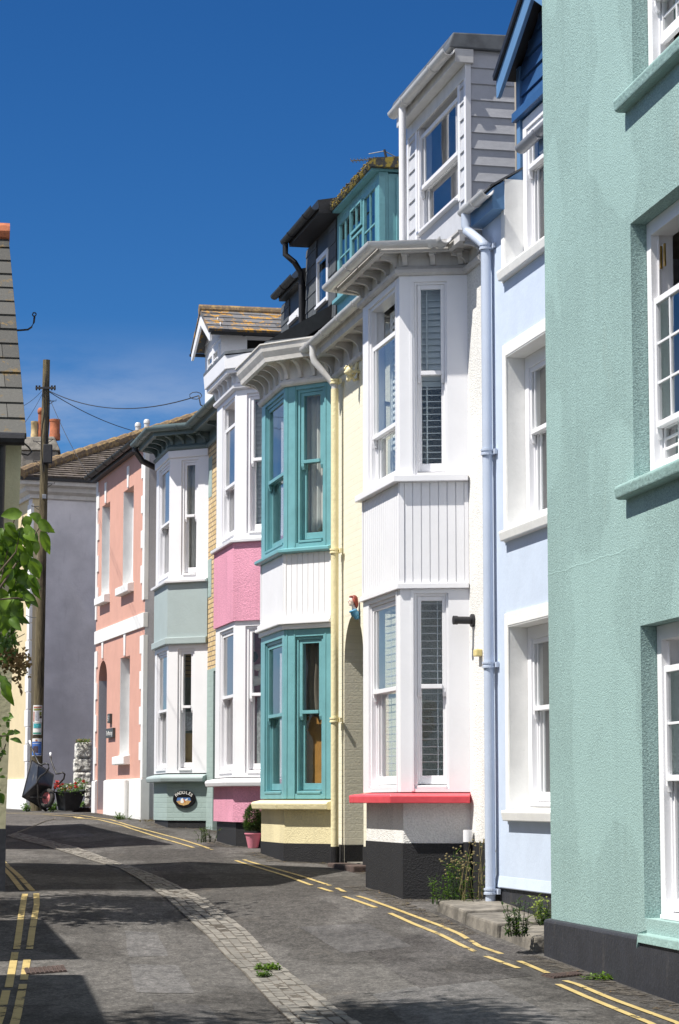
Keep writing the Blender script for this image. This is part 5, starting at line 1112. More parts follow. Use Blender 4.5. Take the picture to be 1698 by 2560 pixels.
# two slate name plates by the salmon door
M['slateplate'] = plain('slate_plate', (.055, .06, .06), .5, 0, .2, 20)
def plate(px0, py0, px1, py1, txt, label, sz):
    s0, z1 = FS.hit(px0, py0, .05); s1, z0 = FS.hit(px1, py1, .05); T = thing('name_plate', label, 'sign', FS.P((s0 + s1) / 2, 0, z0)); m = MB(); m.box(FS, s0, s1, .002, .05, z0, z1); m.build('board', M['slateplate'], T, bevel=.004)
    n = len(txt); wd = (s1 - s0) * .86 / max(n, 1); letters(T, FS, txt, lambda k: ((s0 + s1) / 2 + (k - (n - 1) / 2) * wd, (z0 + z1) / 2 - sz * .35, 0), sz, .052, M['signwhite'], sx=.8)
plate(265, 1822, 282, 1843, 'The Moorings', 'dark slate name plate beside the salmon arched door, the wide lower one', .12)
plate(268.5, 1785, 274, 1807, '57', 'narrow dark slate number plate above the wide name plate on the salmon wall', .14)

# ================================================================ lilac gabled house at the bend
FL = Fr(-6.46, 50.0, 112); FLs = Fr(-6.46, 50.0, 19)
H = thing('end_house', 'lilac white house at the bend with mossy hipped slate roof and a blank side wall', 'house', (-6.46, 50, G(50)))
zE = FL.z(90, 1246); 
m = MB(); m.box(FL, 0, 7, -.25, 0, .8, zE); m.build('side_wall', M['purple'], H)
zpt = FLs.z(60, 1948)
m = MB(); m.box(FLs, -9, -.6, -7, -.001, .8, zE); m.box(FLs, -.6, -.001, -.26, -.001, .8, zE); m.build('wall', M['ochre'], H)
m = MB(); m.box(FLs, -9, .01, -.05, .03, .8, zpt); m.build('plinth', M['quoin'], H, bevel=.01)
m = MB(); z = zpt + .01; k = 0
while z < zE - .2:
    wd = .34 if k % 2 else .2; m.box(FLs, -wd, .004, -.05, .02, z, z + .34); z += .36; k += 1
m.build('quoins', M['quoin'], H, bevel=.006)
path = [FLs.xy(-9, 0), FLs.xy(0, 0), FL.xy(7, 0)]
m = MB(); m.sweep(path, [(-.1, zE), (.05, zE), (.06, zE + .08), (.16, zE + .14), (.18, zE + .22), (.30, zE + .26), (.32, zE + .34), (-.1, zE + .34)]); m.build('cornice', M['white_old'], H)
m = MB(); m.sweep(path, [(-.1, zE + .342), (.36, zE + .342), (.36, zE + .40), (-.1, zE + .42)]); m.build('eaves', M['black'], H)
zr = zE + .42; cor = Vector((*FL.xy(-.34, .34), zr)); hipd = Vector((.44, .90, 0)).normalized(); pk = cor + hipd * 7.5 + Vector((0, 0, 2.28))
e2 = FL.P(7, .34, zr); tr = pk
slates(FL, cor, e2, pk + Vector((FL.d[0] * 8, FL.d[1] * 8, 0)), pk, M['oldslate'], H, 'roof', .22, .32, .022, 11)
lf = FLs.P(-9.3, .34, zr); bk = Vector((-FLs.d[0], -FLs.d[1], 0)); pk2 = pk + bk * 8; m = MB(); m.poly([cor, lf, pk2, pk]); m.poly([cor + Vector((0, 0, -.05)), pk + Vector((0, 0, -.05)), pk2 + Vector((0, 0, -.05)), lf + Vector((0, 0, -.05))]); m.build('rear_roof', M['oldslate'], H)
m = MB(); k = 16
for q in range(k):
    a, b = cor.lerp(pk, q / k), cor.lerp(pk, (q + 1.06) / k); m.tube([a + Vector((0, 0, .03)), b + Vector((0, 0, .06))], .13, 10)
m.build('ridge_tiles', M['ridge'], H)
def vent(px, py0, py1, y):
    r = ray(px, py1); t = y / r[1]; p = Vector((r[0] * t, y, CAMZ + r[2] * t)); zt_ = CAMZ + ray(px, py0)[2] * y / ray(px, py0)[1]; m = MB()
    m.lathe((p.x, p.y, p.z - .3), [(.065, 0), (.065, zt_ - p.z + .20), (.076, zt_ - p.z + .205), (.076, zt_ - p.z + .265), (.055, zt_ - p.z + .30), (.02, zt_ - p.z + .31)], 14); smooth_by_angle(m.build('roof_vent', M['gutter_white'], H), 40)
vent(345, 1057, 1095, 56); vent(367, 1049, 1090, 56.5)
def at(px, py, y): r = ray(px, py); t = y / r[1]; return Vector((r[0] * t, y, CAMZ + r[2] * t))
# chimney stack with three pots
yc = 57.0; a, b = at(52, 1120, yc), at(145, 1120, yc); zt_ = at(100, 1100, yc).z; FC = Fr(a.x, a.y, 95)
Lc = b.x - a.x
m = MB(); m.box(FC, 0, Lc, -.7, 0, zE - .6, zt_ - .25); m.extr([FC.P(-.06, .06, zt_ - .25), FC.P(Lc + .06, .06, zt_ - .25), FC.P(Lc + .06, -.76, zt_ - .25), FC.P(-.06, -.76, zt_ - .25)], [FC.P(.1, -.1, zt_ + .10), FC.P(Lc - .1, -.1, zt_ + .12), FC.P(Lc - .1, -.6, zt_ + .12), FC.P(.1, -.6, zt_ + .10)]); 
m.box(FC, Lc * .72, Lc + .35, -.72, -.1, zE - .6, zt_ - .32); ch = m.build('chimney', M['stone'], H, bevel=.05)
for px, top, wd, mt in ((86, 1048, 18, 'bufpot'), (101, 1014, 12, 'terracotta'), (137, 1043, 27, 'terracotta')):
    p = at(px, 1090, yc + .35); r_ = wd / 2 / 6000 * yc; h = at(px, top, yc).z - p.z; m = MB()
    pr = [(r_ * 1.05, -.1), (r_ * 1.05, .04), (r_ * .97, .06), (r_ * .97, h - .06), (r_ * 1.04, h - .05), (r_ * 1.04, h), (r_ * .85, h), (r_ * .82, h - .12)]
    if wd == 12: pr = [(r_ * 1.1, -.1), (r_ * 1.0, h - .15), (r_ * 1.3, h - .13), (r_ * 1.35, h - .05), (r_ * .8, h), (.01, h + .01)]
    m.lathe(p, pr, 18); smooth_by_angle(m.build('chimney_pot', M[mt], ch), 40)
# ================================================================ left side of the road
M['olive'] = paint('olive_cream_render', (.50, .47, .30), .75, .08, .2, .4)
K = Vector((-3.18, 23.8, 0)); FLf = Fr(-3.18, 23.8, 100); FLg = Fr(-3.18, 23.8, 13.2)     # front wall (faces the camera) and gable wall (along the road)
H = thing('end_house', 'cream house end with grey slate roof and black gutter behind the climbing plants', 'house', (-3.5, 23.9, G(23.8)))
zE = CAMZ + (2000 - 1062) / 6000 * 23.8; dep = 4.2; zR = zE + 2.32
gd = Vector((-FLg.d[0], -FLg.d[1], 0)); fd = Vector((-FLf.d[0], -FLf.d[1], 0)); gd.normalize(); fd.normalize()
b0 = K + fd * .13 + Vector((0, 0, .3)); t0_ = K + Vector((0, 0, zE))
m = MB(); m.hexa([b0 + fd * 5, b0, b0 + gd * dep, b0 + gd * dep + fd * 5, t0_ + fd * 5, t0_, t0_ + gd * dep, t0_ + gd * dep + fd * 5])
m.extr([t0_, t0_ + gd * dep, t0_ + gd * dep / 2 + Vector((0, 0, zR - zE))], [t0_ + fd * 5, t0_ + gd * dep + fd * 5, t0_ + gd * dep / 2 + fd * 5 + Vector((0, 0, zR - zE))]); m.build('wall', M['olive'], H)
m = MB(); q = K + fd * .12 - gd * .03; m.hexa([q + Vector((.02, 0, .3)) + fd * 5, q + Vector((.02, 0, .3)), q + gd * (dep + .05) + Vector((.02, 0, .3)), q + gd * (dep + .05) + fd * 5 + Vector((.02, 0, .3)), q + Vector((.02, 0, 1.32)) + fd * 5, q + Vector((.02, 0, 1.32)), q + gd * (dep + .05) + Vector((.02, 0, 1.32)), q + gd * (dep + .05) + fd * 5 + Vector((.02, 0, 1.32))]); m.build('plinth', M['plinth'], H)
up = Vector((0, 0, 1)); k_ = (zR - zE) / (dep / 2); rE = t0_ - gd * .22 - fd * .02 + up * (.10 - .22 * k_ + .02); rT = t0_ + gd * dep / 2 - fd * .02 + up * (zR - zE + .12)
rE2 = t0_ + gd * (dep + .22) - fd * .02 + up * (.12 - .22 * k_)
M['greyslate'] = slate('grey_weathered_slate', (.062, .061, .055), (.15, .10, .035), .14, 6, .55)
slates(FLf, rE + fd * 5.2, rE, rT, rT + fd * 5.2, M['greyslate'], H, 'roof', .235, .34, .016, 21); slates(FLf, rE2, rE2 + fd * 5.2, rT + fd * 5.2, rT, M['greyslate'], H, 'roof', .235, .34, .016, 22)
m = MB()
for q in range(12): m.tube([rT + fd * (.45 * q - .01) + up * .03, rT + fd * (.45 * (q + 1)) + up * .03], .11, 10)
m.build('ridge_tiles', M['terracotta'], H)
m = MB(); e = rE + up * (-.04); m.tube([e + fd * 5.2, e + fd * .02], .065, 10); m.box(FLf, -5.1, .02, .0, .16, zE - .16, zE - .03); m.build('gutter', M['black'], H)
p = at(8, 1150, 23.7); m = MB(); m.tube([(p.x, 23.62, zE - .1), (p.x - .05, 23.64, 1.0)], .040, 12); m.build('downpipe', M['black'], H)
hk = at(40, 826, 26.0); m = MB(); pts = [at(a, b, 26.0) for a, b in ((30, 826), (55, 825), (70, 823), (80, 815), (85, 803), (86, 792), (85.5, 856 - 60))]; pts = [at(a, b, 26.0) for a, b in ((36, 826), (52, 825.5), (70, 824), (79, 818), (85, 806), (86.5, 792), (86, 858 - 4 - 60))][:6]; m.tube(pts, .011, 8)
c_ = at(86, 852 - 0, 26.0); c_ = at(86, 791, 26.0)
rg = [c_ + Vector((.020 * math.cos(a * .6283), 0, .022 + .020 * math.sin(a * .6283))) for a in range(11)]; m.tube(rg, .008, 6); m.build('iron_hook', M['black'], H, smooth=True)
m = MB(); m.tube([at(24, 1135, 24.4), at(45, 1132, 24.3), at(70, 1138, 24.25), at(80, 1130, 24.3), at(72, 1118, 24.4), at(56, 1105, 24.5)], .009, 6); m.build('cable', M['black'], H, smooth=True)

def left_house(y0, y1, x, h, label, wallm, seed, ang):
    z0 = G((y0 + y1) / 2) - .3; t = thing('roadside_house', label, 'house', (x, (y0 + y1) / 2, z0 + .3), 'houses along the shaded side of the road'); L_ = y1 - y0
    F2 = Fr(x, y0, 180 + ang)                                    # s runs +y, normal +x
    ops = []; n = max(1, int(L_ / 2.4))
    for k in range(n):
        s = L_ * (k + .5) / n; ops += [(s - .45, s + .45, z0 + 1.2, z0 + 2.6)] + ([(s - .45, s + .45, z0 + 3.6, z0 + 4.9)] if h > 5.1 else [])
    shell(t, F2, 0, L_, z0, z0 + h + .3, ops, wallm, 5, .25)
    for o in ops: win(t, F2, o[0], o[1], o[2], o[3], o=-.1, nv=1, mat=M['white']); m = MB(); m.box(F2, o[0] - .08, o[1] + .08, -.1, .08, o[2] - .09, o[2] - .005); m.build('window_sill', M['quoin'], t)
    m = MB(); m.oz(F2, [(.2, z0 + h + .28), (.2, z0 + h + .36), (-2.5, z0 + h + 1.7), (-5.2, z0 + h + .36), (-5.2, z0 + h + .28), (-2.5, z0 + h + 1.6)], -.02, L_ + .02); m.build('roof', M['greyslate'], t)
    room(t, F2, 0, L_, [z0 + .3, z0 + 3.0, z0 + h + .2], front=-.27); return t
left_house(17.5, 20.3, -4.72, 4.55, 'low cream roadside house between two leafy trees', M['olive'], 1, 11)
left_house(9.6, 16.3, -3.83, 5.0, 'white roadside house facing the mint green house', M['quoin'], 2, 8)
left_house(31.3, 38.4, -5.25, 5.0, 'pale lilac roadside house behind the slate roofed cream house', M['purple'], 3, 15)

# ---------------------------------------------------------------- trees and plants
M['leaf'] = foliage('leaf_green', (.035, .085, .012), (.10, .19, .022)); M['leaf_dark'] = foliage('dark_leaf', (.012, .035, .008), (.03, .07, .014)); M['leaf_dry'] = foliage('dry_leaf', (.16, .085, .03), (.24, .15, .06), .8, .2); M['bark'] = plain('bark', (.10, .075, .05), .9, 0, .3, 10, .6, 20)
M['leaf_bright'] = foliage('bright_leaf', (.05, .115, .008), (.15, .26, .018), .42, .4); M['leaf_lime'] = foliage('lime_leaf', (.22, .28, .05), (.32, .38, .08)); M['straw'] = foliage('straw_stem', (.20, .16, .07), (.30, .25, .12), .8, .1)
def tree(x, y, h, cz, r, n, label, seed, lf='leaf'):
    rd = random.Random(seed); z = G(y); t = thing('garden_tree', label, 'tree', (x, y, z - .1), 'trees among the roadside houses'); m = MB(); top = Vector((x, y, z + cz)); m.tube([(x, y, z - .2), (x + .04, y, z + cz * .5), top], .10, 8, .04); cl = []
    for k in range(9):
        a = rd.uniform(0, 6.28); e = rd.uniform(-.2, .9); q = top + Vector((math.cos(a) * r * .7, math.sin(a) * r * .7, e * r * .7)); m.tube([top + Vector((0, 0, -.4)), top.lerp(q, .5) + Vector((0, 0, .1)), q], .03, 5, .01); cl.append(q)
    m.build('trunk', M['bark'], t, smooth=True); m = MB()
    for k in range(n):
        c = rd.choice(cl); v = Vector((rd.gauss(0, 1), rd.gauss(0, 1), rd.gauss(0, .8))) * r * .24; d = Vector((rd.gauss(0, 1), rd.gauss(0, 1), rd.gauss(-.3, .6))); m.leaf(c + v, d, (rd.gauss(0, .4), rd.gauss(0, .4), 1), rd.uniform(.08, .14), rd.uniform(.05, .08))
    m.build('crown', M[lf], t); return t
tree(-4.5, 21.3, 5, 3.9, 1.0, 4200, 'small bushy tree beside the low cream roadside house', 4)
tree(-4.0, 12.7, 6, 6.7, 1.3, 3600, 'taller leafy tree beside the white roadside house', 8)

# climbing plant hanging in from the left
T = thing('climbing_plant', 'broad leaved green climber hanging across the cream house end', 'plant', (-1.95, 12.0, G(12)))
rd = random.Random(12); m = MB(); st = []
def A(px, py, y=12.0): return at(px, py, y)
stems = [[(-150, 1900), (-80, 1600), (-10, 1440), (40, 1380), (58, 1290)], [(-60, 1560), (20, 1440), (66, 1370), (98, 1320)], [(-90, 1620), (0, 1460), (36, 1300)], [(-100, 1650), (-20, 1500), (45, 1495), (60, 1500)], [(-120, 1800), (-40, 1680), (0, 1620)], [(-150, 1960), (-60, 1840), (10, 1840), (50, 1832)], [(-150, 2000), (-50, 1980), (5, 1890), (15, 1860)], [(-200, 2170), (-160, 2000), (-150, 1900)], [(-150, 1500), (-60, 1400), (0, 1360)]]
for s in stems:
    pts = [A(*p, 12 + rd.uniform(-.1, .1)) for p in s]; m.tube(pts, .007, 6, .003); st += [(p, i) for i, p in enumerate(s)]
m.tube([A(-180, 2000), (-2.12, 12.1, 1.0), (-2.2, 12.15, G(12) - .05)], .03, 8)
for q in ((-2.5, 12.1, 3.0), (-2.2, 12.3, 2.9), (-2.65, 12.4, 2.4), (-2.4, 12.0, 2.2)): m.tube([(-2.25, 12.15, G(12) - .05), (-2.35, 12.2, 1.3), q], .022, 6, .006)
m.build('stem', M['bark'], T, smooth=True)
def big_leaf(mb, px, py, dx, dy, ln, wd, y=12.0, roll=0.0):
    base = A(px, py, y); d = Vector((dx, rd.uniform(-.35, .35), -dy)); mb.leaf2(base, d, (rd.uniform(-.7, .7) + roll, -1, rd.uniform(0, .8)), ln / 6000 * y * rd.uniform(.85, 1.1), wd / 6000 * y * .92, rd.uniform(.1, .45), rd.uniform(.15, .5), rd.uniform(0, 6))
m = MB(); md_ = MB()
for a in ((55, 1278, -1, .3, 60, 40), (62, 1290, .3, 1, 40, 34), (72, 1288, 1, .55, 60, 36), (98, 1300, 1, .8, 55, 34), (98, 1330, .6, 1, 80, 32), (70, 1310, .2, 1, 60, 30), (75, 1340, .05, 1, 70, 34), (10, 1310, 1, .8, 50, 36), (20, 1312, .8, 1.2, 60, 38), (0, 1325, -.6, 1, 50, 34), (5, 1340, .7, 1, 60, 34), (85, 1345, .2, 1, 55, 30), (78, 1400, .4, 1, 60, 34), (60, 1380, .1, 1, 55, 34), (40, 1360, .5, .9, 55, 34), (20, 1370, .9, .7, 60, 36), (85, 1440, .1, 1, 65, 30), (70, 1445, .6, .9, 40, 26), (35, 1395, -.2, 1, 55, 34), (58, 1488, 1, .5, 36, 26), (64, 1490, .3, 1, 36, 20), (35, 1500, .5, 1, 60, 40), (20, 1490, -.2, 1, 60, 40), (0, 1470, .3, 1, 60, 44), (-10, 1500, .5, 1, 90, 46), (5, 1540, .3, 1, 60, 36), (8, 1700, .3, 1, 55, 34), (15, 1710, .1, 1, 66, 36)):
    big_leaf(m, *a)
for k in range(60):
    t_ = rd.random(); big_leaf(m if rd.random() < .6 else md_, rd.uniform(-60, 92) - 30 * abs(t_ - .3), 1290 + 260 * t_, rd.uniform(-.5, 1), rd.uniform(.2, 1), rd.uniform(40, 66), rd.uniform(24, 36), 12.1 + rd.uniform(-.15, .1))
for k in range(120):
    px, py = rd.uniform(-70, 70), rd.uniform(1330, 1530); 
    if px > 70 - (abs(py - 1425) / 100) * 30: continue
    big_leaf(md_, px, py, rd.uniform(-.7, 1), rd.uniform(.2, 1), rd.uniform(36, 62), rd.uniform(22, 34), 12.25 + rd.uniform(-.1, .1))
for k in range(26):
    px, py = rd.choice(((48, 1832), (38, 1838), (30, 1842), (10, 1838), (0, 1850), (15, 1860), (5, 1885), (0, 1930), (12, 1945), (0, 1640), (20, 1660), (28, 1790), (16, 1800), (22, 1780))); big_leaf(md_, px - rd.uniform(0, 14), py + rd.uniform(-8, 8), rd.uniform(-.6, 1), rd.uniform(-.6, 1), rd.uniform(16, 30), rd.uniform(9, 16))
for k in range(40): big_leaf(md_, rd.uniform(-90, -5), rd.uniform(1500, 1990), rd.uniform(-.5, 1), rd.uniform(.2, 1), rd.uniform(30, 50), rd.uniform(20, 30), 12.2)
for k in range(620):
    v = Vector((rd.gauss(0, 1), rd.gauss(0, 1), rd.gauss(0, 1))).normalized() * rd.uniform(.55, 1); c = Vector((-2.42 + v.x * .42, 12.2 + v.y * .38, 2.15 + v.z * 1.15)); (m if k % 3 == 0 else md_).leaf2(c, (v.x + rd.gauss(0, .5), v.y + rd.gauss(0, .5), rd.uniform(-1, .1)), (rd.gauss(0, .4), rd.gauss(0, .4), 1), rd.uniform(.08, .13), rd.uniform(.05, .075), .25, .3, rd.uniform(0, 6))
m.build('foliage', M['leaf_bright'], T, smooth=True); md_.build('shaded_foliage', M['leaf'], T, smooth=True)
T = thing('climbing_plant', 'small leaved bush with browned tips under the broad leaved climber', 'plant', (-2.2, 13.4, G(13.4)))
m = MB(); m2 = MB(); m3 = MB()
for k in range(9):
    e = A(rd.uniform(10, 74), rd.uniform(1560, 1690), 13.3); m3.tube([(-2.2, 13.4, G(13.4)), A(-120, 1800, 13.4), A(-40, 1640, 13.35), e], .006, 5, .002)
m3.tube([A(40, 1690, 13.3), A(48, 1710, 13.3), A(52, 1733, 13.3)], .003, 5)
def sl(mb, px, py, y): mb.leaf(A(px, py, y), (rd.gauss(0, 1), rd.gauss(0, .6), rd.gauss(-.4, 1)), (rd.gauss(0, .5), -1, .4), rd.uniform(8, 15) / 6000 * y, rd.uniform(6, 9) / 6000 * y)
for k in range(420):
    px = -30 + rd.random() * 72; py = rd.gauss(1612, 32); 
    if px > 46 - abs(py - 1600) * .5 + 8: continue
    sl(m, px, py, 13.3 + rd.uniform(-.12, .12))
for k in range(40): sl(m, rd.uniform(8, 44), 1560 + rd.uniform(-6, 8), 13.3)
for k in range(330):
    px = rd.gauss(34, 22); py = 1650 + (px - 34) * .35 + rd.gauss(0, 17)
    if px < 76: sl(m2, px, py, 13.3 + rd.uniform(-.1, .1))
for k in range(14): sl(m2, 44 + k * .7 + rd.uniform(-4, 4), 1690 + k * 3.2, 13.3)
m3.build('stem', M['bark'], T); m.build('foliage', M['leaf'], T); m2.build('dry_foliage', M['leaf_dry'], T)

def weeds(F, s, o, z, hgt, n, label, lf='leaf_dark', spread=.15, stems=14, dry=False, seed=1, heads=False, group='weeds growing along the house fronts'):
    rd = random.Random(seed); c = F.P(s, o, z); t = thing('weed_clump', label, 'weeds', c, group); m = MB(); g = MB(); hd = MB()
    for k in range(stems):
        a = rd.uniform(0, 6.28); rr = spread * rd.random() ** .6; b = c + Vector((math.cos(a) * rr, math.sin(a) * rr, -.02)); h = hgt * rd.uniform(.45, 1); ln = Vector((rd.gauss(0, .16), rd.gauss(0, .16), 1)); tip = b + ln * h; mid = b.lerp(tip, .5) + Vector((rd.gauss(0, .02), rd.gauss(0, .02), 0)); m.tube([b, mid, tip], .0035, 4, .0015)
        for q in range(n):
            u = rd.uniform(.05, 1) ** (1.4 if dry else 1); p = b.lerp(mid, u * 2) if u < .5 else mid.lerp(tip, u * 2 - 1); g.leaf(p, (rd.gauss(0, 1), rd.gauss(0, 1), rd.uniform(-.2, .9)), (0, 0, 1), rd.uniform(.03, .075) * (hgt / .3) ** .4, rd.uniform(.012, .022))
        if heads:
            for q in range(3): p = tip + Vector((rd.gauss(0, .025), rd.gauss(0, .025), rd.gauss(0, .02))); hd.ell(p, .010, .010, .009, 6, 4)
    m.build('stems', M['straw' if dry else lf], t); g.build('foliage', M[lf], t)
    if heads: hd.build('seed_heads', M['straw'], t)
    return t
hs = lambda px, o: FW.s(px, 2230, o)
weeds(FW, hs(1186, .2), .22, G(22.5), .62, 5, 'tall dried weeds beside the pale blue downpipe', 'leaf_dark', .13, 20, True, 3, True)
weeds(FW, hs(1150, .3), .30, G(22.8), .50, 7, 'tall straggly green weeds against the black bay plinth', 'leaf', .16, 20, False, 4, True)
weeds(FW, hs(1108, .45), .42, G(23), .30, 9, 'lower green weeds at the corner of the black bay plinth', 'leaf', .16, 16, False, 5)
weeds(FW, hs(1300, .62), .66, G(21.4), .30, 12, 'dense green tuft growing out of the kerb stone edge', 'leaf_dark', .11, 26, False, 6)
weeds(FW, hs(1352, .15), .17, G(20.9) + .12, .20, 14, 'yellow green spurge standing on the kerb stone', 'leaf_lime', .04, 10, False, 7)
weeds(FW, hs(1372, .3), .30, G(20.8) + .11, .16, 14, 'low dark green weeds on the kerb stone by the green house corner', 'leaf_dark', .10, 20, False, 8)
weeds(FG, FG.s(1508, 2430, .1), .12, G(17.2), .07, 10, 'small bright tuft at the foot of the charcoal plinth', 'leaf_bright', .08, 20, False, 9)
weeds(FW, FW.s(516, 2085, .9), .9, G(34.6), .24, 10, 'dark weed between the pink bay plinth and the sage wall', 'leaf_dark', .12, 16, False, 10)
weeds(FS, -.3, .28, G(40.7), .14, 14, 'grass tuft at the foot of the salmon house corner', 'leaf', .15, 26, False, 11)
weeds(FW, FW.s(382, 2060, .5), .55, G(39.6), .10, 8, 'dry brown weeds at the foot of the sage bay', 'leaf_dry', .2, 18, True, 12)
x_, y_ = gp(668, 2418); weeds(WORLD, x_, -y_, G(y_), .045, 14, 'grass patch growing in the cobbled channel', 'leaf_bright', .10, 30, False, 13)
x_, y_ = gp(655, 2434); weeds(WORLD, x_, -y_, G(y_), .035, 12, 'smaller grass patch just before the one in the channel', 'leaf', .06, 14, False, 14)
x_, y_ = gp(1222, 2306); weeds(WORLD, x_, -y_, G(y_), .05, 12, 'tiny sprig in the road before the kerb stone', 'leaf', .04, 10, False, 15)
# kerb stone under the blue house
M['kerb'] = plain('granite_kerb', (.155, .14, .118), .9, 0, .45, 5, .9, 18)
m = MB(); pts = [(-.20, 2.5, 0)]
sN, sF = FW.s(1395, 2320, .3), FW.s(1150, 2262, .3); n = 3; rd = random.Random(2)
for k in range(n):
    a = sF + (sN - sF) * k / n + .006; b = sF + (sN - sF) * (k + 1) / n - .006; ya = FW.P(a, .3, 0).y; yb = FW.P(b, .3, 0).y; o1 = .50; w_ = rd.uniform(-.015, .015)
    m.hexa([FW.P(a, .0, G(ya) - .2), FW.P(b, .0, G(yb) - .2), FW.P(b, o1 + .02 + w_, G(yb) - .2), FW.P(a, o1 + .02 + w_, G(ya) - .2), FW.P(a, .0, G(ya) + .11), FW.P(b, .0, G(yb) + .13), FW.P(b, o1 + w_, G(yb) + .115), FW.P(a, o1 + w_, G(ya) + .095)])
kind(m.build('kerb', M['kerb'], bevel=.02), 'structure')

# grit and dead leaves gathered where the walls meet the road
def grit_mat():
    m, nt, b, P = _mat('roadside_grit'); n = _noise(nt, P, 30, 6, .8); c = _mix(nt, _rng(nt, n, .35, .65), (.045, .040, .034), (.13, .112, .09)); nt.links.new(c, b.inputs['Base Color']); b.inputs['Roughness'].default_value = .95; _bump(nt, b, n, .9, .02)
    tr = nt.nodes.new('ShaderNodeBsdfTransparent'); mi = nt.nodes.new('ShaderNodeMixShader'); k = _noise(nt, P, 4.5, 8, .8); nt.links.new(_rng(nt, k, .46, .54), mi.inputs[0]); nt.links.new(b.outputs[0], mi.inputs[1]); nt.links.new(tr.outputs[0], mi.inputs[2]); nt.links.new(mi.outputs[0], nt.nodes['Material Output'].inputs[0]); return m
M['grit'] = grit_mat(); m = MB(); rd = random.Random(77)
lines = [[FG.xy(-.02, .10), FG.xy(6, .10)], [FW.xy(-.1, .62), FW.xy(2.4, .60)], [BW.D, BW.C, BW.B, BW.A], [BT.D, BT.C, BT.B, BT.A, FW.xy(BW.sD, .0)], [BP.D, BP.C, BP.B, BP.A, BT.D], [BQ.D, BQ.C, BQ.B, BQ.A, FW.xy(BP.sD, 0)], [FS.xy(-5.2, .06), FS.xy(.03, .06), FS.xy(.03, -.5)]]
for ln in lines:
    for wd, dz in ((.09, .0055), (.20, .0045)): 
        pts = []
        for (x0, y0), (x1, y1) in zip(ln, ln[1:]):
            n = max(2, int(math.hypot(x1 - x0, y1 - y0) / .3)); t = Vector((x1 - x0, y1 - y0)).normalized(); nx_, ny_ = t.y, -t.x
            pts += [(x0 + (x1 - x0) * k / n + nx_ * (wd * .45 + rd.uniform(-.03, .03)), y0 + (y1 - y0) * k / n + ny_ * (wd * .45 + rd.uniform(-.03, .03))) for k in range(n + 1)]
        ribbon(m, pts, wd, dz, True)
kind(m.build('roadside_grit', M['grit']), 'stuff')
m = MB()
for k in range(150):
    ln = rd.choice(lines); i = rd.randrange(len(ln) - 1); (x0, y0), (x1, y1) = ln[i], ln[i + 1]; t = Vector((x1 - x0, y1 - y0)).normalized(); u = rd.random(); q = abs(rd.gauss(.06, .12)); x = x0 + (x1 - x0) * u + t.y * q; y = y0 + (y1 - y0) * u - t.x * q
    m.leaf((x, y, gz(x, y) + .014), (rd.gauss(0, 1), rd.gauss(0, 1), .1), (0, 0, 1), rd.uniform(.015, .04), rd.uniform(.01, .02))
kind(m.build('leaf_litter', M['leaf_dry']), 'stuff')

# potted shrub between the pink and the teal bays
s_, _z = FW.hit(633, 2110, .36); c = FW.P(s_, .36, G(FW.P(s_, .36, 0).y)); r_ = .085
M['pinkpot'] = paint('pink_glazed_pot', (.66, .23, .30), .45, .06, .1, .05)
T = thing('potted_shrub', 'small dark green conifer in a pink pot between two bays', 'pot plant', c)
h = (2123 - 2086) / 6000 * c.y; m = MB(); m.lathe(c, [(.065, 0), (.105, h * .92), (.115, h * .92), (.115, h), (.10, h), (.09, h * .85)], 18); smooth_by_angle(m.build('pot', M['pinkpot'], T), 40)
m = MB(); rd = random.Random(31)
for k in range(3600):
    u = rd.random(); zz = h + .02 + u * .34; rr = .12 * (math.sin(math.pi * (.18 + .8 * u)) ** .6) * rd.uniform(.55, 1.08); a = rd.uniform(0, 6.28); m.leaf(c + Vector((math.cos(a) * rr, math.sin(a) * rr, zz)), (math.cos(a) + rd.gauss(0, .5), math.sin(a) + rd.gauss(0, .5), .9 + rd.gauss(0, .4)), (rd.gauss(0, 1), 0, 1), .035, .010)
M['conifer'] = foliage('conifer', (.012, .045, .018), (.03, .085, .03)); m.build('foliage', M['conifer'], T)

# ---------------------------------------------------------------- telegraph pole with its notices and wires
YP = 48.0
T = thing('telegraph_pole', 'weathered wooden telegraph pole with notices pinned round it', 'pole', at(91, 2026, YP))
def wood():
    m, nt, b, P = _mat('weathered_pole_wood'); g = _noise(nt, P, 10, 6, .7, (9, 9, .35)); c = _mix(nt, _rng(nt, g, .35, .65), (.055, .042, .02), (.20, .16, .085)); k = _noise(nt, P, 3, 4, .6, (2, 2, .5)); c = _mix(nt, _rng(nt, k, .52, .68, 0, .8), c, (.03, .022, .012))
    nt.links.new(c, b.inputs['Base Color']); b.inputs['Roughness'].default_value = .9; _bump(nt, b, g, .8, .03); return m
M['pole'] = wood(); pb, pt = at(91, 2034, YP), at(116.5, 900, YP); m = MB(); m.tube([pb.lerp(pt, k / 8) for k in range(9)], .108, 20, .072); P_ = smooth_by_angle(m.build('shaft', M['pole'], T), 40)
def onpole(py): k = (2034 - py) / (2034 - 900); return pb.lerp(pt, k), .108 - .036 * k
M['iron'] = plain('dark_iron', (.03, .03, .033), .6, .3, .2, 20); M['steel'] = plain('galvanised_steel', (.22, .23, .25), .5, .6, .2, 20)
m = MB()
for py, sg in ((1005, 1), (1108, -1), (1102, 1), (1215, 1), (1272, -1), (1332, 1), (1158, -1)):
    c, r_ = onpole(py); m.tube([c + Vector((sg * r_, -.02, 0)), c + Vector((sg * (r_ + .14), -.02, 0)), c + Vector((sg * (r_ + .14), -.02, .03))], .009, 6); m.tube([c + Vector((sg * r_, -.02, -.07)), c + Vector((sg * (r_ + .10), -.02, 0))], .006, 5)
m.build('step_iron', M['iron'], T)
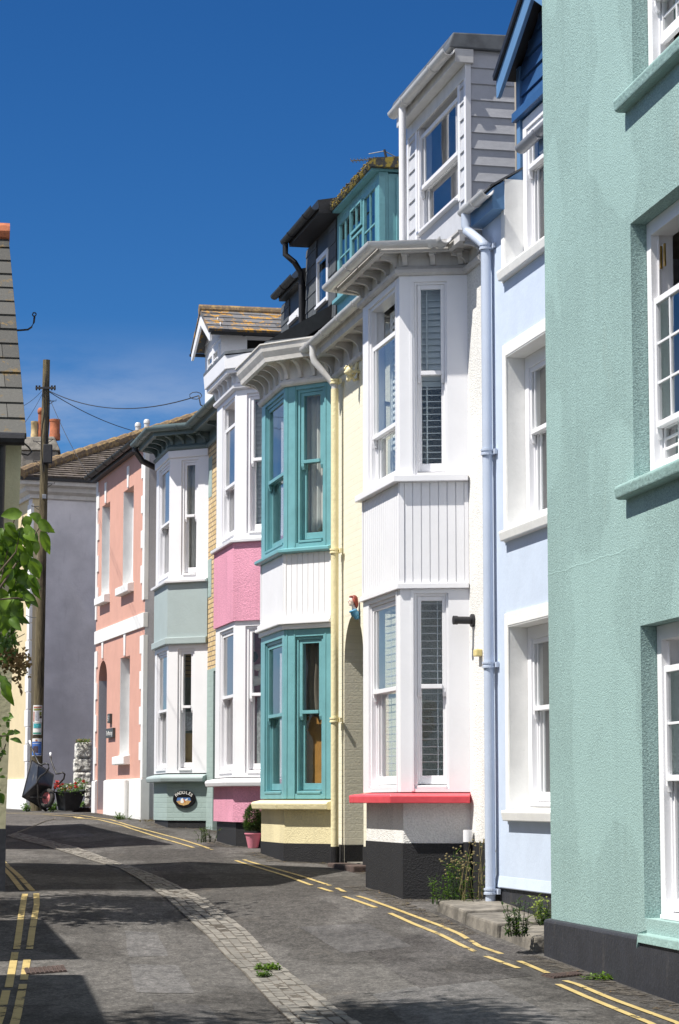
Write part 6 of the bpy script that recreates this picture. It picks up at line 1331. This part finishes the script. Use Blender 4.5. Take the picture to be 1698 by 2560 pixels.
c, r_ = onpole(973); m = MB(); m.box(WORLD, c.x - .20, c.x + .21, -(c.y) + r_ - .01, -(c.y) + r_ + .02, c.z - .02, c.z + .02)
for q in (-.18, -.12, .13, .19): m.lathe((c.x + q, c.y - r_ - .005, c.z), [(.012, -.05), (.02, -.03), (.02, .0), (.012, .02), (.02, .03), (.02, .05)], 8)
m.build('insulator_bracket', M['iron'], T)
c, r_ = onpole(1140); m = MB(); m.box(WORLD, c.x + .0, c.x + .17, -c.y + r_ - .03, -c.y + r_ + .12, c.z - .20, c.z + .18); m.build('junction_box', M['iron'], T, bevel=.015)
c, r_ = onpole(1249); m = MB(); m.box(WORLD, c.x - .01, c.x + .07, -c.y + r_ - .03, -c.y + r_ + .04, c.z - .04, c.z + .05); m.build('junction_box', M['steel'], T, bevel=.008)
m = MB(); rd = random.Random(17)
for k in range(5):
    pts = []; a0 = rd.uniform(-2.6, -.4)
    for py in range(930 + 12 * k, 1190, 22): c, r_ = onpole(py); a = a0 + .5 * math.sin(py * .03 + k); pts.append(c + Vector((math.cos(a) * (r_ + .008), math.sin(a) * (r_ + .008), 0)))
    m.tube(pts, .006, 5)
m.build('cable', M['iron'], T)
M['paper_white'] = plain('notice_paper', (.70, .69, .66), .6, 0, .06, 10); M['ink_blue'] = plain('blue_print', (.05, .14, .42), .6, 0, .2, 30); M['ink_teal'] = plain('teal_print', (.05, .33, .36), .6, 0, .5, 35); M['ink_green'] = plain('green_print', (.06, .28, .20), .6, 0, .1, 30); M['ink_red'] = plain('red_brown_print', (.38, .12, .07), .6, 0, .5, 40); M['ink_grey'] = plain('grey_print', (.33, .33, .36), .6, 0, .3, 40); M['ink_dark'] = plain('dark_print', (.06, .035, .03), .6, 0, .6, 35); M['ink_olive'] = plain('olive_print', (.20, .22, .05), .6, 0, .4, 40)
def notice(py0, py1, label, blocks, a0=-2.75, a1=-.75):
    c0, r0 = onpole(py0); c1, r1 = onpole(py1); t = thing('paper_notice', label, 'notice', (c1.x, c1.y - r1, c1.z), 'notices pinned to the telegraph pole')
    def cyl(u0, u1, v0, v1, e, mat, nm, bulge=0):
        m = MB(); n = 10
        for j in range(2):
            for i in range(n + 1):
                u = u0 + (u1 - u0) * i / n; v = v0 + (v1 - v0) * j; a = a0 + (a1 - a0) * u; c = c0.lerp(c1, v); r_ = r0 + (r1 - r0) * v + .012 + e; m.v.append((c.x + r_ * math.cos(a), c.y + r_ * math.sin(a), c.z))
        for i in range(n): m.f.append((i, i + 1, n + 2 + i, n + 1 + i))
        o = m.build(nm, mat, t, smooth=True); return o
    cyl(0, 1, 0, 1, 0, M['paper_white'], 'sheet')
    for b in blocks: cyl(*b[:4], .0035, M[b[4]], 'printed_block')
notice(1768, 1811, 'pale notice with colourful print, topmost on the telegraph pole', [(.15, .92, .08, .16, 'ink_red'), (.15, .92, .20, .30, 'ink_olive'), (.12, .26, .36, .94, 'ink_red'), (.36, .66, .36, .86, 'ink_grey'), (.72, .94, .38, .60, 'ink_olive'), (.74, .96, .62, .76, 'ink_dark')])
notice(1812, 1841, 'small teal and white notice in the middle on the telegraph pole', [(.12, .92, .04, .42, 'ink_teal'), (.08, .94, .80, .94, 'ink_green')], -2.6, -.85)
notice(1850, 1893, 'blue notice with a dark picture, lowest on the telegraph pole', [(.03, .97, .18, .96, 'ink_blue'), (.22, .70, .44, .82, 'ink_dark'), (.15, .85, .27, .30, 'paper_white'), (.55, .95, .86, .88, 'paper_white'), (.42, .60, .06, .15, 'ink_red')])
def wire(a, b, sag, r, label, grp='wires from the telegraph pole'):
    a, b = Vector(a), Vector(b); m = MB(); m.tube([a.lerp(b, k / 16) + Vector((0, 0, -4 * sag * (k / 16) * (1 - k / 16))) for k in range(17)], r, 6); o = m.build('overhead_wire', M['iron'], None, smooth=True, loc=a); tag(o, label, 'wire', grp)
wire(at(124, 978, YP - .1), at(497, 989, 38.3), .28, .009, 'long overhead wire from the pole to the white gabled dormer')
wire(at(124, 980, YP - .1), at(372, 1086, 55), .12, .008, 'overhead wire from the pole running down to the hipped roof ridge')
wire(at(126, 1000, YP - .1), at(232, 1203, 45.2), .10, .006, 'thin overhead wire from the pole down to the salmon house eaves')
wire(at(104, 978, YP - .1), at(40, 1022, 40), .05, .0045, 'upper of two short wires from the pole to the slate roofed cream house'); wire(at(106, 985, YP - .1), at(40, 1085, 36), .05, .0045, 'lower of two short wires from the pole to the slate roofed cream house')
m = MB(); e = at(497, 989, 38.3); m.tube([e + Vector((.10 * math.cos(k * .7) - .05, 0, .06 * math.sin(k * .7))) for k in range(10)], .007, 5); m.tube([e, e + Vector((.03, 0, -.15)), at(512, 1018, 38.3), at(530, 1020, 38.0)], .012, 6); o = m.build('cable_loop', M['iron'], None, smooth=True, loc=e); tag(o, 'black cable loop where the long wire meets the white dormer', 'cable')
c, r_ = onpole(1550); wire(at(66, 1538, 49.8), (c.x - r_, c.y - .02, c.z), .02, .006, 'short pale wire from the lilac house corner to the pole')

# ---------------------------------------------------------------- wheelbarrow tipped up against the pole
M['tray'] = paint('scuffed_black_tray', (.042, .043, .047), .35, .3, .9, .2, (.34, .30, .24), 7, .6); M['frame'] = paint('worn_black_tube', (.035, .034, .032), .45, .2, .6, .1, (.22, .17, .10), 5); M['rubber'] = plain('tyre_rubber', (.035, .033, .03), .9, 0, .3, 20, .5); M['rimpink'] = paint('faded_red_rim', (.50, .16, .155), .6, .12, .3, .1); M['grip'] = plain('white_grip', (.66, .66, .66), .6)
T = thing('wheelbarrow', 'black wheelbarrow with pink wheel hub tipped on end against the pole', 'wheelbarrow', at(105, 2031, 46.4))
def zp(x, y, d): return at(x / 6.272, 1740 + y / 6.272, d)
rim = [zp(500, 1010, 46.3), zp(352, 1580, 46.3), zp(725, 1800, 46.75), zp(770, 1180, 46.95)]; bot = [zp(596, 1085, 46.05), zp(575, 1370, 45.95), zp(815, 1440, 46.35), zp(862, 1232, 46.55)]
m = MB()
for k in range(4): q = (k + 1) % 4; m.poly([rim[k], rim[q], bot[q], bot[k]])
m.poly(bot); m.weld = True; o = m.build('tray', M['tray'], T, bevel=.03); md = o.modifiers.new('thickness', 'SOLIDIFY'); md.thickness = .012
m = MB(); m.tube(rim + [rim[0]], .014, 8); m.build('tray_rim', M['frame'], T, smooth=True)
hl = [zp(475, 760, 46.2), zp(545, 920, 46.1), zp(610, 1060, 46.0), zp(650, 1080, 45.95), zp(720, 1055, 45.9), zp(762, 1075, 45.85), zp(768, 1130, 45.85), zp(720, 1200, 45.9), zp(640, 1255, 45.95), zp(598, 1310, 45.95), zp(590, 1400, 45.95), zp(600, 1560, 46.0), zp(605, 1660, 46.05), zp(640, 1750, 46.1), zp(720, 1800, 46.2)]
hr_ = [zp(793, 930, 46.6), zp(805, 1020, 46.5), zp(850, 1140, 46.4), zp(885, 1220, 46.35), zp(930, 1215, 46.3), zp(985, 1195, 46.25), zp(1018, 1230, 46.25), zp(1000, 1300, 46.3), zp(940, 1365, 46.35), zp(870, 1420, 46.4), zp(845, 1500, 46.4), zp(830, 1640, 46.4), zp(790, 1760, 46.35), zp(720, 1800, 46.25)]
m = MB(); m.tube(hl, .017, 8); m.tube(hr_, .017, 8); m.tube([zp(480, 1590, 46.2), zp(700, 1575, 46.1)], .01, 6); m.tube([zp(600, 1590, 46.0), zp(730, 1600, 46.12), zp(835, 1600, 46.4)], .012, 6); m.build('frame', M['frame'], T, smooth=True)
for g, h_ in ((hl, zp(466, 700, 46.25)), (hr_, zp(793, 890, 46.62))): m = MB(); m.tube([h_, g[0].lerp(g[1], .25)], .022, 8); m.build('handle_grip', M['grip'], T, smooth=True)
wc = zp(745, 1605, 46.12); ax = Vector((-.66, -.72, .15)).normalized(); u_ = ax.cross(Vector((0, 0, 1))).normalized(); v_ = u_.cross(ax)
def ringm(mb, R_, r_, n=28, k=10):
    i0 = len(mb.v)
    for i in range(n):
        a = 6.28318 * i / n; d = u_ * math.cos(a) + v_ * math.sin(a)
        for j in range(k): b = 6.28318 * j / k; mb.v.append(tuple(wc + d * (R_ + r_ * math.cos(b)) + ax * (r_ * 1.1 * math.sin(b))))
    for i in range(n):
        for j in range(k): mb.f.append((i0 + i * k + j, i0 + ((i + 1) % n) * k + j, i0 + ((i + 1) % n) * k + (j + 1) % k, i0 + i * k + (j + 1) % k))
m = MB(); m.tube([wc - ax * .05, wc + ax * .07], .018, 10); W = m.build('wheel', M['rust'], T, smooth=True)
m = MB(); ringm(m, .145, .045); m.build('tyre', M['rubber'], W, smooth=True)
m = MB(); pr = [(.03, .05), (.06, .02), (.09, .012), (.11, .035), (.112, -.035), (.03, -.04)]
n = 24; i0 = 0
for i in range(n):
    a = 6.28318 * i / n; d = u_ * math.cos(a) + v_ * math.sin(a)
    for r_, h_ in pr: m.v.append(tuple(wc + d * r_ + ax * h_))
for i in range(n):
    for j in range(len(pr)): k = len(pr); m.f.append((i * k + j, ((i + 1) % n) * k + j, ((i + 1) % n) * k + (j + 1) % k, i * k + (j + 1) % k))
m.build('rim', M['rimpink'], W)
# ---------------------------------------------------------------- planter of red flowers
T = thing('flower_planter', 'black trough full of red flowers beside the wheelbarrow', 'planter', zp(1050, 1800, 46.2))
A1, A2, A3, A4 = zp(862, 1510, 46.5), zp(1015, 1515, 45.95), zp(1345, 1500, 46.15), zp(1200, 1490, 46.75); B1, B2, B3, B4 = zp(915, 1795, 46.45), zp(1025, 1805, 46.0), zp(1235, 1800, 46.15), zp(1150, 1790, 46.6)
m = MB(); m.hexa([B1, B2, B3, B4, A1, A2, A3, A4]); m.build('trough', M['black'], T, bevel=.012)
m = MB(); 
for a, b in ((A1, A2), (A2, A3), (A3, A4), (A4, A1)): m.tube([a, b], .014, 6)
m.build('trough_rim', M['black'], T)
m = MB(); rd = random.Random(41); fl = MB(); fw_ = MB()
def inside(u, v, h): return A1.lerp(A2, u).lerp(A4.lerp(A3, u), v) + Vector((0, 0, h))
for k in range(520): p = inside(rd.uniform(-.08, 1.05), rd.uniform(-.05, 1.08), rd.uniform(-.06, .15)); m.leaf(p, (rd.gauss(0, 1), rd.gauss(0, 1), rd.gauss(.3, .6)), (0, -.3, 1), rd.uniform(.03, .055), rd.uniform(.03, .045))
for k in range(90): p = inside(rd.uniform(.0, 1.0), rd.uniform(.85, 1.15), rd.uniform(.05, .24)); m.leaf(p, (rd.gauss(0, 1), rd.gauss(0, 1), rd.gauss(.3, .6)), (0, -.3, 1), rd.uniform(.03, .055), rd.uniform(.03, .045))
def bloom(mb, c, r, n=26):
    for k in range(n): d = Vector((rd.gauss(0, 1), rd.gauss(0, 1), rd.gauss(.3, .8))).normalized(); mb.leaf(c + d * r * rd.uniform(.2, .9), Vector((rd.gauss(0, 1), rd.gauss(0, 1), rd.gauss(0, 1))), d, .030, .030, .1)
for x, y, r in ((900, 1350, .045), (920, 1410, .05), (880, 1380, .035), (985, 1385, .03), (975, 1455, .05), (1030, 1465, .055), (1095, 1415, .04), (1200, 1430, .05), (1190, 1370, .03), (1305, 1340, .05), (870, 1440, .03), (1110, 1440, .035)): bloom(fl, zp(x, y, 46.05 + rd.uniform(-.05, .3)), r)
for x, y in ((1045, 1410), (1105, 1380), (1320, 1410), (1250, 1390)): bloom(fw_, zp(x, y, 46.1), .028, 14)
M['petal'] = foliage('red_petal', (.52, .02, .025), (.70, .05, .06), .5, .25); M['petal_white'] = foliage('white_petal', (.7, .7, .66), (.8, .78, .74), .5, .25)
m.build('foliage', M['leaf'], T); fl.build('red_flowers', M['petal'], T); fw_.build('white_flowers', M['petal_white'], T)
m = MB(); T = thing('weed_clump', 'green weeds on the ground behind the wheelbarrow and the black trough', 'weeds', zp(830, 1790, 46.9)); 
for x, y, s_ in ((400, 1740, 45), (425, 1770, 40), (830, 1720, 50), (870, 1760, 45), (800, 1770, 40), (1310, 1690, 30), (1280, 1720, 25)):
    for k in range(60): m.leaf(zp(x + rd.gauss(0, s_ * .6), y + rd.gauss(0, s_ * .6), 47.0 + rd.uniform(-.1, .1)), (rd.gauss(0, 1), rd.gauss(0, 1), rd.gauss(.5, .6)), (0, -.4, 1), .05, .035)
m.build('foliage', M['leaf'], T)
# ---------------------------------------------------------------- rough white stone pier
T = thing('stone_pier', 'rough white painted stone pier with a plant on top beside the salmon house', 'pier', at(205, 2020, 46.9))
M['roughstone'] = roughcast('white_painted_stone', (.74, .72, .66), 12, 1.2, .10, .10, .3); 
for x0, x1_, y0, y1 in ((1192, 1445, 730, 970), (1170, 1445, 975, 1185), (1172, 1440, 1190, 1400), (1335, 1440, 1400, 1600), (1330, 1430, 1600, 1740)):
    a, b = zp(x0, y1, 46.9), zp(x1_, y0, 46.9); m = MB(); n = 6
    F_ = Fr(a.x, a.y, 100); wd = (b.x - a.x) / math.sin(R(100)); m.box(F_, 0, wd, -.5, 0, a.z, b.z); o = m.build('stone_block', M['roughstone'], T, bevel=.045)
m = MB(); F_ = Fr(zp(1400, 1780, 46.6).x - .3, 46.6, 100); m.box(F_, .0, .42, -.4, 0, 1.2, zp(1300, 1745, 46.6).z); m.build('step', M['rust'], T, bevel=.02)
m = MB(); m2 = MB()
for k in range(260): p = zp(rd.uniform(1200, 1420), 0, 46.8); p = zp(1200 + 220 * rd.random(), 735 - rd.random() * 50, 46.75 + rd.uniform(-.1, .2)); (m if rd.random() < .6 else m2).leaf(p, (rd.gauss(0, 1), rd.gauss(0, 1), rd.gauss(.8, .5)), (0, -.4, 1), .04, .02)
m.build('foliage', M['leaf'], T); m2.build('dry_foliage', M['leaf_dry'], T)
# ---------------------------------------------------------------- ornaments on the cream wall and the aerial
s_, z_ = FW.hit(883, 928, .08); T = thing('wall_ornament', 'cream painted crouching animal ornament high on the cream wall', 'ornament', FW.P(s_, 0, z_))
m = MB(); c = FW.P(s_ , .13, z_); 
m.ell(c, .045, .045, .055, 12, 8); m.ell(c + Vector((-.03, -.02, -.02)), .026, .026, .024)
for dx, dz in ((-.03, .05), (.0, .06), (.03, .05), (-.045, .03)): m.ell(c + Vector((dx, -.01, dz)), .013, .013, .017, 6, 5)
m.ell(c + Vector((.0, .02, -.075)), .03, .04, .04); m.tube([c + Vector((-.01, .0, -.06)), c + Vector((-.02, -.01, -.105)), c + Vector((-.005, -.01, -.12))], .014, 6)
m.tube([c + Vector((.02, .03, -.03)), c + Vector((.06, .05, -.10)), c + Vector((.10, .08, -.08)), c + Vector((.115, .10, .03)), c + Vector((.12, .11, .10)), c + Vector((.10, .10, .12)), c + Vector((.085, .09, .08)), c + Vector((.075, .07, .0)), c + Vector((.05, .05, -.05))], .017, 8)
m.tube([c, c + Vector((.13 * .976, .13 * .2164, 0))], .02, 6); m.build('figure', M['creamplain'], T, smooth=True)
s_, z_ = FW.hit(880, 1502, .09); T = thing('wall_bust', 'painted bust of a red haired woman above the arched doorway', 'ornament', FW.P(s_, 0, z_ - .1))
M['skinp'] = plain('painted_skin', (.76, .62, .55), .5, 0, .04, 20); M['hairp'] = paint('painted_red_hair', (.23, .04, .025), .5, .3, .3, .3, None, 30); M['bluep'] = paint('painted_blue_dress', (.09, .30, .52), .45, .1, .3, .1, (.03, .12, .2), 20)
nn = Vector((*FW.n, 0)); c = FW.P(s_, .085, z_)
def hd(fwd, side, upz): return c + nn * fwd + Vector((*FW.d, 0)) * side + Vector((0, 0, upz))
rot = Matrix.Rotation(math.atan2(FW.n[1], FW.n[0]), 3, 'Z')
m = MB(); m.ell(hd(.0, 0, 0), .042, .036, .055, 16, 12, rot); m.ell(hd(.012, 0, -.028), .032, .028, .032, 12, 8, rot); m.ell(hd(.044, 0, -.008), .010, .008, .014, 8, 6, rot); m.ell(hd(.036, 0, -.030), .008, .012, .005, 8, 5, rot); m.ell(hd(.030, 0, -.048), .012, .014, .010, 8, 6, rot)
m.tube([hd(-.01, 0, -.03), hd(-.022, 0, -.10)], .022, 10, .028); m.build('face', M['skinp'], T, smooth=True)
m = MB(); m.ell(hd(-.022, 0, .014), .045, .043, .052, 14, 10, rot); m.ell(hd(-.042, .0, -.03), .03, .040, .06, 12, 8, rot); m.ell(hd(.012, 0, .044), .026, .034, .016, 10, 6, rot)
for sd in (-1, 1): m.tube([hd(.0, sd * .035, .03), hd(-.02, sd * .040, -.02), hd(-.04, sd * .034, -.07)], .014, 6)
m.build('hair', M['hairp'], T, smooth=True)
m = MB()
for sd in (-1, 1): m.ell(hd(.034, sd * .016, .005), .006, .006, .004, 8, 5, rot)
m.build('eyes', M['ink_dark'], T, smooth=True)
m = MB(); m.ell(hd(-.03, 0, -.145), .05, .06, .045, 14, 8, rot); m.tube([hd(-.01 + .034 * math.cos(a * .52), .050 * math.sin(a * .52), -.115 + .012 * math.cos(a * .52) * -1) for a in range(13)], .014, 8); m.ell(hd(-.05, 0, -.185), .035, .035, .03, 10, 6, rot); m.build('dress', M['bluep'], T, smooth=True)
ya = 30.2
T = thing('tv_aerial', 'television aerial on a short mast at the teal dormer', 'aerial', at(968, 452, ya))
m = MB(); m.tube([at(968, 452, ya), at(971, 430, ya), at(968, 405, ya), at(961, 374, ya)], .016, 8); m.box(Fr(at(966, 400, ya).x, ya, 90), -.035, .035, -.03, .03, at(966, 420, ya).z, at(966, 402, ya).z); m.build('mast', M['iron'], T)
m = MB(); m.tube([at(878, 402, ya - .3), at(972, 395, ya + .1)], .010, 6); m.build('boom', M['steel'], T)
m = MB()
for k in range(9): p = at(880 + k * 8.5, 402 - k * .62, ya - .3 + k * .04); m.tube([p + Vector((-.02, -.10, .0)), p + Vector((.02, .10, .0))], .004, 5)
for a, b in (((922, 385), (960, 378)), ((964, 379), (1000, 398)), ((927, 423), (1001, 409))): m.tube([at(*a, ya), at(*b, ya)], .007, 5)
m.build('rods', M['steel'], T)
